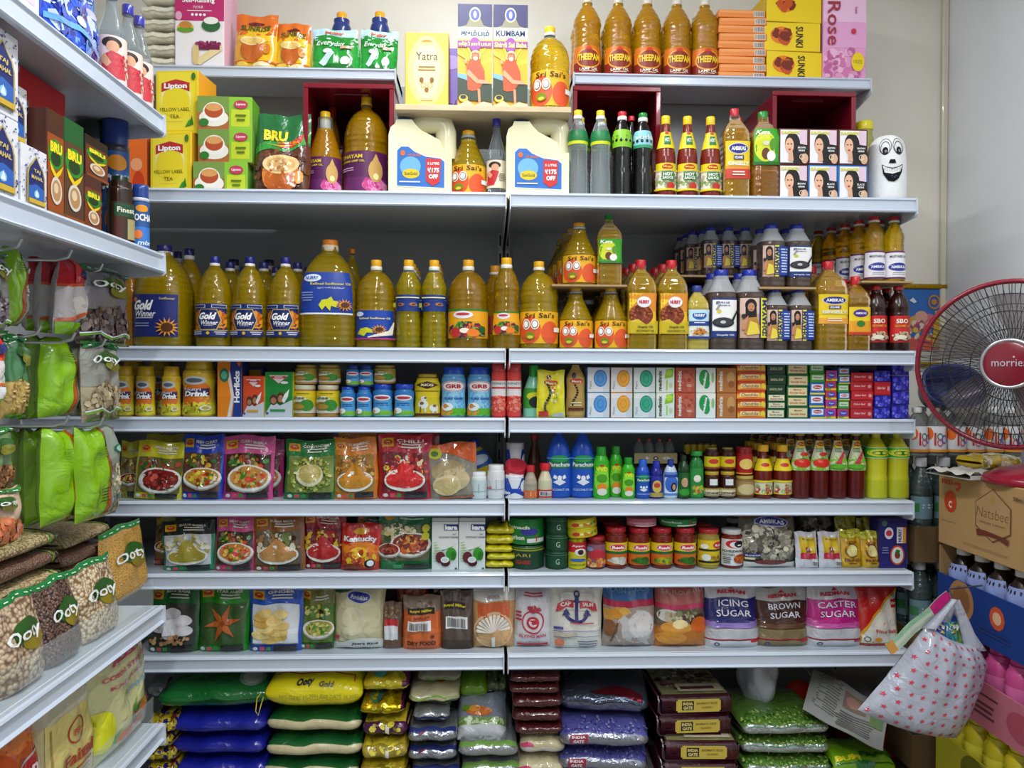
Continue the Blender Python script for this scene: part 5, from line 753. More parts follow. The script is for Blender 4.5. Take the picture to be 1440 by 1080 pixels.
mp(5, 330, 396, 618, 'pink masala pouch showing its edge behind the front pink one', '#c8387e', '#d84a90', '#6a2a2a', '#c87a3a', SOUP, seed=35, Y=.07)
mp(5, 310, 382, 614, 'pink masala pouch with a round bowl of curry and tomato', '#d03a86', '#de5a9c', '#4a2a1c', '#c08a3a', ['#e0482a', '#3a8a2a', '#d8b04a', '#c8381c'], seed=34, title='CURRY MASALA')
mp(5, 398, 472, 620, 'green masala pouch showing pale green seeds around a glass bowl', '#1c7a34', '#1f8238', '#7a8a3a', '#b8a85a', ['#a8b04a', '#8a9a34', '#c8cc6a', '#7a8a2a'], kind='seeds', seed=36, title='CORIANDER')
mp(5, 474, 534, 606, 'orange masala pouch laid behind the turmeric one', '#d8741c', '#e0842a', '#b8862a', '#d8942a', ['#e8b84a', '#b86a1c'], kind='mound', seed=38, Y=.075)
mp(5, 468, 530, 617, 'orange masala pouch with a heap of turmeric powder', '#e0761a', '#e8862a', '#a87a2c', '#c8861c', ['#e0b05a', '#c8882a', '#8a5a1c'], kind='mound', seed=37, title='TURMERIC', ry=-.03)
mp(5, 540, 618, 608, 'red chilli pouch laid behind the front red one', '#a81828', '#b8202e', '#8a1c1c', '#c81c1c', ['#d83a2a', '#e8b82a'], kind='mound', seed=40, Y=.08)
mp(5, 531, 606, 612, 'deep red pouch with a heap of chilli powder and cut chillies', '#b81428', '#c01e32', '#7a1a24', '#d01c1c', ['#d8c02a', '#b01c2a', '#e8d8b0', '#8a1020', '#d83a2a'], kind='mound', seed=39, title='CHILLI')
def papad(w, h):
    A = [('p', '#e0601c', [(.3, .86), (1, .62), (1, 1), (0, 1), (0, .9)]), ('e', '#c8c82a', .16, .84, .15, .10), ('e', '#4a7a1c', .16, .84, .08, .05), ('e', '#a8946a', .42, .5, .34, .2), ('e', '#c8b48a', .5, .34, .36, .2), ('e', '#d8c69a', .38, .26, .30, .18), ('e', '#c8b078', .36, .24, .26, .15), ('r', '#b8501c', .2, .02, .95, .05)]
    return pouch(w, h, .028, '#8a8272', A, 'g', seed=44, name='papad_pouch')
one(5, 605, 674, 624, papad, 'clear papad pouch with orange corner, beside the deep red pouch', 'pouch', .032, ry=-.08)
one(5, 668, 712, 614, lambda w, h: bottle(w*.8, h, 'pearl', '#d8c01c', 'c', 1, '#1d3a9a', .5, .2, None, '#2a5aa8', [('e', '#c8d8e8', .5, .5, .4, .3)], (.5, .78), 1.3, name='cleaner_bottle'), 'yellow bottle with blue cap leaning behind the white pill bottles', 'bottle', .10, True, ry=-.35)
PL_ = [('l', '#7a828a', .5, .75, .7, 7, .09), ('r', '#aab4bc', .1, .3, .9, .34)]
one(5, 662, 685, 663, lambda w, h: bottle(w, h, 'jar', '#dfe6e6', 'c', 1, '#e8eeee', .9, .2, None, '#cfdcda', PL_, (.1, .68), 1.4, name='pill_bottle'), 'shorter white pill bottle with grey-green label', 'bottle', .035, True)
one(5, 686, 710, 653, lambda w, h: bottle(w, h, 'jar', '#e8e8e8', 'c', 1, '#eef0f0', .9, .17, None, '#e0e0e0', PL_+[('t', '#c82a34', 'LG', .2, .4, .14, .25, {'b': .04})], (.1, .68), 1.4, name='pill_bottle'), 'taller white pill bottle with red lettered label', 'bottle', .035, True)
ACN = [('r', '#e8eaf0', 0, .0, 1, 1), ('p', '#2448b0', [(.0, 0), (.5, .3), (1, 0), (1, 1), (.75, 1), (.6, .5), (.4, .5), (.25, 1), (0, 1)]), ('e', '#f0f2f6', .9, .6, .2, .3), ('t', '#f0f0f8', 'Eno', .2, .3, .2, .3, {'b': .04})]
c1 = series(5, [(711, 737)], 669, lambda w, h: bottle(w, h, 'can', '#e4e6ec', 'c', 1, '#dfe3ea', 1.01, .06, None, '#e4e6ec', ACN, (.02, .92), 1.5, name='powder_tin'), ['blue and white tin at the shelf joint under the leaning red tin'], 'tin', None, .035)
one(5, 713, 737, 626, lambda w, h: bottle(w, h, 'can', '#e4e6ec', 'c', 1, '#dfe3ea', 1.01, .06, None, '#e4e6ec', ACN, (.02, .92), 1.5, name='powder_tin'), 'taller blue and white tin behind the leaning red tin', 'tin', .10, True)
o = one(5, 709, 740, 655, lambda w, h: bottle(w, .022, 'can', '#c83040', 'c', 1, '#d84a58', 1.0, .2, None, '#c83040', [('e', '#f0d8dc', .5, .5, .2, .3)], (.1, .8), 1.4, name='balm_tin'), 'round red tin tipped on top of the blue and white tin', 'tin', .05, True, z=ROW[5]+at(5, 711, 737, 669, .055)[2]+.006, rx=.5, ry=.15)
SPC = [('r', '#d8b8a0', 0, 0, 1, 1), ('r', '#e0602a', 0, 0, 1, .3)]
series(5, [(737, 756)], 654, lambda w, h: bottle(w, h, 'cone', '#c8b8a0', 'o.3', 1, '#c82430', .62, .2, None, '#e0703a', [('l', '#f8e8d8', .5, .7, .6, 3, .2)], (.04, .26), 1.5, name='spice_bottle', n=18), ['small spice bottle with red cap and orange label'], 'bottle', None, .035)
series(5, [(757, 777)], 651, lambda w, h: bottle(w, h, 'cone', '#d8ceaa', 'c', 1, '#d02430', .74, .2, None, '#c83a30', bar(.2, .2, .6, .6, 10, '#1a1a1a'), (.04, .26), 1.5, name='spice_bottle', n=18), ['small spice bottle with red cap and a bar code label'], 'bottle', None, .035)
one(5, 742, 762, 610, lambda w, h: bottle(w, h, 'cone', '#6a3a2a', 'c', 1, '#a82a30', .6, .1, None, name='spice_bottle', n=16), 'dark spice bottle standing in the shade behind the small red-capped pair', 'bottle', .14, True)
PA = [('r', '#1a52b8', 0, 0, 1, 1), ('p', '#12705a', [(.12, .66), (.88, .66), (.88, .88), (.12, .88)]), ('e', '#1fa04a', .5, .9, .3, .08), ('t', '#e8f0e8', 'Parachute', .5, .76, .10, .7, {'b': .03}), ('e', '#e8ecf4', .5, .44, .07, .06), ('p', '#e8ecf4', [(.3, .34), (.5, .42), (.7, .34), (.5, .26)]), ('p', '#e8ecf4', [(.34, .52), (.42, .48), (.4, .4), (.3, .44)]), ('p', '#e8ecf4', [(.66, .52), (.58, .48), (.6, .4), (.7, .44)]), ('t', '#cfdcf0', 'COCONUT OIL', .5, .16, .05, .62), ('r', '#7ac0ec', .02, .90, .98, .915)]
PHt = ROW[4]-.025
def para(w, h): return bottle(w, min(h, PHt-ROW[5]), 'pearl', '#1b4fc0', 'c', 1, '#1a48b4', .46, .06, None, '#1a52b8', PA, (.03, .62), 1.25, depth=w*.72, name='coconut_oil_bottle')
series(5, [(768, 805), (804, 835)], 598, lambda w, h: para(w*.93, h), ['large blue coconut oil bottle beside the small red-capped spice bottles', 'large blue coconut oil bottle beside the bright green bottles'], 'bottle', 'large blue coconut oil bottles', .036)
VV = [('r', '#3ab81e', 0, 0, 1, 1), ('e', '#8ae03a', .5, .5, .4, .4), ('t', '#f0e82a', 'VVD', .5, .78, .12, .6, {'b': .05}), ('e', '#c82a2a', .5, .88, .12, .03), ('e', '#4a9a1c', .5, .52, .26, .12), ('e', '#f08a1c', .5, .28, .22, .1), ('e', '#e8e4d4', .5, .14, .22, .10)]
def vvd(w, h, d=.8): return bottle(w, h, 'slim', '#36c01c', 'c', 1, '#1f9a2a', .62, .17, None, '#44c41e', VV, (.04, .72), 1.3, depth=w*d, name='hair_oil_bottle', n=20)
one(5, 835, 857, 628, vvd, 'bright green coconut hair oil bottle, tallest of the green three', 'bottle', .035, True)
one(5, 857, 876, 627, vvd, 'bright green hair oil bottle set slightly back between its two neighbours', 'bottle', .06, True)
one(5, 875, 893, 643, vvd, 'shortest bright green hair oil bottle beside the small blue ones', 'bottle', .035, True)
one(5, 895, 914, 646, lambda w, h: bottle(w, h, 'slim', '#1b4fc0', 'c', 1, '#2a6ad8', .6, .18, None, '#1a52b8', PA, (.03, .62), 1.3, depth=w*.8, name='coconut_oil_bottle', n=18), 'small blue coconut oil bottle beside the shortest green bottle', 'bottle', .035, True)
one(5, 915, 932, 648, lambda w, h: bottle(w, h, 'slim', '#1c1f8a', 'c', 1, '#2330a8', .6, .22, None, '#2a2f9a', [('e', '#d8c04a', .5, .5, .3, .3), ('e', '#c83a3a', .5, .56, .2, .12), ('r', '#b8a04a', 0, 0, 1, .2)], (.05, .6), 1.3, depth=w*.8, name='hair_oil_bottle', n=18), 'dark blue hair oil bottle with gold oval label', 'bottle', .035, True)
one(5, 933, 954, 646, lambda w, h: bottle(w, h, 'pearl', '#c8d8ec', 'c', 1, '#1f3a9a', .42, .22, None, '#5a8ad0', [('r', '#dce8f8', .1, .1, .9, .9), ('e', '#3a6ac8', .5, .5, .36, .36), ('e', '#1a1414', .62, .36, .16, .2), ('e', '#c8987a', .62, .36, .09, .12), ('r', '#1f3f9a', .1, .78, .9, .9)], (.08, .68), 1.2, depth=w*.7, name='hair_oil_bottle', n=18), 'pale blue hair oil bottle with dark blue cap and woman picture', 'bottle', .035, True)
one(5, 954, 970, 640, lambda w, h: bottle(w, h, 'slim', '#123a1c', 'c', 1, '#0c2a14', .5, .12, None, '#1c5a24', [('e', '#c89a7a', .5, .6, .22, .2), ('e', '#3a9a2a', .5, .2, .4, .14)], (.05, .6), 1.3, name='hair_oil_bottle', n=18), 'dark green slender hair oil bottle with woman picture', 'bottle', .035, True)
one(5, 970, 990, 634, lambda w, h: bottle(w, h, 'slim', '#1c7a34', 'c', 1, '#2a9a3a', .8, .1, None, '#2a8a3a', [('e', '#e8e4d0', .5, .5, .2, .1), ('b', ['#c83a3a', '#e8b02a', '#8ac83a'], .5, .2, .4, .12, 16, .1)], (.04, .8), 1.3, depth=w*.6, name='shampoo_bottle', n=18), 'green shampoo bottle beside the stacked honey jars', 'bottle', .035, True)
HN = [('r', '#e8dcb8', 0, 0, 1, 1), ('r', '#c8a84a', 0, .82, 1, 1), ('t', '#4a2a10', 'HONEY', .5, .4, .3, .7, {'b': .03}), ('r', '#8a6a2a', 0, .1, 1, .18)]
def hon(w, h): return bottle(w, h, 'jar', '#3a1206', 'c', 1, '#b8962a', .92, .14, None, '#e8dcb8', HN, (.10, .38), 1.45, name='honey_jar', n=20, extra=[('top_label', .50, .72, .5, '#e8e8e8', [])])
series(5, [(991, 1012), (1013, 1034)], 662, hon, ['dark honey jar with cream label, bottom of the stack beside the green shampoo', 'dark honey jar with cream label, bottom of the stack beside the gold jar'], 'jar', 'dark honey jars', .036)
zt = ROW[5]+at(5, 991, 1012, 662, .054)[2]+.001
series(5, [(991, 1012), (1013, 1034)], 629, lambda w, h: bottle(w, h, 'jar', '#3a1206', 'c', 1, '#8a7a2a', .7, .16, None, '#d8c81c', [('e', '#c83a2a', .5, .6, .22, .2), ('r', '#8a3a1a', 0, 0, 1, .15)], (.1, .62), 1.45, name='sauce_jar', n=20), ['yellow-labelled dark jar stacked above, beside the green shampoo', 'yellow-labelled dark jar stacked above, beside the ruby red jar'], 'jar', 'yellow-labelled dark jars', .037, z=zt)
one(5, 1035, 1060, 668, lambda w, h: bottle(w, h, 'jar', '#8a6a3a', 'c', 1, '#b8a04a', .95, .16, None, '#a8864a', [('e', '#d8c08a', .5, .5, .36, .34), ('r', '#6a3a1c', 0, 0, 1, .12)], (.08, .76), 1.45, name='paste_jar'), 'squat gold jar under the ruby red jar', 'jar', .036, True)
one(5, 1036, 1058, 630, lambda w, h: bottle(w, h, 'can', '#8a1018', 'c', 1, '#b8242c', 1, .14, None, '#a8141c', [('r', '#d8a83a', 0, .0, 1, .06), ('e', '#e8c86a', .5, .5, .3, .26)], (.05, .8), 1.45, name='paste_jar'), 'ruby red jar standing on the squat gold jar', 'jar', .037, True, z=ROW[5]+at(5, 1035, 1060, 668, .058)[2]+.001)
MT = [('r', '#ecd41e', 0, 0, 1, 1)]
series(5, [(1061, 1086), (1088, 1113)], 625, lambda w, h: bottle(w, h, 'tallneck', '#6a1a0c', 'c', 1, '#e8b01c', .60, .13, None, '#e0d8b8', [('r', '#e8d21e', 0, 0, 1, .1), ('b', ['#9ab06a', '#c83a2a', '#e8e0c0'], .5, .4, .4, .25, 26, .08), ('r', '#e8d21e', 0, .86, 1, 1)], (.08, .34), 1.35, name='sauce_bottle', n=20, extra=[('neck_label', .52, .74, 1.4, '#ecd41e', [('e', '#c82a26', .5, .5, .2, .16)])]), ['short red sauce bottle with yellow cap, beside the ruby jar', 'short red sauce bottle with yellow cap, beside the tall ketchups'], 'bottle', 'short red sauce bottles', .036, behind=2, blabel='short red sauce bottle behind the front short pair')
def ketch(pic):
    A = [('r', '#dfe4c0', .0, 0, 1, 1), ('e', '#8ac83a', .5, .2, .7, .3), ('e', '#e8d01c', .5, .9, .8, .16), ('e', '#c82a26', .5, .88, .3, .07), ('t', '#f8e82a', 'Maggi', .5, .88, .05, .4), ('l', '#3a6a2a', .4, .72, .5, 3, .05)]
    A += [('e', '#d8281c', .5, .26, .34, .15), ('e', '#f0604a', .42, .3, .08, .04), ('p', '#2a8a2a', [(.4, .4), (.5, .44), (.62, .4), (.5, .38)]), ('e', '#d8281c', .58, .55, .2, .06)] if pic == 't' else [('e', ('#d83a5a', '#c82a3a')[k % 2], .55-.14*cos(k*.25), .2+k*.045, .11-.006*k, .035) for k in range(10)]+[('e', '#5ab02a', .4, .15, .3, .08)]
    return A
def kb(pic): return lambda w, h: bottle(w, min(h, PHt-ROW[5]), 'vin', '#5c0f0a', 'c', 1, '#a8a01c', .52, .07, None, '#cfe07a', ketch(pic), (.42, .86), 1.35, name='ketchup_bottle', n=22, p=2.3)
series(5, [(1113, 1138), (1139, 1165)], 606, kb('t'), ['tall ketchup bottle with tomato label, nearer the short sauce bottles', 'tall ketchup bottle with tomato label, nearer the chilli-label bottles'], 'bottle', 'tall tomato ketchup bottles', .036, behind=5, blabel='tall ketchup bottle receding behind the tomato-label pair', jit=-.007, gap=1.02)
series(5, [(1166, 1190), (1191, 1217)], 606, kb('c'), ['tall ketchup bottle with chilli label, nearer the tomato-label pair', 'tall ketchup bottle with chilli label, nearer the lime drink bottles'], 'bottle', 'tall chilli ketchup bottles', .036, behind=5, blabel='tall ketchup bottle receding behind the chilli-label pair', jit=-.007, gap=1.02)
LJ = [('r', '#3ab82a', 0, 0, 1, 1), ('e', '#e8e83a', .5, .5, .2, .34), ('e', '#1c7a1c', .5, .5, .12, .2), ('r', '#d8ecc0', 0, .0, 1, .06), ('r', '#d8ecc0', 0, .94, 1, 1)]
series(5, [(1218, 1247), (1248, 1277)], 606, lambda w, h: bottle(w, min(h, PHt-ROW[5]), 'slim', '#c8c828', 'c', 1, '#d8d83a', .42, .07, None, None, LJ, (.60, .76), 3.14, name='lime_drink_bottle', ribs=(.06, .56, 9, .03), wrap='#3ab82a', n=22, p=2.4), ['lime yellow drink bottle beside the chilli ketchup', 'lime yellow drink bottle at the shelf end'], 'bottle', 'lime yellow drink bottles', .036, behind=2, blabel='lime yellow drink bottle behind the pair at the shelf end')
# tray of small bottles shrink-wrapped above the small blue bottles, on the shelf further back
z5 = ROW[5]+.082
for i in range(5): 
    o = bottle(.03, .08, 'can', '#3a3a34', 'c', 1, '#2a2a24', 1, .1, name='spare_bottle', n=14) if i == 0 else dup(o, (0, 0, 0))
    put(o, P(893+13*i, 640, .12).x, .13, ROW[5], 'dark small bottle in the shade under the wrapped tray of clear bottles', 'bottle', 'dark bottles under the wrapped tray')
x0_, x1_ = P(893, 640, .1).x, P(951, 640, .1).x
for i in range(4):
    o = bottle((x1_-x0_)/4-.001, .062, 'pearl', '#c8cccc', 'x.2', 1, '#b82a30', .4, .12, None, name='essence_bottle', n=16) if i == 0 else dup(o, (0, 0, 0))
    put(o, x0_+(i+.5)*(x1_-x0_)/4, .118, z5, 'small clear bottle with red cap in the wrapped tray', 'bottle', 'clear bottles in the wrapped tray')
mb = MB(); f = lambda u, v, o: (x0_-.002+u*(x1_-x0_+.004), .099-o, z5+v*.026); mb.box(x0_-.002, x1_+.002, .0985, .1, z5, z5+.026, M('#b8a878', 'p'))
mb.art([('p', '#f0ece0', [(.15, .5), (.25, .7), (.25, .3)]), ('p', '#f0ece0', [(.35, .5), (.27, .7), (.27, .3)]), ('e', '#3a2a1c', .5, .5, .06, .2), ('e', '#f0ece0', .5, .5, .03, .1), ('p', '#f0ece0', [(.65, .5), (.73, .7), (.73, .3)]), ('p', '#f0ece0', [(.85, .5), (.75, .7), (.75, .3)])], f, 4, 'p')
mb.box(x0_-.002, x1_+.002, .1, .138, z5-.001, z5, M('#b8a878', 'p')); tag(mb.build('bottle_tray'), 'gold paper band and tray around the wrapped clear bottles', 'tray')
x0_, x1_ = P(968, 640, .1).x, P(1012, 640, .1).x
for i in range(5):
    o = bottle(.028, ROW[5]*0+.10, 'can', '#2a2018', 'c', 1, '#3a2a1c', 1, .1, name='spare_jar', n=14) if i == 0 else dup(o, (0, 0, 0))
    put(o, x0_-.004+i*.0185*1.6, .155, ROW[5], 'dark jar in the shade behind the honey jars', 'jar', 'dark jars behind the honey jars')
for i in range(5):
    o = bottle(.017, .030, 'jar', '#d8b81c', 'c', 1, '#5a3a1c', .9, .2, None, name='colour_pot', n=14) if i == 0 else dup(o, (0, 0, 0))
    put(o, x0_+.01+i*.0175, .150, ROW[5]+.1008, 'tiny yellow pot in a row above the honey jars', 'pot', 'tiny yellow pots')
# ------------------------------------------------------------------ row 6
mp(6, 214, 242, 718, 'red-edged yellow masala pouch half hidden by the tall yellow lentil bag', '#c0261c', '#c8c01c', '#7a5a2a', '#7a1a12', SOUP, seed=50, Y=.09)
mp(6, 226, 300, 734, 'green-edged masala pouch with a cup of pale green powder', '#0f8a5a', '#14201c', '#c8ccd0', '#a89a3a', ['#a8a04a', '#c8c07a', '#e0e0d8'], kind='mound', seed=51, title='GARAM MASALA', ry=-.04, Y=.032)
mp(6, 318, 364, 722, 'pink masala pouch set behind its front twin on the coconut cream shelf', '#c83a7a', '#d0488a', '#6a2a2a', '#c87a3a', SOUP, seed=53, Y=.08)
mp(6, 300, 357, 728, 'pink-edged masala pouch with a bowl of orange curry, beside the brown one', '#c8387a', '#d8508e', '#3a2a1c', '#c87a3c', ['#e0482a', '#3a8a2a', '#e8c03a', '#c8381c'], seed=52, title='MEAT CURRY')
mp(6, 354, 427, 727, 'brown masala pouch with a white cup of tan powder', '#8a4e1c', '#9a5a22', '#6a5a4a', '#c08a4c', ['#e8e0c8', '#6a7a3a', '#a87a4a', '#4a2a1a'], kind='mound', seed=54, title='KURMA MASALA', Y=.028, ry=-.03)
mp(6, 424, 484, 722, 'crimson masala pouch with a heap of chilli powder and dried chillies', '#a81828', '#b01e30', '#7a141c', '#b81a1a', ['#d8c02a', '#b01c2a', '#e0b02a', '#8a1020'], kind='mound', seed=55, title='CHILLI POWDER', Y=.045)
def kent(w, h):
    A = [('r', '#c8201c', 0, .55, 1, 1), ('r', '#e0601c', 0, .2, 1, .55), ('e', '#e8861c', .5, .45, .45, .16), ('t', '#f4f0f0', 'Kentucky', .48, .66, .15, .84, {'b': .05}), ('e', '#d8a01c', .5, .83, .2, .07), ('e', '#f0c82a', .45, .38, .24, .12), ('b', ['#f0c82a', '#e8761c', '#b83a14'], .5, .25, .4, .16, 50, .07), ('e', '#1a1a14', .76, .16, .14, .09), ('e', '#e8ecf0', .78, .17, .09, .06), ('e', '#7a2a10', .3, .1, .24, .06)]
    return pouch(w, h, .03, '#c8301c', A, seed=56, name='coating_pouch')
one(6, 478, 533, 738, kent, 'red and orange fried coating mix pouch with white lettering', 'pouch', .03, ry=.03)
mp(6, 500, 540, 722, 'dark green pouch edge standing behind the fried coating mix', '#14602c', '#1a6a34', '#3a4a2a', '#7a3a1a', SOUP, seed=57, Y=.09)
def gchick(w, h):
    A = [('r', '#14703a', 0, .76, 1, 1), ('e', '#d88a1c', .20, .90, .10, .08), ('l', '#c8d8c8', .6, .9, .5, 2, .05), ('r', '#5a5a34', .05, .16, .94, .76), ('b', ['#d8c88a', '#8aa04a', '#e8e0c0', '#3a5a1c'], .4, .62, .34, .12, 50, .06)]+bowl(.60, .44, .36, '#8a2a14', ['#c8581c', '#a83a14', '#e0a03a', '#6a1c0c'], w/h, n=46, sz=.06)+bowl(.22, .34, .20, '#8a2a14', ['#b8481c', '#6a1c0c'], w/h, n=16, sz=.05)
    A += [('e', '#c8c82a', .86, .70, .07, .07), ('e', '#c8c82a', .86, .57, .07, .07), ('r', '#1a1a18', .5, .04, .95, .12), ('r', '#3a9a5a', .3, .04, .46, .11)]
    return pouch(w, h, .035, '#127038', A, seed=58, name='masala_pouch')
one(6, 531, 609, 720, gchick, 'wide green masala pouch with two bowls of chicken curry', 'pouch', .035)
KA = [('r', '#e8ebe8', 0, 0, 1, 1), ('r', '#26357a', .45, .82, 1, .95), ('t', '#ffffff', 'kara', .73, .885, .10, .48, {'b': .06}), ('t', '#5a6470', 'UHT', .85, .74, .03, .14), ('t', '#5a6470', 'COCONUT CREAM', .62, .68, .04, .72)]+[('r', '#9ac86a', .02, .18+i*.055, .46-.05*i, .20+i*.055, .12) for i in range(8)]+[('p', '#3a8a2a', [(.35, .42), (.55, .44), (.8, .50), (.98, .56), (.7, .46), (.4, .40)]), ('e', '#3a9a2a', .74, .34, .20, .13), ('e', '#2a7a1c', .82, .30, .10, .09), ('e', '#6a2430', .33, .27, .18, .12), ('e', '#4a141c', .52, .16, .18, .08), ('e', '#f6f6f2', .50, .22, .16, .065), ('e', '#e0e2dc', .50, .22, .11, .04), ('e', '#5a6470', .92, .04, .05, .02)]
def kara(w, h):
    mb = MB(); d = w*.8; mb.box(-w/2, w/2, 0, d, 0, h*.93, M('#e6e9e6', 'p'), .001); mb.box(-w*.5, w*.5, .002, d*.5, h*.93, h, M('#d8dbdc', 'p'), .001); mb.art(KA, flat(w, h*.93), w/(h*.93), 'p'); return mb.build('coconut_cream_carton')
series(6, [(608, 645), (646, 683)], 729, kara, ['white coconut cream carton beside the wide green masala pouch', 'white coconut cream carton beside the yellow packet pile'], 'carton', 'white coconut cream cartons', .035, False)
one(6, 678, 700, 722, lambda w, h: carton(w, h, .05, '#b4b8b8', [('r', '#c8cccc', .1, .1, .9, .9)], 'plain_carton'), 'plain grey-white carton behind the second coconut cream carton', 'carton', .15)
zz = ROW[6]; yk = .0
for i, (yt, tt) in enumerate(((790, .020), (777, .019), (764, .020), (748, .026), (732, .022))):
    cx, w, _ = at(6, 685, 722, 770, .035)
    o = sack(w+.004, .10, tt, '#d8cc12', [('r', '#b8a80c', 0, .30, 1, .34)], seed=60+i, name='yellow_packet', wav=.6); put(o, cx+.003*sin(i*2), .09, zz, f'glossy yellow packet beside the coconut cream, {ot(i, 5)} of its pile', 'packet', 'yellow packet pile', .05*sin(i*3)); zz += tt*.98
# right bay
SP = [('e', '#1c7a34', .5, .5, .5, .5), ('t', '#d8e8d0', 'Spinach', .3, .72, .2, .5, {'b': .05}), ('e', '#3a3a9a', .55, .55, .18, .16), ('t', '#c83a3a', 'J', .68, .25, .3, .05, {'b': .05}), ('t', '#d8e8d0', 'Bourbon', .25, .3, .2, .4, {'b': .05}), ('r', '#e0e4e0', .5, .08, .9, .26)]
SAR = [('r', '#17402a', 0, 0, 1, 1), ('t', '#c8b04a', 'SARI', .35, .7, .16, .4, {'b': .0}), ('t', '#b83a2a', 'GHEE', .4, .35, .2, .3, {'b': .03}), ('r', '#8a9a2a', 0, .92, 1, 1)]
cx, w, h = at(6, 718, 765, 765, .055)
one(6, 718, 765, 765, lambda w, h: bottle(w, h, 'can', '#1c4a30', 'c', 1, '#8a9a2a', 1.01, .08, None, '#17402a', SAR, (.02, .9), 1.4, name='ghee_tin'), 'squat dark green tin with gold lettering at the shelf joint', 'tin', .035, True)
one(6, 716, 765, 728, lambda w, h: bottle(w, min(h, .062), 'can', '#1c8a34', 'c', 1, '#2a9a3a', 1.0, .06, None, '#1c8a34', SP, (.02, .96), 1.4, name='snack_roll'), 'green wrapped roll pack resting on the squat dark green tin', 'pack', .035, True, z=ROW[6]+h+.0015)
TC = [('t', '#c8d8c0', 'G', .5, .5, .4, .12, {'b': .0}), ('r', '#0c3a20', 0, 0, 1, .08), ('r', '#5a8a6a', 0, .93, 1, .97)]
th = at(6, 768, 799, 727, .05)[2]/3
c3 = bottle(at(6, 768, 799, 760, .05)[1], th-.0012, 'can', '#14482c', 'c', 1, '#2a5a40', 1.03, .1, None, '#14482c', TC, (.05, .88), 1.4, name='small_tin', ribs=(.2, .8, 3, .02))
for i in range(3): put(c3 if i == 0 else dup(c3, (0, 0, 0)), at(6, 768, 799, 760, .062)[0]+.001*i, .062, ROW[6]+i*th, f'low dark green tin, {["bottom", "middle", "top"][i]} of its pile of three', 'tin', 'pile of low dark green tins')
one(6, 800, 825, 757, lambda w, h: bottle(w, h, 'can', '#d8c81c', 'm', 1, '#b8a83a', 1.02, .05, None, '#d8cc1c', [('r', '#c82028', 0, .62, 1, 1), ('t', '#f8f0f0', 'Ayam', .5, .85, .1, .5, {'b': .03}), ('e', '#f0ece8', .6, .62, .24, .14), ('e', '#3a1a14', .6, .62, .12, .1), ('e', '#3a6ab0', .5, .32, .34, .06), ('t', '#3a4a1a', 'SARDINES', .5, .14, .06, .6)], (.03, .92), 1.35, name='fish_can'), 'red and yellow fish can under the tilted yellow packs', 'can', .035, True)
mbk = ROW[6]+at(6, 800, 825, 757, .06)[2]+.002
for i in range(2):
    cx, w, _ = at(6, 800, 841, 745, .05)
    o = bottle(w, .0215, 'can', '#c8b81c', 'c', 1, '#a8981c', 1.0, .12, None, '#d0c01c', [('e', '#c83a2a', .3, .5, .1, .3), ('r', '#f0e8a0', .4, .3, .9, .6), ('b', ['#3a9a2a', '#d87a1c'], .7, .4, .2, .3, 10, .05)], (.1, .85), 1.4, name='fish_tin') if i == 0 else dup(o, (0, 0, 0))
    put(o, cx-.002*i, .052, mbk+.008+i*.0225, ['flat round yellow tin tilted on the fish can, lower of two', 'flat round yellow tin tilted above the fish can, upper of two'][i], 'tin', 'tilted yellow tins', 0, 0, -.14)
RU = lambda pc: [('r', '#e8701c', 0, 0, 1, .5), ('r', '#f0d01c', 0, .62, 1, 1), ('r', '#1c6a34', 0, .50, 1, .62), ('e', '#d8243a', .52, .80, .27, .15), ('o', '#f4d8d8', .52, .80, .26, .14, .02), ('t', '#ffffff', 'Ruchi', .52, .80, .13, .36, {'b': .04, 's': .2}), ('e', pc[0], .45, .22, .16, .15), ('e', pc[1], .62, .25, .14, .13), ('b', pc, .5, .16, .3, .1, 14, .07)]
def ruchi(pc, liq='#7a2410', lid='#b8202c', lab_='#e8701c'): return lambda w, h: bottle(w, h, 'jar', liq, 'c', 1, lid, .93, .12, None, lab_, RU(pc), (.10, .64), 1.45, name='pickle_jar', n=26)
series(6, [(852, 882)], 740, ruchi(['#e8e4d8', '#c8c4b8']), ['pickle jar with garlic picture and red lid, first of the pickle row'], 'jar', None, .035, behind=2, blabel='red-lidded pickle jar behind the garlic-picture jar')
series(6, [(885, 914), (949, 979)], 741, ruchi(['#3a7a1c', '#2a5a14']), ['pickle jar with mango picture, between the garlic and mixed-pickle jars', 'pickle jar with mango picture, beside the yellow-label jar'], 'jar', 'mango pickle jars', .035, behind=1, blabel='red-lidded pickle jar behind a mango-picture jar')
series(6, [(917, 946)], 741, ruchi(['#c8b01c', '#8a9a1c', '#3a7a1c']), ['pickle jar with mixed green and yellow picture, under the round packs'], 'jar', None, .035, behind=1, blabel='red-lidded pickle jar behind the mixed-picture jar')
series(6, [(982, 1012)], 742, lambda w, h: bottle(w, h, 'jar', '#a8923a', 'c', 1, '#c02a30', .93, .12, None, '#e8c81c', [('e', '#d8243a', .75, .8, .2, .14), ('t', '#ffffff', 'Ruchi', .75, .8, .1, .26), ('r', '#2a2a1c', .1, .56, .9, .64), ('e', '#f4f0e0', .35, .3, .14, .14), ('b', ['#b8862a', '#8a5a1c'], .7, .3, .2, .12, 12, .06), ('r', '#1c1c14', .1, .08, .9, .16), ('e', '#f4f0e0', .3, .76, .12, .1)], (.10, .72), 1.45, name='pickle_jar', n=26), ['pale ginger pickle jar with yellow label and red lid'], 'jar', None, .035, behind=1, blabel='red-lidded jar behind the pale ginger pickle jar')
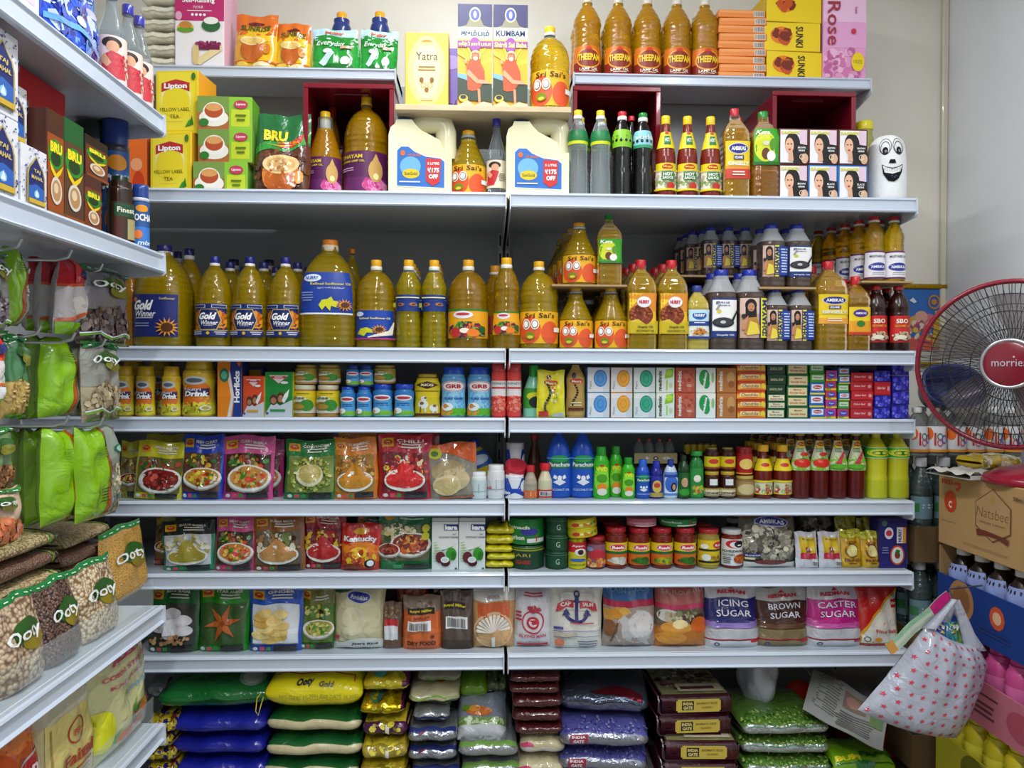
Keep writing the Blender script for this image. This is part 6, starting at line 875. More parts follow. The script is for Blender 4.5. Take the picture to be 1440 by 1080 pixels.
one(6, 826, 852, 753, lambda w, h: bottle(w, h, 'jar', '#6a1c1c', 'c', 1, '#b8242c', .93, .12, None, '#8a5a6a', [('e', '#c82a3a', .5, .55, .34, .24), ('b', ['#e8a03a', '#d85a3a', '#f0d0a0'], .5, .2, .4, .14, 26, .09), ('e', '#7aa0c8', .2, .8, .16, .1)], (.06, .76), 1.45, name='jam_jar'), 'small fruit jam jar with red lid beside the fish can', 'jar', .035, True)
CH = [('r', '#ecebe8', 0, 0, 1, 1), ('e', '#c8242c', .5, .82, .30, .16), ('e', '#ecebe8', .56, .80, .22, .12), ('e', '#14141a', .66, .82, .18, .13), ('e', '#ecebe8', .66, .78, .08, .03), ('t', '#1c1c1c', 'SCHEZWAN', .45, .56, .09, .74, {'b': .03}), ('t', '#1c1c1c', 'CHUTNEY', .30, .42, .08, .4), ('l', '#5a5a5a', .25, .3, .3, 4, .07), ('e', '#b8481c', .70, .26, .24, .18), ('b', ['#e0701c', '#8a2a10'], .7, .28, .18, .12, 20, .05)]
one(6, 1015, 1044, 743, lambda w, h: bottle(w, h, 'jar', '#7a2410', 'c', 1, '#dcdcd8', .93, .12, None, '#ecebe8', CH, (.08, .76), 1.35, name='chutney_jar', n=26), 'white-labelled chutney jar with silver lid beside the mushroom bag', 'jar', .035, True)
one(6, 1022, 1048, 728, lambda w, h: bottle(w, h, 'jar', '#4a2418', 'c', 1, '#c8c8c8', .93, .12, None, '#c8c4c0', [], (.08, .76), 1.35, name='chutney_jar', n=20), 'silver-lidded jar set behind the white-labelled chutney jar', 'jar', .16, True)
jt = ROW[6]+at(6, 885, 914, 741, .05)[2]+.0015
one(6, 882, 923, 727, lambda w, h: bottle(w, min(h, ROW[5]-.03-jt), 'can', '#c0687a', 'c', 1, '#d88a9a', 1.0, .1, None, '#c86a7c', [('r', '#e0a0ac', .1, .3, .9, .6), ('l', '#8a2a3a', .5, .5, .7, 2, .2), ('r', '#f0d0d4', .3, .05, .9, .2)], (.05, .95), 1.4, name='wrapped_roll'), 'pink wrapped round pack on top of the mango pickle jar', 'pack', .037, True, z=jt)
one(6, 927, 979, 727, lambda w, h: bottle(w, min(h, ROW[5]-.03-jt), 'can', '#1c8a3c', 'c', 1, '#2a9a44', 1.0, .08, None, '#1c8a3c', [('t', '#d8ecd8', 'Bourbon', .3, .65, .3, .4, {'b': .05}), ('t', '#d8342a', 'J', .66, .6, .5, .05, {'b': .06}), ('t', '#d8ecd8', 'Cream', .82, .6, .26, .2), ('r', '#e4e8e4', .42, .08, .86, .3), ('l', '#8a9a8a', .2, .3, .3, 1, .1)], (.03, .97), 1.4, name='wrapped_roll'), 'green wrapped round pack on top of the two last pickle jars', 'pack', .037, True, z=jt)
def mush(w, h):
    A = [('b', ['#8a8474', '#5a5448', '#c8c0ac', '#3a352c', '#a09884', '#d8d0b8'], .5, .5, .46, .36, 240, .065), ('e', '#d8d4e4', .52, .86, .30, .09), ('e', '#2a2c8e', .52, .86, .285, .08), ('t', '#e8e8f4', 'AMBIKAS', .52, .86, .07, .44, {'b': .03}), ('r', '#e4e2dc', .02, .0, .98, .12), ('e', '#7a2418', .5, .12, .3, .05), ('r', '#2a3a8a', .04, .22, .30, .28), ('t', '#e4e8f0', 'MUSHROOM', .17, .25, .03, .24), ('r', '#e8dcb0', .04, .17, .2, .21), ('r', '#b8341c', .0, .95, 1, 1)]
    return pouch(w, h, .05, '#6a6458', A, 'g', seed=70, name='mushroom_bag', kind='pillow')
one(6, 1046, 1124, 724, mush, 'big clear bag of dried mushrooms with blue oval badge', 'bag', .035)
one(6, 1128, 1180, 722, lambda w, h: pouch(w, h, .04, '#4a463e', [('b', ['#8a8474', '#6a6458', '#3a352c', '#a8a08c'], .5, .5, .46, .42, 120, .08)], 'g', seed=71, name='mushroom_bag', kind='pillow'), 'clear bag of dark dried mushrooms behind the red and yellow sachets', 'bag', .14)
SCH = [('r', '#d8d4dc', 0, 0, 1, 1), ('r', '#e0c01c', .18, .42, .92, .86), ('r', '#c82a44', .18, .26, .92, .42), ('t', '#7a6a10', 'JASMINE', .55, .80, .05, .5, {'b': .02}), ('b', ['#c8504a', '#e8e0d0', '#8a3a2a'], .55, .52, .16, .08, 16, .06)]+bar(.68, .06, .28, .15, 8)
series(6, [(1122, 1153), (1155, 1186)], 750, lambda w, h: pouch(w, h, .012, '#d4d0d8', SCH, seed=72, name='seed_sachet', kind='flat', lean=.16), ['white sachet with red and yellow panel, beside the mushroom bag', 'white sachet with red and yellow panel, beside the golden yellow packs'], 'sachet', 'white sachets with red and yellow panels', .035, False)
def ypk(n, p2): return lambda w, h: pouch(w, h, .035, '#d8b41c', [('r', '#d8a81c', .02, 0, .98, .78), ('e', '#8a4a10' if p2 else '#8a5a10', .5, .46, .32, .20), ('e', '#e8d88a', .5, .46, .24, .15), ('t', '#7a3a10', 'LION', .5, .68, .08, .5), ('t', '#7a3a10', 'BRAND', .5, .22, .08, .7, {'b': .04}), ('l', '#7a4a10', .5, .12, .5, 1, .05), ('r', '#c8c81c', 0, .80, 1, 1), ('b', ['#f0e86a', '#a89a10'], .5, .9, .46, .06, 14, .08)], seed=n, name='flour_pack', kind='stand')
one(6, 1186, 1216, 747, ypk(73, 0), 'golden yellow brick pack beside the white sachets', 'pack', .035)
one(6, 1217, 1244, 749, ypk(74, 1), 'golden yellow brick pack beside the violet carton', 'pack', .034, ry=-.04)
for i, (a, b, y) in enumerate(((1181, 1210, 728), (1212, 1240, 730))): one(6, a, b, y, lambda w, h: pouch(w, h, .035, '#b8ac1c', [('b', ['#e0d85a', '#8a8010'], .5, .6, .46, .36, 40, .08)], seed=76+i, name='flour_pack'), ['crumpled yellow pack behind the first golden brick pack', 'crumpled yellow pack behind the second golden brick pack'][i], 'pack', .10)
VC = [('r', '#2b2770', 0, 0, 1, 1), ('e', '#5a7a6a', .18, .9, .1, .06), ('e', '#e8e6f0', .34, .70, .16, .12), ('e', '#d83a4a', .34, .70, .11, .06), ('r', '#e8e8ec', .62, .50, .84, .82), ('r', '#e89a2a', .84, .50, .95, .82), ('t', '#2b2770', 'NURRY', .73, .66, .12, .26, {'a': 1.57, 'b': .03}), ('e', '#d8542a', .64, .26, .26, .20), ('e', '#f0ece4', .64, .26, .21, .165), ('e', '#8a3a1a', .64, .26, .10, .07), ('p', '#3a7a2a', [(.54, .30), (.6, .38), (.74, .36), (.7, .3)]), ('l', '#8a88b8', .2, .4, .3, 3, .05)]
one(6, 1238, 1277, 729, lambda w, h: carton(w, h, .05, '#2b2770', VC, 'noodle_box'), 'violet carton with round red badge at the shelf end', 'box', .036)
one(6, 1184, 1222, 718, lambda w, h: carton(w, h, .05, '#23205a', [('e', '#c8762a', .4, .9, .1, .04)], 'noodle_box'), 'dark violet carton at the back above the crumpled yellow packs', 'box', .17)
# ------------------------------------------------------------------ row 7
mp(7, 205, 276, 826, 'dark green pouch with white crystal lumps picture', '#14501c', '#1c6a28', '#3a3a34', '#c8c4c8', [], kind='lumps', seed=80, title='ROCK SUGAR')
mp(7, 275, 347, 826, 'lime green pouch with a brown star-shaped spice', '#1c8a1c', '#2a9a24', '#3a5a2c', '#b8602a', [], kind='star', seed=81, title='STAR ANISE', t=.04)
mp(7, 348, 423, 827, 'royal blue pouch with a pile of yellow dried slices', '#1c4ab0', '#1c5ac8', '#c8ccd0', '#e0b85a', [], kind='chips', seed=82, title='GINGER')
mp(7, 420, 470, 829, 'olive green pouch with yellow pods, beside the pale rice bag', '#3a6a1c', '#7a7a2c', '#5a7a2c', '#a8a03a', ['#4a8a2a', '#c8b84a', '#e0d88a'], seed=83, title='', t=.03, Y=.045)
def jeera(w, h):
    A = [('e', '#d8d0a8', .5, .5, .44, .34), ('e', '#e0dab8', .4, .45, .24, .22), ('e', '#1c5a24', .12, .98, .3, .12), ('e', '#d8d8e8', .50, .82, .24, .09), ('e', '#26309a', .50, .82, .22, .08), ('t', '#e8e8f4', 'Ambikas', .50, .82, .06, .34, {'b': .02}), ('r', '#e6e6e0', .0, 0, 1, .12), ('e', '#e6e6e0', .62, .10, .40, .10), ('t', '#2a2a2a', 'Jeera Rice', .64, .10, .055, .52, {'s': .2, 'b': .03}), ('r', '#c83a5a', .0, .17, .13, .22)]
    return pouch(w, h, .055, '#cfc79c', A, seed=84, name='rice_pouch', kind='pillow', ast='g')
one(7, 468, 540, 825, jeera, 'plump pale rice bag with blue oval and script name', 'bag', .035)
def seedpk(sd): return lambda w, h: pouch(w, h, .03, '#7a5a44', [('r', '#6a4a34', 0, 0, 1, 1), ('r', '#e4e4e8', .1, .2, .8, .5), ('r', '#c8242c', .1, .5, .8, .64), ('b', ['#8a6a4a', '#a8886a'], .5, .8, .4, .14, 26, .06)], seed=sd, name='seed_pack', topw=.9)
one(7, 537, 566, 850, seedpk(85), 'small clear pack of brown seeds with red and white label', 'pack', .045)
def dry(w, h):
    A = [('r', '#8a7464', 0, .72, 1, 1), ('b', ['#a89484', '#6a5444'], .5, .8, .44, .1, 20, .07), ('r', '#2a2a1c', .12, .66, .84, .78), ('t', '#e8c82a', 'Royal Miller', .48, .72, .06, .60, {'b': .04}), ('t', '#7a2a14', 'BARLEY', .5, .60, .045, .44), ('t', '#7a3a1c', 'T', .16, .25, .06, .05), ('e', '#7a3a1c', .78, .25, .05, .03), ('t', '#4a1c10', 'DRY FOOD', .5, .14, .08, .74, {'b': .05})]+bar(.12, .36, .62, .18, 22)
    return pouch(w, h, .04, '#dc6a30', A, seed=86, name='dry_food_pack', ast='p')
one(7, 566, 620, 842, dry, 'orange dry food packet with white bar code sticker', 'packet', .035)
def rag(w, h):
    A = [('r', '#2a241c', .15, .68, .74, .80), ('t', '#e8d02a', 'Royal Miller', .44, .74, .06, .66, {'b': .04}), ('r', '#4a3c34', 0, 0, 1, .16)]+bar(.16, .36, .66, .20, 22)
    return pouch(w, h, .04, '#5c4a40', A, seed=87, name='dry_food_pack', ast='p')
one(7, 620, 667, 834, rag, 'brown dry food packet with white bar code sticker', 'packet', .035)
for i, (a, b) in enumerate(((556, 602), (608, 652))): one(7, a, b, 822, lambda w, h: pouch(w, h, .04, ['#b8582a', '#4a3c34'][i], [('r', '#8a3a1c', 0, .9, 1, 1)], seed=88+i, name='dry_food_pack'), ['orange packet top showing behind the front dry food packet', 'dark packet top showing behind the brown dry food packet'][i], 'packet', .12)
def orange(w, h):
    A = [('r', '#e4e0d8', 0, .80, 1, 1), ('r', '#d8602c', .12, .50, .88, .78), ('e', '#e0b078', .5, .32, .48, .31), ('o', '#f0dcc0', .5, .32, .46, .29, .02)]+[('p', '#f2eee4', [(.5, .30), (.5+.40*cos(q-.10), .30+.27*sin(q-.10)), (.5+.43*cos(q), .30+.29*sin(q)), (.5+.40*cos(q+.10), .30+.27*sin(q+.10))]) for q in [k*PI/12+.2 for k in range(12)]]+[('r', '#f2eee4', .46, .04, .54, .22), ('t', '#8a7a6a', 'FLOUR', .5, .88, .05, .3)]
    return pouch(w, h, .045, '#d8a468', A, seed=90, name='flour_pouch', kind='pillow')
one(7, 666, 725, 831, orange, 'peach and orange flour pouch with white fan wheel design', 'pouch', .035)
def rose(w, h):
    A = [('l', '#c82a44', .5, .92, .6, 2, .045), ('o', '#c8243c', .5, .45, .30, .20, .035), ('e', '#c8243c', .5, .44, .17, .11), ('e', '#e4e2e6', .5, .44, .11, .07), ('p', '#c8243c', [(.4, .48), (.6, .50), (.66, .44), (.5, .40)]), ('b', ['#c83a4c', '#b8243a'], .55, .68, .2, .05, 16, .05), ('t', '#c8243c', 'FLYING MAN', .5, .22, .055, .7, {'b': .03}), ('r', '#c8243c', .1, .05, .9, .09), ('l', '#c8243c', .12, .6, .16, 3, .06)]
    return pouch(w, h, .045, '#dcdadf', A, seed=91, name='flour_pouch', kind='pillow')
one(7, 724, 778, 831, rose, 'white flour bag with red round emblem, beside the anchor bag', 'bag', .04)
def anchor(w, h):
    B = '#2b2a72'
    A = [('r', B, 0, .90, 1, 1), ('t', '#e8e6dc', 'GANDUM', .55, .95, .06, .5, {'b': .05}), ('o', B, .5, .80, .05, .05, .02), ('r', B, .475, .42, .525, .78), ('r', B, .36, .70, .64, .735), ('o', B, .5, .55, .24, .17, .06), ('p', '#e4e0d4', [(.2, .57), (.8, .57), (.8, .82), (.55, .82), (.53, .60), (.47, .60), (.45, .82), (.2, .82)]), ('o', B, .5, .80, .06, .055, .022), ('r', B, .47, .42, .53, .78), ('r', B, .37, .68, .63, .71), ('p', B, [(.22, .50), (.30, .60), (.38, .50)]), ('p', B, [(.62, .50), (.70, .60), (.78, .50)]), ('p', '#c82a3a', [(.10, .56), (.14, .68), (.30, .72), (.44, .70), (.44, .60), (.3, .62), (.2, .58)]), ('p', '#c82a3a', [(.90, .56), (.86, .68), (.70, .72), (.56, .70), (.56, .60), (.7, .62), (.8, .58)]), ('t', '#f0ece0', 'CAP', .29, .665, .055, .2, {'b': .03}), ('t', '#f0ece0', 'SAUH', .71, .665, .055, .2, {'b': .03}),
         ('l', '#b84a5a', .6, .38, .5, 1, .04), ('r', '#4a4a9a', .06, .30, .24, .34), ('r', '#6a68a8', .05, .27, .95, .28), ('r', '#7a78a8', .05, .19, .95, .20), ('e', '#d87a5a', .16, .11, .09, .06), ('l', '#6a6a8a', .7, .12, .4, 3, .035), ('r', '#c8bca8', .05, .20, .5, .26)]
    return pouch(w, h, .05, '#e2dfd4', A, 'g', seed=92, name='flour_bag', kind='stand', ast='g')
one(7, 776, 851, 821, anchor, 'white flour bag with large blue anchor and red ribbon', 'bag', .035)
def plain(w, h):
    A = [('r', '#2f6aa8', 0, .72, 1, 1), ('t', '#6aa0d0', 'PLAIN FLOUR', .48, .88, .08, .84, {'b': .02}), ('r', '#b8224a', 0, .62, 1, .72), ('r', '#a8948a', 0, .0, 1, .62), ('e', '#c8c4c4', .62, .28, .42, .30), ('e', '#dcd8d4', .7, .36, .26, .20), ('e', '#e0a03a', .08, .50, .12, .09), ('e', '#d8922a', .24, .54, .12, .09), ('e', '#e8b04a', .38, .57, .10, .06), ('e', '#8a5a34', .1, .30, .14, .12), ('r', '#6a4a30', .12, .1, .16, .4, .1)]
    return pouch(w, h, .05, '#9a8478', A, seed=93, name='flour_pouch', kind='pillow')
one(7, 851, 925, 820, plain, 'blue-topped plain flour bag with crimson stripe', 'bag', .035)
def srf(w, h):
    A = [('r', '#b8605a', 0, .66, 1, 1), ('t', '#d89a90', 'S.R. FLOUR', .4, .86, .07, .6, {'b': .02}), ('t', '#e0b0a8', 'NO', .84, .9, .12, .2), ('r', '#c82a5a', 0, .60, 1, .67), ('r', '#6a5a44', 0, .34, 1, .60), ('e', '#d8d4cc', .24, .5, .22, .10), ('b', ['#8a8a5a', '#c8b89a', '#4a3a2a'], .5, .46, .44, .1, 30, .06), ('r', '#c8741c', 0, 0, 1, .30), ('e', '#e09a3a', .4, .32, .30, .10), ('e', '#f0dca0', .46, .38, .15, .07), ('e', '#d8641c', .84, .36, .18, .12), ('e', '#e0962c', .3, .16, .3, .1)]
    return pouch(w, h, .05, '#b87a4a', A, seed=94, name='flour_pouch', kind='pillow')
one(7, 925, 996, 822, srf, 'salmon-topped self raising flour bag with orange cheese picture', 'bag', .035)
def redman(c1, c2, l1, l2, body, sd, w1, w2, top='#dcdade', bot='#dcdade'):
    def fn(w, h):
        A = [('r', top, 0, .78, 1, 1), ('t', '#d8283a', 'REDMAN', .5, .87, .06, .54, {'b': .05}), ('p', '#d8283a', [(.44, .91), (.5, .96), (.56, .91)]), ('r', c1, 0, .46, 1, .78), ('e', c1, .5, .46, .55, .07), ('r', c2, 0, .36, 1, .42), ('e', c2, .5, .36, .52, .05), ('e', c1, .5, .45, .52, .06), ('t', '#e8e8f4', l1, .52, .70, .10, w1, {'b': .01}), ('t', '#e8e8f4', l2, .52, .55, .10, w2, {'b': .01}), ('r', body, 0, .14, 1, .30), ('r', '#c8242e', .02, .13, 1, .145), ('r', bot, 0, 0, 1, .12), ('o', '#3a3a7a', .18, .06, .05, .035, .02), ('r', '#c8242e', .80, .09, .97, .13)]
        return pouch(w, h, .055, body, A, seed=sd, name='sugar_bag', kind='stand', lean=.06)
    return fn
one(7, 997, 1072, 825, redman('#24246e', '#9a80d0', 'ICING', 'SUGAR', '#c8c6ca', 95, .56, .66), 'navy banded sugar bag lettered ICING SUGAR', 'bag', .035)
one(7, 1068, 1143, 831, redman('#4a2614', '#6a4428', 'BROWN', 'SUGAR', '#8a7650', 96, .62, .58, '#c8c4c0', '#8a7650'), 'dark brown banded sugar bag lettered BROWN SUGAR', 'bag', .040)
one(7, 1143, 1219, 828, redman('#c8248a', '#d860b0', 'CASTER', 'SUGAR', '#d0ccd0', 97, .74, .66), 'magenta banded sugar bag lettered CASTER SUGAR', 'bag', .035)
def salt(w, h):
    A = [('r', '#cc241c', 0, 0, 1, 1), ('p', '#e8a81c', [(.0, .02), (1, .02), (1, .98), (.8, .88), (.5, .62), (.25, .40), (.05, .2)]), ('p', '#e2ddd0', [(.08, .05), (.98, .05), (.98, .93), (.8, .82), (.5, .56), (.28, .36), (.12, .18)]), ('r', '#cc241c', .82, .66, 1, .80), ('t', '#f4e8e0', '1kg', .9, .73, .06, .14, {'b': .03}), ('t', '#c83a34', 'Fine Salt', .66, .26, .06, .52, {'b': .02}), ('o', '#4a5a4a', .2, .13, .07, .045, .02), ('e', '#e89a1c', .44, .12, .09, .035), ('r', '#cc241c', 0, 0, 1, .03)]
    return pouch(w, h, .05, '#cc241c', A, seed=98, name='salt_bag', kind='stand', lean=.06)
one(7, 1212, 1271, 829, salt, 'red and cream fine salt bag at the shelf end', 'bag', .036)
# ------------------------------------------------------------------ bottom deck: stacked bags, built up from the base
def stack(x0, x1, Y, ytop, ztop_px, th, cols, labf, grp, d=.30, art=None, nm='rice_bag', cat='bag', tops=None, rz=0, seed=0, band=None, z0=.2, maxn=14, st='g', arts=None, ex=2.6, slx=.0):
    """identical-thickness bags from the deck up so that the top one reaches photo row ytop at depth Y; cols cycles from the top down"""
    zt = P((x0+x1)/2, ytop, Y).z; n = max(1, round((zt-z0)/th)); th = (zt-z0)/n; a, b = P(x0, ytop+20, Y).x, P(x1, ytop+20, Y).x; protos = {}; out = []
    for i in range(n):
        k = n-1-i; c = cols[k % len(cols)] if k < len(cols) else cols[-1]; key = (c if isinstance(c, str) else k)
        if key not in protos:
            ar = (arts[k] if arts and k < len(arts) else art) or []
            protos[key] = (sack(b-a, d, th*1.0, c, ar, st, seed+k+1, nm, band=(band[k] if isinstance(band, list) and k < len(band) else band if not isinstance(band, list) else None), ex=ex), 0)
            o = protos[key][0]
        else: o = dup(protos[key][0], (0, 0, 0))
        put(o, (a+b)/2+.004*sin(i*2.1+seed)+slx*i, Y+d/2+.006*sin(i*1.7+seed), z0+i*th, labf(k, n), cat, grp, rz+.03*sin(i*3.3+seed)); out.append(o)
    return zt
LB = lambda base: (lambda k, n: f'{base}, {"top" if k == 0 else ORD[k] if k < 7 else "low"} {"one" if k == 0 or k > 6 else "from the top"} of its pile')
def LBg(base, vis=4): return lambda k, n: (f'{base}, {"topmost" if k == 0 else ORD[k]+" down"}' if k < vis else f'{base}, near the deck')
# yellow and violet packs beside the left unit's end
stack(203, 243, .01, 1012, 0, .040, ['#b8a41c'], LBg('mottled yellow and violet snack pack beside the blue bags', 3), 'yellow and violet snack packs', d=.16, art=[('b', ['#3a2a8a', '#d8c82a', '#8a2a1c', '#e8d84a', '#2a1c6a'], .5, .45, .5, .45, 60, .1)], seed=3, nm='snack_pack')
BLU = []
zb = stack(238, 372, .02, 1006, 0, .056, ['#1b2397'], LBg('royal blue film rice bag in the pile beside the left shelving', 3), 'royal blue rice bags', d=.34, art=BLU, seed=5)
gw = stack(372, 506, .015, 1006, 0, .050, ['#c8bc94'], LBg('cream rice bag with dark green back edge, pile under the yellow bag', 3), 'cream and green rice bags', d=.36, band=lambda u, v: '#145c2a' if .47 < v < 1.2 else '#cdc298', seed=8)
o = sack(.27, .30, .078, '#156a2c', [('e', '#8a9a8c', .80, .62, .12, .10), ('e', '#c0c8c0', .80, .62, .09, .07), ('r', '#1c4a2a', .3, .30, .9, .34)], seed=11, name='rice_bag', ex=2.4, taper=6); a_ = P(300, 1000, .03)
put(o, P(306, 1000, .04).x-.01, .165, zb+.001, 'dark green rice bag lying on top of the royal blue pile', 'bag', None, .06)
YG = [('r', '#c8301c', .10, .60, .92, .612), ('r', '#c8301c', .908, .52, .92, .61), ('t', '#2a2a4a', 'Ooty', .42, .50, .105, .17, {'b': .04, 's': .2}), ('t', '#ffffff', 'Ooty', .435, .662, .11, .165, {'b': .02, 's': .2}), ('t', '#3a3a5a', 'Gold', .63, .47, .06, .14, {'s': .3}), ('t', '#8a9a1c', 'AVG DATE 11 2021 EXP DATE 11 2022', .56, .345, .03, .78, {'b': .0})]
YG[2], YG[3] = YG[2], ('t', '#1c1c3a', 'Ooty', .42, .50, .10, .165, {'b': .02, 's': .2})
o = sack(.235, .25, .098, '#ecdc0c', YG, seed=12, name='rice_bag', ex=2.4, taper=5, wav=.8); put(o, P(438, 975, .0).x, .135, gw+.001, 'bright yellow rice bag with a string tie, lying on the cream and green pile', 'bag')
mb = MB(); mb.tube([(-.122, -.09, .055), (-.135, -.115, .04), (-.137, -.12, .01), (-.13, -.122, .0), (-.126, -.118, .02), (-.12, -.10, .05)], .0012, M('#d8c820', 'r'), 6); mb.build('string_tie', o)
YP = [('b', ['#f4ec5a', '#a8980c', '#e8dc20'], .5, .5, .45, .3, 16, .09), ('e', '#5ab0a8', .35, .6, .14, .10), ('e', '#e0622a', .35, .74, .2, .05), ('r', '#b8ac1c', 0, .30, 1, .34)]
zy = stack(508, 572, .01, 1012, 0, .048, ['#4a1440', '#a8922c', '#b89a2c', '#a8922c'], LBg('gold foil rice packet in the pile beside the yellow bag', 3), 'gold foil rice packets', d=.26, art=[('r', '#c8b02a', .0, .5, 1, .75), ('b', ['#e8d84a', '#8a7a1c'], .5, .5, .45, .3, 16, .08), ('r', '#e8e0d0', .52, .30, .60, .42)], seed=14, nm='rice_packet')
def lid_(nm, x0, x1, yb, yt, Y, col, A, lb, zb_, d=.2, seed=1, rz=0, st='g', ex=2.4, t=None, band=None, taper=6, ast=None, wav=1.):
    a, b = P(x0, (yb+yt)/2, Y).x, P(x1, (yb+yt)/2, Y).x; t = t or (P(x0, yt, Y).z-zb_)
    o = sack(b-a, d, t, col, A, st, seed, nm, ex=ex, band=band, taper=taper, ast=ast, wav=wav); put(o, (a+b)/2, Y+d/2, zb_, lb, 'packet', None, rz); return zb_+t
zy2 = lid_('rice_packet', 506, 568, 1012, 985, .008, '#c8a81c', YP, 'bright gold foil packet with purple edge, second highest beside the yellow bag', zy+.0005, .24, 20, band=lambda u, v: '#6a1650' if u > .8 else None, st='f')
zy3 = lid_('rice_packet', 510, 574, 975, 950, .03, '#d8c01c', YP, 'gold foil packet with purple top, highest beside the yellow bag', zy2+.0005, .24, 21, band=lambda u, v: '#6a1650' if u > .78 or v > .8 else '#b89a6a' if v > .62 else None)
zs = stack(574, 644, .012, 1022, 0, .050, ['#8f9298'], LBg('silver and navy foil rice packet under the cream bag', 3), 'silver and navy foil packets', d=.28, band=lambda u, v: M('#23306e', 'g') if .40 < v < .52 or v < .02 else M('#a4a8ae', 'f'), art=[('p', '#8a2a4a', [(.2, .40), (.26, .47), (.34, .45), (.4, .47), (.3, .42)])], seed=24, nm='rice_packet')
zs2 = lid_('rice_packet', 580, 632, 1020, 998, .02, '#b8bcc0', [('r', '#3a4a7a', 0, .3, 1, .36)], 'crumpled bright silver packet just below the cream rice bag', zs, .24, 27, st='f')
zs3 = lid_('rice_bag', 574, 646, 1000, 972, .03, '#c9c09a', [('p', '#7ab02a', [(.0, .42), (.3, .36), (.6, .44), (1, .38), (1, .35), (.6, .41), (.3, .33), (0, .39)]), ('r', '#1c7a34', .4, .20, 1, .30), ('e', '#c8842a', .6, .7, .12, .06)], 'cream rice bag with lime wave line lying on silver packets', zs2, .28, 28)
zs4 = lid_('rice_bag', 586, 648, 965, 946, .07, '#a8a28c', [('r', '#5a8a3a', .2, .3, .9, .36)], 'pale clear bag at the top behind the cream rice bag', zs3, .24, 29)
MG = [('r', '#d8dce0', 0, 0, 1, .36), ('b', ['#6a9a3a', '#a8c088', '#8ab05a'], .5, .49, .5, .06, 90, .016)]
zm = stack(646, 730, .008, 1042, 0, .052, ['#b0b4b8'], LBg('silver packet with green sprig band in the pile beside the red bean packs', 3), 'silver and green packets', d=.26, band=lambda u, v: M('#6f9a48', 'g') if .42 < v < .56 else M('#b4b8bc', 'f'), seed=31, nm='rice_packet')
def mango(w, h):
    A = [('r', '#1c1c20', .22, .82, .76, .95), ('t', '#b8b8b0', 'SERVE', .49, .885, .08, .44, {'b': .05}), ('l', '#8a9a8a', .5, .74, .36, 2, .05), ('e', '#e07a2a', .45, .46, .26, .09), ('e', '#f0a83a', .35, .50, .12, .06), ('e', '#6a9a2a', .18, .52, .08, .06), ('r', '#8aa860', 0, .20, 1, .34), ('b', ['#6a9a3a', '#c8d8b0'], .5, .26, .48, .06, 40, .05), ('r', '#c8ccd0', 0, 0, 1, .20)]
    return pouch(w, h, .06, '#8e96a2', A, seed=33, name='rice_packet', kind='pillow', ast='g')
put(mango(P(712, 1000, .01).x-P(641, 1000, .01).x, .135), P(678, 1000, .01).x, .035, zm, 'silver-grey packet with orange fruit slice leaning back on the green-banded pile', 'packet', None, .0, -.75)
o = lid_('snack_bag', 646, 686, 962, 944, .10, '#6a9a14', [], 'bright lime bag wedged at the back beneath the shelf', zm+.055, .18, 35, t=.06)
o = lid_('snack_bag', 684, 712, 962, 946, .12, '#4a5a34', [('b', ['#6a7a4a', '#2a3a1c'], .5, .5, .4, .3, 20, .1)], 'dull green bag wedged at the back beside the lime one', zm+.055, .16, 36, t=.06)
# right bay, bottom
zr = stack(730, 794, .02, 1037, 0, .056, ['#c8bd98'], LBg('cream rice bag with white base under the red bean packs', 3), 'cream bags under the bean packs', d=.26, band=lambda u, v: '#d8d4d0' if v < .36 else '#c4ba92', art=[('t', '#2a2a2a', 'Jeera Rice', .72, .20, .1, .44, {'s': .2, 'b': .02}), ('e', '#c83a6a', .16, .40, .16, .04)], seed=41)
z_ = zr
for i, yt in enumerate((1021, 1000, 981, 964, 948)):
    a, b = P(716+2*(4-i), yt, .02).x, P(792-i, yt, .02).x; t_ = P(750, yt, .02).z-z_
    o = sack(b-a, .24, t_*1.04, '#4e1818', [('b', ['#5a2020', '#441414'], .5, .42, .48, .3, 90, .02)], 'g', 43+i, 'bean_packet', ex=3, wav=.35); put(o, (a+b)/2, .14+.003*(i % 2), z_, f'film packet of dark red beans, {ot(i, 5)} of its pile counting up', 'packet', 'dark red bean packets', .02*(-1)**i); z_ += t_
zv = stack(796, 922, .0, 1022, 0, .056, ['#5a5a96'], LBg('silver and violet basmati bag in the pile beside the maroon blocks', 3), 'silver and violet rice bags', d=.34, band=lambda u, v: M('#9a9ca8', 'f') if .16 < v < .40 else M('#54549a', 'g'), art=[('r', '#a02a44', .12, .30, .32, .42), ('t', '#e8e0e8', 'INDIA', .22, .385, .035, .15, {'b': .03}), ('t', '#e8e0e8', 'GATE', .22, .335, .035, .12, {'b': .03}), ('b', ['#6a6ab0', '#8888c0', '#3a3a7a'], .5, .54, .48, .1, 110, .013)], seed=51, rz=-.10)
o = sack(.225, .30, .075, '#5a6070', [('p', '#8a2434', [(.35, .52), (1, .40), (1, .50), (.6, .60)]), ('r', '#7a7e8c', .1, .2, .9, .36), ('r', '#23233a', .2, .85, .9, .93)], 'f', 55, ex=2.4); put(o, P(858, 990, .05).x, .19, zv, 'grey-violet foil rice bag slumped on top of the violet pile', 'bag', None, -.12)
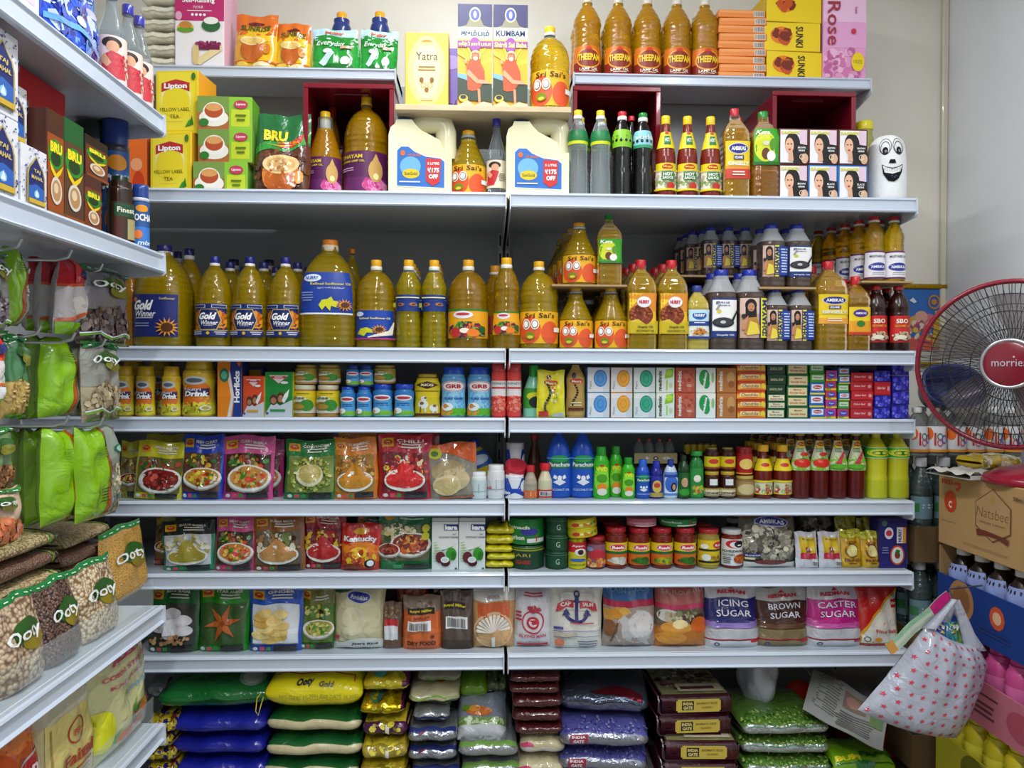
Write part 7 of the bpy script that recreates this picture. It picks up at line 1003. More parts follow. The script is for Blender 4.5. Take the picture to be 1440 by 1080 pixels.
def brick(w, h, d, withtop):
    root = empty('rice_block'); mb = MB(); mb.box(-w/2, w/2, 0, d, 0, h, M('#3a0f1c', 'g'), .008, True); b = mb.build('block', root)
    mb = MB(); PL2 = [(.02, .15), (.05, .15), (.05, .05), (.95, .05), (.95, .15), (.98, .15), (.98, .85), (.95, .85), (.95, .95), (.05, .95), (.05, .85), (.02, .85)]
    mb.art([('p', '#c8b048', PL2), ('r', '#241820', .14, .2, .40, .82), ('t', '#d8c878', 'INDIA', .27, .64, .22, .22, {'b': .05}), ('t', '#d8c878', 'GATE', .27, .36, .22, .20, {'b': .05}), ('t', '#7a6a2a', 'BASMATI RICE', .68, .66, .14, .44), ('t', '#7a6a2a', 'CLASSIC', .68, .38, .12, .24)], flat(w*.62, h*.70, -.0006, -w*.28, h*.16), .62*w/(.7*h), 'p'); mb.build('front_label', root)
    if withtop:
        mb = MB(); mb.art([('r', '#8a8a5a', .06, .04, .94, .96), ('b', ['#5a3a34', '#7a5a5a', '#c8c0b8', '#3a2a2a', '#9a7a6a'], .5, .5, .40, .38, 110, .05), ('r', '#c8bca0', .3, .08, .9, .3), ('r', '#5a2a34', .34, .14, .8, .22)], lambda u, v, o: (-w/2+u*w, d*v, h+.0004+o), w/d, 'g'); mb.build('top_label', root)
    return root
zI = .2; hb = .0565; xs_ = (P(932, 1000, 0).x, P(1040, 1000, 0).x); wI = xs_[1]-xs_[0]; dI = .22
hs = [P(985, 1080, 0).z]; ztopI = P(985, 985, .0).z; nI = round((ztopI-.2)/.048); hb = (ztopI-.2)/nI
bp = brick(wI, hb-.0006, dI, True); 
for i in range(nI): put(bp if i == 0 else dup(bp, (0, 0, 0)), (xs_[0]+xs_[1])/2-.004*(nI-1-i)*.5+(.006 if i < nI-2 else -.004), .0+(.002 if i < nI-2 else .03), .2+i*hb, LBg('maroon vacuum-packed rice block with yellow label beside the violet bags', 4)(nI-1-i, nI), 'rice block', 'maroon rice blocks', -.03 if i < nI-2 else .04)
GS = dict(d=.24, band=lambda u, v: M('#567f30', 'g') if v > .40 else M('#c0c4c6', 'f'), art=[('r', '#1f8a4a', 0, .385, 1, .40), ('b', ['#7aa040', '#9ab860', '#3a6a1c'], .5, .56, .48, .14, 200, .012), ('r', '#8e9498', .30, .05, .305, .36), ('r', '#8e9498', .62, .05, .625, .36)])
stack(1046, 1170, .01, 1012, 0, .053, ['#a8b0a8'], LBg('green-topped silver packet in the pile beside the maroon blocks', 2), 'green-topped silver packets', seed=61, nm='rice_packet', cat='packet', **GS)
stack(1176, 1262, .0, 1063, 0, .056, ['#7ab01c'], LBg('lime and yellow lettered packet beside the green-topped silver pile', 1), 'lime and yellow packets', d=.13, art=[('r', '#1c6a1c', .0, .42, 1, .45), ('t', '#e8e02a', 'BUM', .25, .54, .1, .4, {'b': .06}), ('t', '#1c6a1c', 'FRAG', .7, .62, .08, .5, {'b': .05}), ('e', '#1c7a3a', .5, .4, .14, .12)], seed=65, nm='noodle_packet', cat='packet')
# ------------------------------------------------------------------ shelving on the left, running towards the camera
LZ = {'A': 1.793, 'B': 1.5024, 'C': .7587, 'D': .508}; LXF = -.682; LY0, LY1 = -1.16, -.205
r = empty('shelving_unit', (LXF-SD, (LY0+LY1)/2, 0), PI/2); tag(r, 'white steel shelving unit running along the wall, hung with lime packs', 'shelving', 'white shop shelving units'); hw = (LY1-LY0)/2
mb = MB()
for k in range(6): mb.box(-hw+.012, hw-.012, .002, .014, .2+k*.315, .2+k*.315+.3145, steel2, .001)
mb.build('back_panel', r)
for q in (-1, 1):
    mb = MB(); xx = q*(hw-.015); mb.box(xx-.015, xx+.015, -.012, .03, 0, 2.12, M('#b9bcc0', 'c'), .002); mb.build('upright', r)
mb = MB(); mb.box(-hw+.03, hw-.03, -SD+.01, -.014, .17, .2, steel, .002); mb.box(-hw+.03, hw-.03, -SD+.03, -SD+.045, 0, .17, steel2); mb.build('base_deck', r)
for k, nm, g in (('A', 'blue snack bag and purple-capped bottles', 0), ('B', 'coffee boxes and patterned tea boxes', 0), ('C', 'clear lentil and chickpea bags', .06), ('D', 'gram flour bags', .06)):
    o = shelf(-hw, hw, LZ[k], f'white shelf board under the {nm}', guard=g, lipd=.040 if k < 'C' else .036); o.location = (LXF, (LY0+LY1)/2, LZ[k]); o.rotation_euler.z = PI/2
def sz(p0, p1, py, X, z, yt=None, m=None):
    a, b = PX(p0, py, X).y, PX(p1, py, X).y; m = m or (p0+p1)/2
    return (a+b)/2, b-a, (PX(m, yt, X).z-z if yt is not None else None)
def lone(k, p0, p1, yt, fn, label, cat, X=-.70, rnd=False, z=None, group=None, rz=0, ry=0, rx=0, hh=None):
    z_ = LZ[k] if z is None else z; yc, w, h = sz(p0, p1, yt, X, z_, yt); h = min(h, {'A': 1, 'B': LZ['A']-.03-z_, 'C': 1, 'D': .218}[k])
    o = fn(w, hh or h); return put(o, X, yc, z_, label, cat, group, PI/2+rz, rx, ry)
# top shelf A
def bluebag(w, h):
    A = [('b', ['#2a5ae0', '#1c3ab0', '#4a8af0', '#8ab8f8', '#16288a', '#c8dcf8'], .5, .5, .5, .5, 130, .09), ('e', '#d8e8f8', .55, .42, .07, .05), ('e', '#c8c8f4', .75, .6, .1, .04), ('p', '#6ab0f0', [(.1, .2), (.5, .3), (.9, .2), (.9, .24), (.5, .36), (.1, .25)])]
    return pouch(w, h, .07, '#2348cc', A, seed=101, name='snack_bag', kind='pillow')
lone('A', 60, 157, -60, bluebag, 'crumpled bright blue snack bag on the high side shelf', 'bag', -.705)
lone('A', -12, 55, -120, lambda w, h: carton(w, h, .12, '#e4e0e8', [('r', '#d8c8e0', .1, .2, .9, .5)], 'plain_box'), 'pale plain box beside the bright blue bag on the high side shelf', 'box', -.705)
for i, (a, b, y, c) in enumerate(((90, 130, -40, '#e8d81c'), (122, 150, -30, '#d8cc14'))):
    lone('A', a, b, y, lambda w, h: pouch(w, h+.05, .04, c, [('e', '#3a8a1c', .5, .3, .4, .1), ('e', '#d8301c', .7, .75, .25, .1), ('b', ['#f4ec6a', '#a8a010'], .5, .5, .4, .4, 20, .08)], seed=103+i, name='snack_bag', kind='pillow'), ['yellow snack bag behind the bright blue one, further from its bottles', 'yellow snack bag with red patch behind the bright blue one, nearer the bottles'][i], 'bag', -.80)
gb_ = None
for i, (a, b, y) in enumerate(((150, 173, -12), (174, 195, 8), (193, 207, 26))):
    yc, w, h = sz(a, b, y, -.715, LZ['A'], y)
    if gb_ is None:
        h0 = sz(174, 195, 8, -.715, LZ['A'], 8)[2]; w0 = .052
        gb_ = bottle(w0, h0, label='#e8dcc0', art=[('r', '#e8d0c8', 0, 0, 1, 1), ('e', '#2a1c18', .42, .84, .26, .12), ('e', '#d9a07a', .44, .76, .16, .12), ('p', '#c83a44', [(.1, .05), (.2, .55), (.4, .66), (.7, .6), (.8, .1)]), ('p', '#d9a07a', [(.1, .45), (.25, .6), (.4, .4), (.3, .3)]), ('b', ['#e8c8a0', '#c83a44'], .8, .4, .15, .3, 14, .06)], lz=(.06, .50), lA=1.3, **VINN); o = gb_
    else: o = dup(gb_, (0, 0, 0))
    put(o, -.722, yc, LZ['A'], f'clear bottle with purple cap and family picture label, {["furthest from", "middle one near", "nearest to"][i]} the shelf tip', 'bottle', 'purple-capped clear bottles on the high side shelf', .7)
# shelf B
def taj(w, h, d=.075):
    P_ = [(.2, .12), (.2, .55), (.26, .66), (.38, .74), (.5, .84), (.62, .74), (.74, .66), (.8, .55), (.8, .12)]
    A = [('b', ['#3a4a8a', '#8a94b8'], .5, .5, .7, .5, 110, .022), ('p', '#b8a458', [(.5+(x-.5)*1.16, .5+(y-.5)*1.09) for x, y in P_]), ('p', '#1f2a6a', P_), ('p', '#2f62b4', [(.2, .18), (.2, .36), (.5, .42), (.8, .36), (.8, .18)]), ('e', '#8ac0ec', .5, .26, .10, .06), ('p', '#d8ecf8', [(.42, .22), (.5, .34), (.58, .22)]), ('t', '#d8c070', 'TAJ', .5, .62, .07, .26, {'b': .03}), ('t', '#d8c070', 'MAHAL', .5, .52, .06, .44, {'b': .03}), ('r', '#c8a83a', .18, .10, .82, .17)]
    return carton(w, h, d, '#dfe0e6', A, 'tea_box', sart=[('b', ['#3a4a8a', '#8a94b8'], .5, .5, .5, .5, 60, .03)])
for (a, b, yt, yb, lb) in ((-24, 27, 40, 165, 'tall white patterned tea box with blue arch, upper one at the frame edge'),):
    pass
yA, wA, _ = sz(-26, 26, 220, -.70, LZ['B']); hA = (PX(0, 38, -.70).z-LZ['B'])/2
tb = taj(wA, hA-.0006); put(tb, -.70, yA, LZ['B'], 'large white patterned tea box with blue arch, lower of the bigger pair', 'box', 'larger patterned tea boxes', PI/2)
put(dup(tb, (0, 0, 0)), -.70, yA, LZ['B']+hA, 'large white patterned tea box with blue arch, upper of the bigger pair', 'box', 'larger patterned tea boxes', PI/2)
yA2, wA2, _ = sz(30, 66, 250, -.70, LZ['B']); hA2 = (PX(48, 208, -.70).z-LZ['B'])
tb2 = taj(wA2, hA2-.0006); put(tb2, -.70, yA2, LZ['B'], 'small white patterned tea box beside the brown coffee carton, lower one', 'box', 'smaller patterned tea boxes', PI/2)
put(dup(tb2, (0, 0, 0)), -.725, yA2-.01, LZ['B']+hA2, 'small white patterned tea box set back on top of the lower small one', 'box', 'smaller patterned tea boxes', PI/2)
def bru(w, h, base, mid, d=.06, nm='coffee_box'):
    A = [('r', base, 0, .78, 1, 1), ('r', mid, 0, .0, 1, .78), ('e', '#2a8a2a', .5, .60, .46, .14), ('e', '#1a3a14', .5, .56, .30, .07), ('p', '#e8c81c', [(.1, .52), (.5, .42), (.95, .52), (.8, .44), (.5, .36), (.2, .44)]), ('t', '#f0e02a', 'BRU', .5, .66, .10, .72, {'b': .06}), ('e', '#d8d0c0', .5, .26, .34, .13), ('e', '#b88a5a', .5, .26, .26, .10), ('e', '#e0c8a0', .46, .28, .14, .05), ('r', '#8a4a1c', 0, .02, 1, .07)]
    return carton(w, h, d, base, A, nm)
lone('B', 66, 89, 158, lambda w, h: bru(w, h, '#4a2418', '#9a4a1c'), 'brown and orange coffee carton beside the small tea boxes', 'box', -.70)
lone('B', 90, 117, 172, lambda w, h: bru(w, h, '#145a2a', '#5a3a24'), 'green coffee carton between the two brown ones', 'box', -.70)
lone('B', 119, 142, 250, lambda w, h: bru(w, h, '#4a2418', '#7a3a1c'), 'short brown coffee carton under the dark upper one', 'box', -.70)
zB2 = LZ['B']+sz(119, 142, 250, -.70, LZ['B'], 250)[2]+.0006
lone('B', 120, 151, 197, lambda w, h: bru(w, h, '#24140f', '#6a3018'), 'dark brown coffee carton on top of the short brown one', 'box', -.705, z=zB2)
zR = PX(50, 155, -.78).z
lone('B', 25, 92, 103, lambda w, h: carton(w, h, .10, '#c8242c', [('r', '#d8404a', 0, 0, .0, .0), ('l', '#f0c8c8', .55, .25, .4, 2, .08), ('r', '#8a9aa0', .05, .4, .2, .8)], 'coffee_box'), 'red carton behind and above the brown coffee carton', 'box', -.775)
def dj(w, h): return bottle(w, h, 'jar', '#1c1512', 'c', 1, '#14201a', .96, .22, None, '#2a1c14', [('r', '#7a6a3a', .3, .2, .7, .7), ('l', '#c8b87a', .5, .6, .3, 3, .12)], (.1, .6), 1.2, name='coffee_jar')
def lj(p0, p1, yt, fn, lb, X=-.745, rz=.9):
    yc = min(PX((p0+p1)/2, yt+40, X).y, -.232); w = (p1-p0)*(yc+DIST)/1080*cos(math.atan2(-X, yc+DIST)); h = min(PX((p0+p1)/2, yt, X).z, LZ['A']-.03)-LZ['B']; o = fn(w, h); return put(o, X, yc, LZ['B'], lb, 'jar', None, rz)
lj(104, 152, 162, dj, 'big dark coffee jar with wide black lid behind the green carton', -.81)
def mocc(w, h): return bottle(w, h, 'jar', '#2c1a10', 'c', 1, '#122a1a', .72, .26, ('#1a1a14', .02), '#3a2a18', [('r', '#1a4a2a', .1, .6, .9, .95), ('t', '#e8e4d0', 'Finest', .5, .78, .14, .6), ('r', '#a89a6a', .55, .0, .9, .55), ('r', '#4a1a10', .1, 0, .4, .6)], (.1, .62), 1.1, name='coffee_jar', p=3)
lj(152, 186, 249, mocc, 'glass coffee jar with black lid and green band at the shelf edge', -.73)
SX = [('r', '#2a5a9a', 0, 0, 1, 1), ('r', '#3a7ac8', 0, 0, 1, .45), ('e', '#e8941c', .5, .86, .26, .08), ('t', '#f0f0f4', 'SOCHA', .5, .66, .16, .8, {'b': .04}), ('e', '#e87a3a', .35, .28, .16, .10), ('t', '#e8ecf8', 'mix', .6, .1, .1, .5, {'s': .2})]
lj(186, 209, 266, lambda w, h: bottle(w, h, 'can', '#1f3f8a', 'c', 1, '#2a3470', .98, .16, ('#c8ccd4', .06), '#2a5a9a', SX, (.02, .76), 1.4, name='drink_mix_jar'), 'blue drink mix tin with lid at the very tip of the side shelf', -.70, .6)
lj(154, 192, 186, lambda w, h: bottle(w, h, 'can', '#1f3f8a', 'c', 1, '#1c2040', .98, .16, ('#3a3c44', .06), '#2a5a9a', SX, (.02, .8), 1.4, name='drink_mix_jar'), 'taller blue drink mix tin behind the glass coffee jar', -.765, .6)
# hanging packs on hooks
HX = -.735
def hook(px, py, lb):
    p = PX(px, py, HX); r = empty('display_hook', (p.x, p.y, p.z)); tag(r, lb, 'hook', 'chrome display hooks')
    mb = MB(); mb.tube([(-.344, 0, 0), (-.02, 0, 0), (0, 0, .006), (.006, 0, .018)], .0026, M('#c8ccd0', 'm'), 8); mb.build('wire', r)
    mb = MB(); mb.box(-.347, -.343, -.02, .02, -.03, .012, M('#b8bcc0', 'm'), .001); mb.build('back_plate', r); return p
def hang(p0, p1, yt, yb, X, fn, lb, cat='pack', rz=0, g=None, ry=0):
    a, b = PX(p0, (yt+yb)/2, X).y, PX(p1, (yt+yb)/2, X).y; m = (p0+p1)/2; zb, zt_ = PX(m, yb, X).z, PX(m, yt, X).z
    o = fn((b-a)/max(.5, cos(rz)), zt_-zb); return put(o, X, (a+b)/2, zb, lb, cat, g, PI/2+rz, 0, ry)
def lime(sd, qr=0):
    def fn(w, h):
        A = [('r', '#b04a14', .50, 0, .56, 1), ('r', '#8a9484', .56, 0, 1, 1), ('b', ['#c8b88a', '#a89a6a', '#7a7a5a', '#d8ccaa'], .82, .32, .16, .28, 70, .035), ('e', '#2a6a5a', .80, .74, .12, .05), ('e', '#9ac8b8', .80, .74, .09, .035), ('e', '#3a7a5a', .84, .22, .08, .04), ('l', '#6a9a10', .36, .8, .2, 4, .03)]
        if qr: A += [('l', '#3a4a14', .38, .34, .26, 5, .035)]
        return pouch(w, h, .05, '#82b60a', A, seed=sd, name='pulse_pack', kind='pillow', topw=.9, wav=1.6, lean=0)
    return fn
def clear(sd, grain, green='#7a9a7a', col='#8a9484', word='Ooty', wave=True, top='#1c7a3a', tx=.4):
    def fn(w, h):
        A = [('r', col, .0, .45, 1, 1), ('b', grain, .5, .26, .46, .22, 150, .045), ('r', top, 0, .94, 1, 1), ('t', '#e8f0e8', '- - - - - -', .5, .97, .012, .9), ('e', '#2a5a1c', tx+.08, .80, .24, .08), ('e', '#7a7a1c', tx+.16, .70, .2, .07), ('t', '#e8ece8', word, tx, .77, .12, .66, {'s': .1, 'b': .02})]
        if wave: A += [('p', '#d8dce0', [(0, .14), (.25, .18), (.5, .11), (.75, .18), (1, .13), (1, .115), (.75, .165), (.5, .095), (.25, .165), (0, .125)]), ('p', '#5a9a1c', [(0, .12), (.25, .16), (.5, .09), (.75, .16), (1, .11), (1, .085), (.75, .135), (.5, .065), (.25, .135), (0, .095)])]
        A += [('r', '#1c8a3a', 0, 0, 1, .035)]
        return pouch(w, h, .035, grain[0], A, 'g', seed=sd, name='pulse_pack', kind='pillow', wav=1.2, lean=0)
    return fn
def redtop(sd, word=0):
    def fn(w, h):
        A = [('r', '#c81c2c', 0, .68, 1, 1), ('r', '#e0501c', 0, .64, 1, .68), ('r', '#c8c0c0', 0, .22, 1, .64), ('e', '#e4e0d8', .5, .38, .4, .14), ('p', '#e0601c', [(0, .16), (.4, .22), (.6, .30), (1, .26), (1, .3), (.6, .34), (.3, .26), (0, .2)]), ('r', '#8ac81c', 0, 0, 1, .16), ('r', '#e4e4e8', .55, .12, 1, .28), ('e', '#2a2a6a', .6, .80, .3, .07), ('p', '#e8484a', [(.2, .7), (.3, 1), (.36, 1), (.28, .7)])]
        return pouch(w, h, .045, '#bab4b2', A, seed=sd, name='rice_flake_pack', kind='pillow', topw=.7, wav=1.5, lean=0)
    return fn
p1_ = hook(25, 352, 'chrome hook holding the lime pack of the top hanging row'); p2_ = hook(96, 366, 'chrome hook holding the red-topped white packs'); p3_ = hook(140, 384, 'chrome hook holding the dark clear pack nearest the oil bottles')
hang(-22, 19, 352, 468, -.74, clear(120, ['#8a7a88', '#6a5a64', '#a89aa0'], col='#8a8c88'), 'clear grey pack with wavy green foot at the frame edge, top hanging row')
hang(20, 46, 350, 458, -.745, lime(121), 'lone lime green pack in the top hanging row')
for i, (a, b, X) in enumerate(((52, 78, -.83), (70, 104, -.79), (92, 143, -.745))): hang(a, b, 364+i*2, 466+i*3, X, redtop(122+i), f'white pack with crimson top on the hook, {["hindmost", "middle", "foremost"][i]} of three', 'pack', 0, 'crimson-topped white packs')
hang(122, 188, 378, 486, -.735, clear(126, ['#4a3a38', '#5a4a44', '#3a2a2a', '#7a6a64'], col='#77747a', tx=.42), 'clear dark-grained pack lettered in white, hanging nearest the golden oil bottles')
q1_ = hook(52, 474, 'chrome hook holding the lime packs of the middle hanging row'); q2_ = hook(101, 482, 'chrome hook holding the beige-grained pack of the middle row'); q3_ = hook(144, 490, 'chrome hook next to the beige-grained pack')
hang(-26, 17, 468, 574, -.74, redtop(130), 'crimson-topped pack with white sticker at the frame edge, middle hanging row')
hang(16, 44, 472, 588, -.76, clear(131, ['#c8a85a', '#b8944a', '#d8bc7a'], col='#3f7a4a', word='', wave=False), 'green-topped pack of curled yellow pasta in the middle hanging row')
for i, (a, b, X) in enumerate(((44, 68, -.84), (60, 84, -.80), (76, 126, -.755))): hang(a, b, 474+i*2, 590-i*2, X-.01, lime(132+i), f'lime green pack in the middle hanging row, {["hindmost", "middle", "foremost"][i]} of three', 'pack', -.1, 'lime packs of the middle row')
hang(127, 175, 482, 592, -.74, clear(136, ['#a89a7a', '#8a7a5a', '#c8b890'], col='#8a8c82', word='Ooty'), 'clear pack of beige grain with green foot in the middle hanging row')
r1_ = hook(92, 599, 'chrome hook holding three lime packs of the low hanging row'); r2_ = hook(141, 601, 'chrome hook holding the foremost lime pack of the low row')
hang(-24, 26, 604, 700, -.75, clear(140, ['#8a5a34', '#6a4424', '#a8744a'], col='#6a8a5a', word='', wave=False), 'greenish clear pack of brown nuggets at the frame edge, low hanging row')
hang(-26, 40, 690, 772, -.72, clear(141, ['#d8784a', '#e08a5a', '#c8683a'], col='#d8b8a0', word='Ooty', wave=False), 'clear pack of orange lentils drooping at the frame edge')
for i, (a, b, X) in enumerate(((32, 60, -.87), (54, 90, -.82), (78, 130, -.765))): hang(a, b, 604, 738-i*2, X, lime(142+i), f'lime green pack in the low hanging row, {["hindmost", "middle", "foremost"][i]} of three', 'pack', -.1, 'lime packs of the low row')
hang(126, 173, 602, 730, -.735, lime(146, 1), 'large lime pack with small print nearest the yellow masala pouches', rz=-.1)
# shelf C
def grainbag(sd, cols, sc, text=True, hgt=1):
    def fn(w, h):
        A = [('r', '#1c7a3a', 0, .93, 1, 1), ('t', '#d8e8d8', '- - - - - - -', .5, .965, .012, .9), ('e', '#2a5a1c', .56, .60, .26, .14), ('e', '#8a7a1c', .62, .50, .2, .11), ('t', '#e8ece8', 'Ooty', .48, .57, .18, .66, {'s': .1, 'b': .02})]
        if not text: A = A[:2]
        return pouch(w, h, .07, cols, A, 'n%d' % sc, seed=sd, name='pulse_bag', kind='stand', lean=.04, ast='p')
    return fn
lone('C', -34, 12, 852, grainbag(150, '#7a5c44,#d8c4a4', 110), 'clear bag of chickpeas at the frame edge of the low side shelf', 'bag', -.7005)
lone('C', 13, 80, 838, grainbag(151, '#7a5c44,#d0b898', 110), 'clear chickpea bag with green seal beside the dark bean bag', 'bag', -.7005)
def blk(w, h):
    o = grainbag(152, '#2a1814,#7a5a4c', 190)(w, h); return o
lone('C', 78, 128, 812, blk, 'clear bag of small dark beans between two chickpea bags', 'bag', -.7005)
lone('C', 126, 181, 788, grainbag(153, '#8a6a44,#e0ccaa', 130), 'clear bag of pale chickpeas beside the tall yellow lentil bag', 'bag', -.7005)
lone('C', 166, 221, 726, grainbag(154, '#b8802a,#e8b85a', 330), 'tall clear bag of yellow lentils at the tip of the low side shelf', 'bag', -.765, hh=.155)
lone('C', 128, 166, 768, grainbag(155, '#a8702a,#d8a85a', 330, False), 'small clear bag of yellow-brown lentils behind the chickpea bags', 'bag', -.835, hh=.12)
PILE = [('#6a4a3c,#8a6a58', 200), ('#8a7448,#c8b488', 160), ('#6a4a3c,#8a6a5c', 200), ('#a88a58,#d8c498', 150)]
zc = LZ['C']; tp = .034
for col, (pa, pb, X, n) in enumerate(((-60, 78, -.90, 6), (80, 150, -.93, 5))):
    a, b = PX(pa, 800, X+.1).y, PX(pb, 800, X+.1).y
    for i in range(n):
        c, sc = PILE[(i+col) % 4]
        o = sack(b-a-.006, .22, tp, c, [('r', '#1c7a3a', .93, .1, .99, .9), ('p', '#5a9a1c', [(.84, .1), (.87, .5), (.84, .9), (.86, .9), (.89, .5), (.86, .1)])], 'n%d' % sc, 160+i+7*col, 'pulse_bag', ast='g', wav=.5)
        put(o, X+.02-.012*i*.3, (a+b)/2, zc+i*(tp+.0004), f'{["dark bean", "beige lentil", "brown bean", "pale pea"][(i+col) % 4]} bag in the {["pile near the frame edge", "shorter pile behind the small lentil bag"][col]}, {ot(i, n)} counting up', 'bag', ['lying pulse bags, near pile', 'lying pulse bags, far pile'][col], PI/2)
# shelf D
def raj(w, h):
    A = [('r', '#c8501c', 0, .62, 1, 1), ('e', '#e0762a', .6, .85, .4, .12), ('p', '#e4d4d0', [(.06, .40), (.9, .44), (.9, .66), (.06, .62)]), ('p', '#c81c28', [(.08, .42), (.88, .46), (.88, .64), (.08, .60)]), ('t', '#f0e4e0', 'Rajdhani', .48, .53, .12, .70, {'s': .1, 'b': .04, 'a': .04}), ('r', '#3a1a10', .2, .28, .9, .40), ('t', '#e8d02a', 'BESAN', .62, .34, .09, .5, {'b': .05}), ('r', '#e8dcc0', .1, 0, 1, .26), ('e', '#8a3a1c', .3, .14, .2, .1)]
    return pouch(w, h, .06, '#b8481c', A, seed=170, name='flour_bag', kind='pillow')
lone('D', -8, 76, 988, raj, 'orange gram flour bag with slanted red banner at the frame edge', 'bag', -.7005)
def faizal(w, h):
    A = [('r', '#c8c0a4', 0, .72, 1, 1), ('r', '#d8c87a', .06, 0, .94, .72), ('r', '#a88a3a', .10, .05, .12, .68), ('r', '#a88a3a', .88, .05, .90, .68), ('o', '#b8401c', .5, .55, .17, .10, .02), ('t', '#b8401c', 'FBM', .5, .55, .05, .2, {'b': .03}), ('t', '#a83a1c', 'Faizal', .5, .36, .10, .54, {'b': .03, 's': .1}), ('l', '#a85a2a', .5, .26, .5, 3, .04), ('r', '#9a8a2c', .1, .0, .9, .03)]
    return pouch(w, h, .06, '#cdbf86', A, seed=171, name='flour_bag', kind='pillow')
lone('D', 78, 148, 905, faizal, 'pale yellow flour bag with round red crest, between the gram flour and cornflour', 'bag', -.7005)
def sticker(w, h): return None
def corn(w, h):
    A = [('t', '#d83a6a', 'ALEEN', .55, .86, .06, .6, {'b': .04}), ('t', '#d83a6a', 'CORN STARCH', .52, .74, .045, .8, {'b': .02}), ('t', '#d83a6a', 'KAK JUNG', .5, .64, .04, .6, {'b': .02}), ('t', '#5aa8d8', '500 g', .6, .52, .045, .4), ('e', '#e0701c', .75, .28, .22, .06), ('e', '#e0701c', .45, .16, .26, .05), ('p', '#3a9a2a', [(.5, .3), (.6, .42), (.56, .3), (.7, .36), (.6, .26)]), ('p', '#3a9a2a', [(.1, .2), (.2, .3), (.16, .2), (.3, .24), (.2, .14)]), ('e', '#d8d81c', .05, .3, .16, .18)]
    return pouch(w, h, .06, '#d0cf9a', A, seed=172, name='flour_bag', kind='pillow')
lone('D', 150, 222, 900, corn, 'pale lime cornflour bag with red lettering and orange carrots', 'bag', -.7005)
o = lid_('foil_packet', 205, 250, 985, 955, .10, '#b8bcc0', [('r', '#7a2a4a', .6, .2, .9, .6)], 'crumpled silver foil packet above the mottled snack packs', P(223, 1012, .01).z+.0008, .2, 175, st='f')
# ------------------------------------------------------------------ under the right bay, loose things
def blob(px, py, Y, rx, ry, rz_, col, name, lb, cat, seed=1, st='g', amp=.12, zb=None, art=None):
    """crumpled soft lump: bag or cloth"""
    rr = random.Random(seed); ph = [rr.random()*6.28 for _ in range(6)]; c = P(px, py, Y); mb = MB(); pts = []
    for i in range(19):
        t = PI*i/18; row = []
        for j in range(28):
            a = 2*PI*j/28; k = 1+amp*(sin(3*a+ph[0]+2*t)+.6*sin(5*a+ph[1]-3*t)+.4*sin(9*a+ph[2]+5*t))*sin(t)
            z = -cos(t)*rz_*(k if t > 1.6 else 1); row.append((sin(t)*cos(a)*rx*k, sin(t)*sin(a)*ry*k, max(z, -rz_*.85)+rz_*.85))
        pts.append(row)
    mb.grid(pts, M(col, st), True, True)
    if art: art(mb)
    o = mb.build(name); fixn(o); z0 = (c.z-rz_*.85) if zb is None else zb
    return put(o, c.x, Y, z0, lb, cat)
gp = P(1108, 1012, .05).z
# white plastic bag on the green-topped packets
blob(1066, 985, .16, .052, .06, .085, '#b8bcc6', 'plastic_bag', 'greyish white plastic bag slumped on the green-topped packets', 'bag', 5, 'g', .10, zb=gp)
mb = MB(); mb.lathe([(.001, 0), (.045, 0), (.055, .012), (.055, .02), (.04, .03), (.001, .032)], M('#c0281c', 'c'), 28)
o = mb.build('red_lid'); put(o, P(1122, 965, .22).x, .22, P(1122, 990, .22).z+.01, 'round red plastic lid standing behind the white plastic bag', 'lid', None, 0, PI/2-.2)
blob(1224, 1040, .24, .105, .08, (P(1222, 992, .2).z-.2)/1.85, '#9a3420', 'cloth_bundle', 'crumpled rust red cloth bundle under the shelf end', 'cloth', 11, 'g', .10, zb=.2)
def sheet(px, py, Y, w, d, rx, ry, rz, name, lb, cat, A, col='#9c9e9a', seed=3):
    rr = random.Random(seed); p = [rr.random()*6 for _ in range(4)]; mb = MB(); F = lambda u, v, o=0: ((u-.5)*w, (v-.5)*d, .012*sin(4*u+p[0])+.008*sin(5*v+p[1])+.004*sin(9*u-4*v+p[2])+o)
    mb.grid([[F(i/14, j/14) for i in range(15)] for j in range(15)], M(col, 'p')); mb.grid([[F(i/14, j/14, -.002) for i in range(15)] for j in range(15)], M(col, 'p'))
    mb.grid([[F(i/14, 0, o) for i in range(15)] for o in (0, -.002)], M(col, 'p')); mb.grid([[F(0, i/14, o) for i in range(15)] for o in (0, -.002)], M(col, 'p')); mb.grid([[F(1, i/14, o) for i in range(15)] for o in (0, -.002)], M(col, 'p'))
    mb.art(A, lambda u, v, o: F(u, v, o), w/d, 'p', 14, 14, .0008, .0003); o = mb.build(name); c = P(px, py, Y); put(o, c.x, Y, c.z, lb, cat, None, rz, rx, ry); return o
NP = [('l', '#6a6a66', .25, .9, .35, 14, .05), ('r', '#8a7268', .45, .55, .75, .85), ('e', '#b0877a', .58, .7, .1, .1), ('l', '#6a6a66', .62, .45, .5, 8, .05), ('r', '#6a8a5a', .8, .4, .96, .6), ('t', '#3a3a3a', 'NEWS', .25, .95, .04, .2, {'b': .04})]
sheet(1190, 996, .04, .19, .16, .30, .22, -.5, 'newspaper', 'folded grey newspaper lying on the rust red bundle', 'newspaper', NP)
sheet(1185, 968, .17, .17, .14, .45, .15, .2, 'newspaper', 'second crumpled newspaper sheet behind the folded one', 'newspaper', NP[:2], '#8e908e', 8)
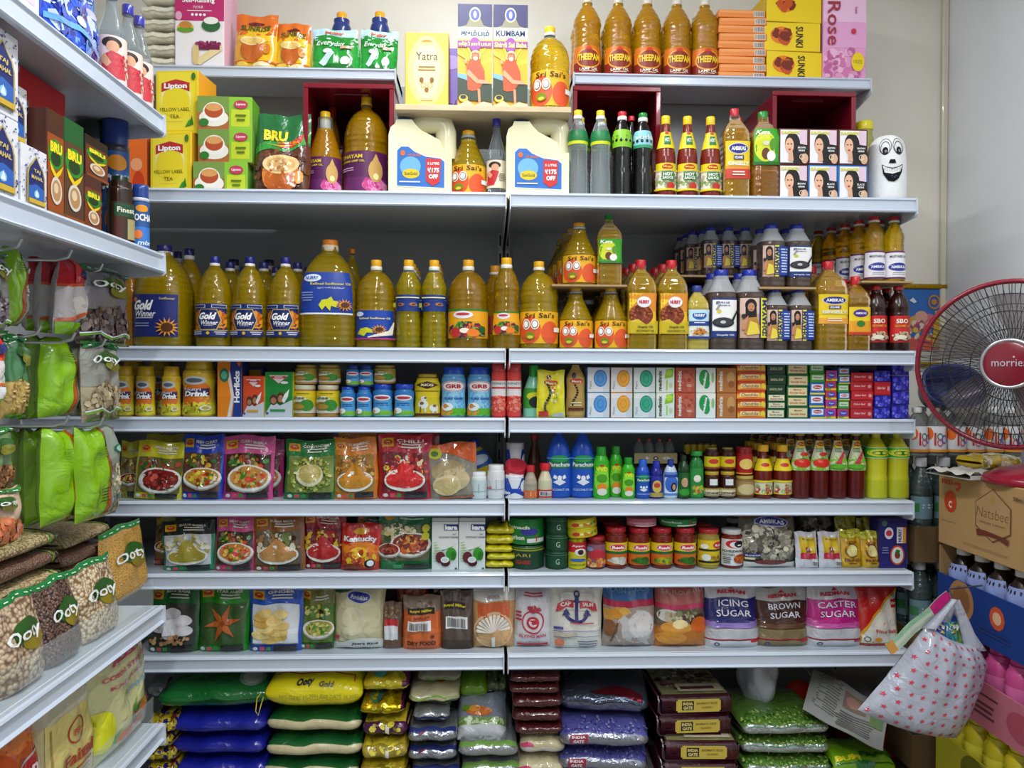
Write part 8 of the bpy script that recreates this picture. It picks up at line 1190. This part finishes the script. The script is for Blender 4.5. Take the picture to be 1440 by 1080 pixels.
# ------------------------------------------------------------------ carton stack by the right wall
RXF = P(1320, 700, -.02).x; RY1, RY0 = -.02, -.44
zP1, zP0 = P(1320, 663, -.02).z, P(1318, 762, -.02).z
def face(w_, h_, X=RXF): return lambda u, v, o: (-o, -u*w_, v*h_)             # u runs towards the camera
def sidebox(name, zb, h, col, A, lb, cat, x=RXF, y1=RY1, w=RY1-RY0, d=.30, backA=(), st='r'):
    mb = MB(); mb.box(0, d, -w, 0, 0, h, M(col, st), .0015); mb.art(A, lambda u, v, o: (-o, -w*u, v*h), w/h, 'p'); mb.art(backA, lambda u, v, o: (d*u, -w-o, v*h), d/h, 'p'); o = mb.build(name); o.location = (x, y1, zb+EPS); return tag(o, lb, cat)
HEX = [(.34, .40), (.34, .72), (.48, .92), (.62, .72), (.62, .40), (.48, .24)]
PK = [('t', '#b82a1c', 'POKKA', .085, .88, .065, .11, {'b': .06, 's': -.1}), ('p', '#c03a24', [(.15, .90), (.20, .90), (.21, .84), (.18, .78), (.165, .78), (.16, .82), (.185, .83), (.185, .86), (.15, .86)]), ('e', '#c03a24', .115, .62, .058, .155), ('t', '#e8d0b0', 'C', .115, .58, .10, .03, {'b': .06}), ('l', '#b09060', .10, .34, .16, 1, .03)]
PK += [('p', '#7a4a2a', HEX), ('p', '#b08d5e', [(.48+(x-.48)*.94, .58+(y-.58)*.955) for x, y in HEX]), ('t', '#7a5a34', 'Natsbee', .48, .60, .13, .25, {'b': -.01, 's': .1}), ('e', '#a88a4a', .48, .78, .02, .05), ('t', '#8a6a44', 'Honey Lemon', .48, .47, .05, .2, {'b': 0}), ('p', '#6a2e1e', [(.35, .36), (.36, .28), (.42, .31), (.54, .30), (.60, .26), (.61, .33), (.55, .35), (.42, .37)]), ('l', '#8a6a44', .42, .12, .5, 1, .02), ('t', '#3a2a1a', '500ml x 24 Bottles', .74, .86, .05, .20), ('r', '#c03a24', .76, .92, .86, .99), ('l', '#3a2a1a', .78, .78, .1, 2, .04), ('r', '#d8a81c', .74, .12, .92, .62), ('e', '#e8c83a', .83, .5, .06, .08), ('r', '#7a5a1c', .76, .30, .9, .33)]
sidebox('drink_carton', zP0, zP1-zP0, '#b08d5e', PK, 'brown drinks carton with hexagon crest, under the fan', 'carton')
def traylayer(z0, h, col, capc, labc, liqc, A, lb, bl, grp, n=6, twall=.62, capr=.45, kind='vin', capst='c'):
    d, w = .30, RY1-RY0; r = empty('bottle_tray', (RXF, RY1, z0)); tag(r, lb, 'tray', 'bottle trays by the wall'); th = h*twall; m = M(col, 'r'); mb = MB()
    mb.box(0, .003, -w, 0, 0, th, m); mb.box(d-.003, d, -w, 0, 0, th, m); mb.box(.003, d-.003, -.003, 0, 0, h*.97, M('#9a7a50', 'r')); mb.box(.003, d-.003, -w, -w+.003, 0, th, m); mb.box(.003, d-.003, -w+.003, -.003, 0, .003, m)
    mb.art(A, lambda u, v, o: (-o, -w*u, v*th), w/th, 'p', 1, 1, .0004); mb.build('tray', r)
    bw = (w-.012)/n; nr = 3; o = None
    for j in range(nr):
        for i in range(n):
            if o is None:
                o = bottle(bw*.96, h-.006, kind, liqc, 'c', 1, capc, capr, .10, None, labc, [('t', '#2a3a6a', 'honey', .5, .45, .14, .6, {'s': .2}), ('r', '#d8c8e8', .1, .05, .9, .2), ('r', '#2a2a5a', .2, .3, .8, .34)], (.36, .78) if kind == 'slim' else (.30, .66), 1.5, name='drink_bottle', n=18, capst=capst)
                p = o
            else: p = dup(o, (0, 0, 0))
            front = j == 0; put(p, RXF+.006+bw*(.5+j), RY1-.006-bw*(i+.5), z0+.0035, (f'{bl}, {ORD[i]} from the far end of the tray front' if front else f'{bl}, standing behind the front row of its tray'), 'bottle', grp if front else 'behind: '+grp, -PI/2-.3)
    return z0
zb1 = zP0-.190; zb2 = zb1-.185; zb3 = zb2-.185
BA = [('e', '#a87a4a', .22, .62, .11, .40), ('e', '#8a5a34', .22, .62, .08, .3), ('e', '#c8502a', .52, .60, .06, .22), ('e', '#e0b08a', .52, .60, .035, .12), ('l', '#16306a', .5, .3, .3, 2, .08)]
traylayer(zb1, .1895, '#1c3a80', '#d8d4cc', '#8a9ad0', '#24140e', BA, 'blue carton tray of brown bottles under the hexagon-crest carton', 'brown bottle with pale blue label', 'blue-label bottles', capr=.5, kind='slim')
PA2 = [('l', '#5a2a34', .35, .7, .4, 1, .1), ('l', '#5a2a34', .35, .5, .34, 3, .12), ('e', '#a84a5c', .7, .5, .1, .3)]
traylayer(zb2, .1845, '#b86a78', '#c83a7a', '#d86aa4', '#c84a8a', PA2, 'pink carton tray of pink bottles below the blue tray', 'pink bottle with pink cap', 'pink bottles', twall=.55, capr=.72, kind='sham')
YA2 = [('e', '#6a6a1c', .35, .6, .12, .4), ('t', '#3a3a10', 'LEMON TEA', .34, .6, .12, .16), ('l', '#6a6a1c', .7, .5, .3, 2, .1)]
traylayer(zb3, .1845, '#a8a028', '#d8cc1c', '#e0d43a', '#c8b81c', YA2, 'yellow carton tray of yellow bottles below the pink tray', 'yellow bottle with yellow cap', 'yellow bottles', twall=.55, capr=.72, kind='sham')
zz = zb3; k = 0
while zz > .19:
    sidebox('drink_carton', zz-.1805, .180, '#a88655', [('l', '#7a5a34', .5, .6, .6, 3, .1)], f'plain brown drinks carton under the yellow tray, {ORD[k]} below it', 'carton'); zz -= .181; k += 1
sidebox('drink_carton', .0, zz-.0005, '#a88655', [], 'plain brown carton standing on the floor at the base of the wall stack', 'carton')
# ------------------------------------------------------------------ bottle packs between the shelving and the corner
BX0, BX1, BY0, BY1 = 1.078, 1.392, .03, .30
zt = P(1350, 642, .06).z; lay = .21; nl = int(zt/lay); lay = zt/nl
def waterpack(z0, h, i):
    r = empty('carton_tray', (BX0, BY0, z0)); tag(r, f'brown carton tray of shaded clear bottles in the corner stack, {ORD[i]} from the floor', 'tray', 'carton trays in the corner'); w, d = BX1-BX0, BY1-BY0; m = M('#6a5438', 'r'); mb = MB(); th = h*.34
    mb.box(0, w, 0, .003, 0, th, m); mb.box(0, w, d-.003, d, 0, th, m); mb.box(0, .003, .003, d-.003, 0, th, m); mb.box(w-.003, w, .003, d-.003, 0, th, m); mb.box(.003, w-.003, .003, d-.003, 0, .003, m); mb.build('tray', r)
    return r
wb = None
for i in range(nl):
    z0 = i*lay; waterpack(z0, lay-.001, i); n = 5; bw = (BX1-BX0-.01)/n
    for j in range(2):
        for k in range(n):
            if i < nl-3 and j: continue
            if wb is None:
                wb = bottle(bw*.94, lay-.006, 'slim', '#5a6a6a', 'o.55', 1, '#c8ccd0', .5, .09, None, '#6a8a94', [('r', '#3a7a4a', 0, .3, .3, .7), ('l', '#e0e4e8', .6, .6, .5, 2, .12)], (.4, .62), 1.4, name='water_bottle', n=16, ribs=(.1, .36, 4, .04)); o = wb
            else: o = dup(wb, (0, 0, 0))
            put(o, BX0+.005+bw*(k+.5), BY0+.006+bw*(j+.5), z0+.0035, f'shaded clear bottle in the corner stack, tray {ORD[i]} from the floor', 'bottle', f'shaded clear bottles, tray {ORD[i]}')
JU = [('r', '#dfe0e4', 0, 0, 1, 1), ('e', '#e8701c', .14, .7, .16, .24), ('e', '#d87a2a', .9, .7, .15, .25), ('t', '#c8241c', '1', .36, .5, .5, .06, {'b': .06}), ('o', '#3a7a4a', .52, .6, .10, .14, .03), ('o', '#c83a6a', .52, .36, .10, .14, .03), ('o', '#3a5ac0', .68, .5, .10, .18, .03), ('r', '#e89a3a', 0, 0, 1, .1)]
ju = None
for k, px in enumerate((1289, 1315, 1342, 1368, 1394, 1420)):
    c = P(px, 610, .07); h = P(1342, 573, .07).z-zt
    if ju is None: ju = bottle(.050, h, 'pearl', '#c8ccc8', 'x.25', 1, '#e8e8e4', .46, .11, None, '#dfe0e4', JU, (.10, .62), 1.3, name='juice_bottle', n=22); o = ju
    else: o = dup(ju, (0, 0, 0))
    if c.x < 1.375: put(o, c.x, .07, zt, f'clear juice bottle with orange and white label on the corner stack, {ORD[k]} from the shelving', 'bottle', 'juice bottles on the corner stack', .15*(-1)**k)
    if c.x < 1.375: put(dup(ju, (0, 0, 0)), c.x-.004, .125, zt, 'clear juice bottle standing behind the front row on the corner stack', 'bottle', 'behind: juice bottles on the corner stack', .4)
jt_ = zt+P(1342, 573, .07).z-zt
# blue basin resting on the bottles
mb = MB(); R_ = .075
mb.lathe([(R_*.70, 0), (R_*.74, .002), (R_*.95, .062), (R_*1.06, .068), (R_*1.06, .072), (R_*.93, .070), (R_*.72, .008), (.002, .006)], M('#16285e', 'c'), 40, 2.6, 1, .75); o = mb.build('basin'); fixn(o)
put(o, P(1322, 545, .10).x, .105, jt_+.028, 'dark blue plastic basin tipped on its side on the juice bottles', 'basin', None, 0, 1.15)
# framed picture hung on the back wall
p0, p1 = P(1262, 399, .44), P(1338, 516, .44); w, h = p1.x-p0.x, p0.z-p1.z; r = empty('framed_picture', ((p0.x+p1.x)/2, .4545, p1.z)); tag(r, 'gold-framed colourful poster on the wall behind the fan', 'picture'); fm = M('#b8921c', 'm'); t = .014
mb = MB()
for a in ((-w/2, w/2, h-t, h), (-w/2, w/2, 0, t), (-w/2, -w/2+t, t, h-t), (w/2-t, w/2, t, h-t)): mb.box(a[0], a[1], -.016, 0, a[2], a[3], fm, .003)
for i in range(22): mb.box(-w/2+w*i/22+.001, -w/2+w*(i+.5)/22, -.018, -.016, h-t+.004, h-.004, fm); mb.box(w/2-t+.004, w/2-.004, -.018, -.016, h*i/22+.001, h*(i+.5)/22, fm)
mb.build('frame', r)
mb = MB(); mb.box(-w/2+t, w/2-t, -.008, -.002, t, h-t, M('#c8c4b8', 'p'))
mb.art([('r', '#2f6ab4', 0, .16, .88, 1), ('r', '#c85a4a', .0, .16, .9, .34), ('e', '#c89a3a', .35, .52, .2, .12), ('e', '#c8707a', .62, .56, .16, .10), ('e', '#d8a08a', .45, .62, .14, .08), ('b', ['#c8564a', '#d8b05a', '#8a4a7a', '#e0c8b0'], .45, .4, .36, .16, 46, .06), ('o', '#c87a2a', .72, .82, .13, .10, .03), ('e', '#c87a2a', .72, .82, .06), ('p', '#c8a02a', [(.68, .2), (.74, .7), (.84, .7), (.9, .2)]), ('p', '#d8e0e8', [(.18, .84), (.26, .88), (.34, .82), (.28, .80)]), ('r', '#b8b4a8', 0, 0, 1, .16)], lambda u, v, o: (-w/2+t+u*(w-2*t), -.008-o, t+v*(h-2*t)), w/h, 'p'); mb.build('poster', r)
# things on the carton beside the fan
zc = zP1+.0006
YB = [('b', ['#c8c4a0', '#e8e4c8', '#8a8418'], .5, .5, .5, .4, 26, .08)]
o = sack(.11, .085, .034, '#c8a81c', YB, seed=180, name='snack_packet'); put(o, P(1390, 640, -.07).x, -.068, zc+.0122, 'yellow and cream snack packet behind the fan base', 'packet', None, .2)
mb = MB(); mb.grid([[(-.055+.11*i/10, -.07+.14*j/10, .010+.005*sin(i*1.1)+.004*sin(j*1.7+i)) for i in range(11)] for j in range(11)], M('#c8c4bc', 'r')); mb.grid([[(-.055+.11*i/10, -.07+.14*j/10, .0004+.0) for i in range(11)] for j in range(11)], M('#c8c4bc', 'r'))
mb.grid([[(-.055+.11*i/10, -.07, z_) for i in range(11)] for z_ in (0.0004, .010)], M('#bcb8b0', 'r')); o = mb.build('folded_cloth'); put(o, P(1350, 655, -.10).x+.012, -.11, zc, 'folded off-white cloth beside the fan base', 'cloth', None, .15)
# ------------------------------------------------------------------ fan
FC = P(1428, 512, -.26); FBX = P(1468, 660, -.235).x; FR = .178; red = M('#86142a', 'c'); wire = M('#1c1a1c', 'c')
fan = empty('desk_fan', (FBX, -.235, zc)); tag(fan, 'maroon desk fan with wire guard and round maroon badge, on the brown carton', 'fan')
H_ = FC.z-zc
mb = MB(); mb.lathe([(.115, 0), (.118, .004), (.112, .016), (.08, .03), (.045, .038), (.03, .045), (.024, .06)], red, 40); mb.build('base', fan)
mb = MB()
for i in range(4): mb.box(-.034+.018*i, -.024+.018*i, -.085, -.068, .026, .034, M('#c8c4c8', 'c'), .002)
mb.build('switch', fan)
mb = MB(); mb.tube([(0, .0, .04), (0.002, .02, H_*.5), (FC.x-FBX+.04, .04, H_-.02)], [.016, .014, .013], red, 14); mb.build('stem', fan)
YWF = .65                                                               # how far the head is turned towards the aisle
hd = empty('fan_head'); hd.parent = fan; hd.location = (FC.x-FBX, -.01, H_); hd.rotation_euler = (0, 0, -YWF)
def ring(mb, r, y, th, m, n=64): mb.tube([(r*cos(2*PI*i/n), y, r*sin(2*PI*i/n)) for i in range(n)], th, m, 8, True)
def hb_(mb, name): o = mb.build(name, hd); return o
mb = MB(); N = 96; RC = .049
def gy(r): q = r/FR; return -.062*math.sqrt(max(0, 1-q**3.2))-.004
for k in range(N):
    a0 = 2*PI*k/N; pts = []
    for i in range(8):
        q = i/7; r_ = RC+(FR-RC)*q; a = a0+.55*(1-q)*0+.22*sin(PI*q*.5); pts.append((r_*cos(a), gy(r_), r_*sin(a)))
    mb.tube(pts, .00075, wire, 4)
for q in (.62, .83): ring(mb, FR*q, gy(FR*q)+.001, .0011, wire, 56)
hb_(mb, 'front_guard')
mb = MB()
for k in range(64):
    a0 = 2*PI*k/64; mb.tube([((.04+(FR-.04)*i/6)*cos(a0-.2*sin(i/6*1.57)), .075-.075*(i/6)**3, (.04+(FR-.04)*i/6)*sin(a0-.2*sin(i/6*1.57))) for i in range(7)], .0008, wire, 4)
for q in (.45, .75): ring(mb, FR*q, .068-.06*(q)**4, .0011, wire, 56)
hb_(mb, 'rear_guard')
mb = MB(); ring(mb, FR, -.001, .0055, red, 72); hb_(mb, 'rim')
mb = MB()
prf = [(.001, -.072), (.045, -.070), (.0465, -.067), (.0465, -.064)]
def disc(prof, m, nm):
    mb = MB(); n = 48; mb.grid([[(r_*cos(2*PI*i/n), y, r_*sin(2*PI*i/n)) for i in range(n)] for r_, y in prof], m, True, True); return mb
b_ = disc([(.0005, -.0725), (.04, -.0725), (.0465, -.070)], M('#760c20', 'c'), 'badge'); b_.art([('t', '#d8d0d4', 'morries', .5, .52, .15, .62, {'b': .0}), ('e', '#d8d0d4', .58, .64, .02)], lambda u, v, o: (-.05+.1*u, -.0728-o, -.05+.1*v), 1, 'm'); hb_(b_, 'badge')
b_ = disc([(.0465, -.071), (.0500, -.073), (.0535, -.069), (.0535, -.060), (.046, -.058)], M('#b8b8bc', 'm'), 'x'); hb_(b_, 'badge_ring')
for k in range(5):
    mb = MB(); a0 = 2*PI*k/5; rows = []
    for i in range(9):
        q = i/8; r_ = .035+.118*q; wd_ = .75*(1-.25*abs(q-.6)); rows.append([(r_*cos(a0+wd_*(j/6-.5)+.25*q), .012+.036*(j/6-.5), r_*sin(a0+wd_*(j/6-.5)+.25*q)) for j in range(7)])
    mb.grid(rows, M('#b4adad', 'x.2')); hb_(mb, 'blade')
mb = MB(); n = 32; mb.grid([[(r_*cos(2*PI*i/n), y, r_*sin(2*PI*i/n)) for i in range(n)] for r_, y in ((.001, -.012), (.034, -.008), (.036, .03), (.030, .032), (.048, .07), (.05, .12), (.04, .15), (.001, .155))], red, True, True); hb_(mb, 'motor_housing')
# ------------------------------------------------------------------ starred carrier bag hung at the corner of the cartons
def starbag():
    Yb = -.22; T = .04
    L = [(1304, 862), (1290, 900), (1262, 935), (1232, 968), (1208, 1000)]; Rr = [(1365, 903), (1385, 928), (1378, 965), (1358, 1005), (1346, 1036)]
    Lp = [P(a, b, Yb) for a, b in [(1303, 878), (1283, 905), (1258, 938), (1230, 970), (1206, 998)]]; Rp = [P(a, b, Yb) for a, b in [(1372, 905), (1386, 930), (1380, 965), (1366, 1000), (1346, 1038)]]
    def ip(A, t): t *= len(A)-1; i = min(int(t), len(A)-2); return A[i].lerp(A[i+1], t-i)
    def F(u, v, sd, o=0):
        a, b = ip(Lp, 1-v), ip(Rp, 1-v); p = a.lerp(b, u); g = (max(0, 1-abs(2*u-1)**2.6)**.6)*(max(0, 1-(2*(1-v)-1)**6)**.5*.8+.2)
        wr = .004*sin(22*u+3*v)*(v*.8+.2)+.003*sin(9*u+14*v); sag = .012*sin(PI*u)*(1-v)
        top = -.012*sin(PI*u)*v
        return Vector((p.x, Yb-sd*(T*g+o)+wr*g, p.z-sag+top))
    org = ip(Lp, 1).lerp(ip(Rp, 1), .5); r = empty('carrier_bag', tuple(org)); tag(r, 'white plastic carrier bag printed with red stars, hanging at the shelf end', 'bag')
    m = M('#a9adba', 'g'); mb = MB(); N = 24
    for sd in (1, -1): mb.grid([[F(i/N, j/N, sd)-org for i in range(N+1)] for j in range(N+1)], m)
    mb.grid([[F(i/N, 0, sd)-org for i in range(N+1)] for sd in (1, -1)], m)
    A = []; rr = random.Random(4)
    for j in range(10):
        for i in range(9):
            u, v = (i+.5*(j % 2)+.3)/8.8+.015*rr.random(), (j+.5)/10+.01*rr.random()
            if .03 < u < .97 and .03 < v < .97:
                s = .026; a0 = rr.random()*.4; pts = [(u+s*(1 if k % 2 == 0 else .42)*cos(a0+PI/2+k*PI/5), v+1.0*s*(1 if k % 2 == 0 else .42)*sin(a0+PI/2+k*PI/5)) for k in range(10)]
                A.append(('p', '#c8304a', pts))
    mb.art([('e', '#a8b0c4', .55, .45, .3, .3)][:0]+A, lambda u, v, o: F(u, v, 1, o)-org, 1, 'g', 8, 8, .0012, .0)
    mb.build('sack', r)
    def strip(pa, pb, mid, nm, y, wdt=.012, col='#b0b4c0'):
        q = [P(*pa, Yb+y), P(*mid, Yb+y), P(*pb, Yb+y)]; rows = []
        for i in range(15):
            t = i/14; p = q[0]*(1-t)**2+q[1]*2*t*(1-t)+q[2]*t*t; ww = wdt*(1.5-.8*sin(PI*t*.5)); rows.append([(p.x-ww+2*ww*j/4-org.x, p.y+.004*sin(j*1.5)-org.y, p.z-org.z) for j in range(5)])
        mb = MB(); mb.grid(rows, M(col, 'g')); mb.grid([[(x, yy+.0015, z) for x, yy, z in w_] for w_ in rows], M(col, 'g'))
        return mb
    mb = strip((1368, 912), (1344, 843), (1352, 862), 'h', -.012); mb.build('handle', r)
    mb = strip((1306, 884), (1342, 843), (1330, 858), 'h', -.016); mb.build('handle', r)
    mb = strip((1376, 915), (1345, 845), (1348, 870), 'h', .03); mb.build('handle', r)
    mb = strip((1318, 890), (1341, 845), (1336, 862), 'h', .03); mb.build('handle', r)
    return r, org, F
sb, org, SF = starbag()
mb = MB(); hkp = P(1343, 842, -.22); mb.tube([(RXF-hkp.x-.002, .03, .02), (0, .02, .016), (-.004, 0, -.004), (0, -.012, 0)], .002, M('#8a8c90', 'm'), 8); o = mb.build('wire_hook'); o.location = hkp; tag(o, 'small wire hook on the carton carrying the starred bag', 'hook')
# what sticks out of the bag: a rolled glossy magazine and coloured packets
mb = MB(); a, b = P(1336, 838, -.20), P(1250, 914, -.25); d_ = (b-a); nrm = Vector((-d_.z, 0, d_.x)).normalized()*.013
rows = [[a+d_*(i/10)+nrm*(j/3-.5)*2+Vector((0, .003*sin(i*1.3), 0)) for i in range(11)] for j in range(4)]
def stc(i, j): return ['#c82a7a', '#b8c8a8', '#6aa07a'][i] if isinstance(i, int) else '#b8c8a8'
mb.grid([[tuple(p-a) for p in r_] for r_ in rows], lambda i, j: M('#c82a7a' if j < 3 else ('#8ab894', '#c0ccb8', '#a8b8a0')[i % 3] if j < 9 else '#c88a2a', 'g')); mb.grid([[tuple(p-a+Vector((0, .003, 0))) for p in r_] for r_ in rows], M('#b8c8a8', 'g')); o = mb.build('magazine'); o.location = a; tag(o, 'glossy pink and green booklet poking out beside the starred bag handle', 'booklet')
for i, (px, c) in enumerate(((1322, '#3a3aa0'), (1338, '#2a7a8a'), (1352, '#5a8a2a'))):
    o = pouch(.034, .075, .02, c, [('b', ['#c8c83a', '#e8e8e8', '#2a2a5a'], .5, .8, .4, .15, 14, .1)], seed=190+i, name='sweet_packet'); p = P(px, 925, -.22); put(o, p.x, -.228, p.z, ['violet packet inside the starred bag, seen at its mouth', 'teal packet inside the starred bag, seen at its mouth', 'olive packet inside the starred bag, seen at its mouth'][i], 'packet')
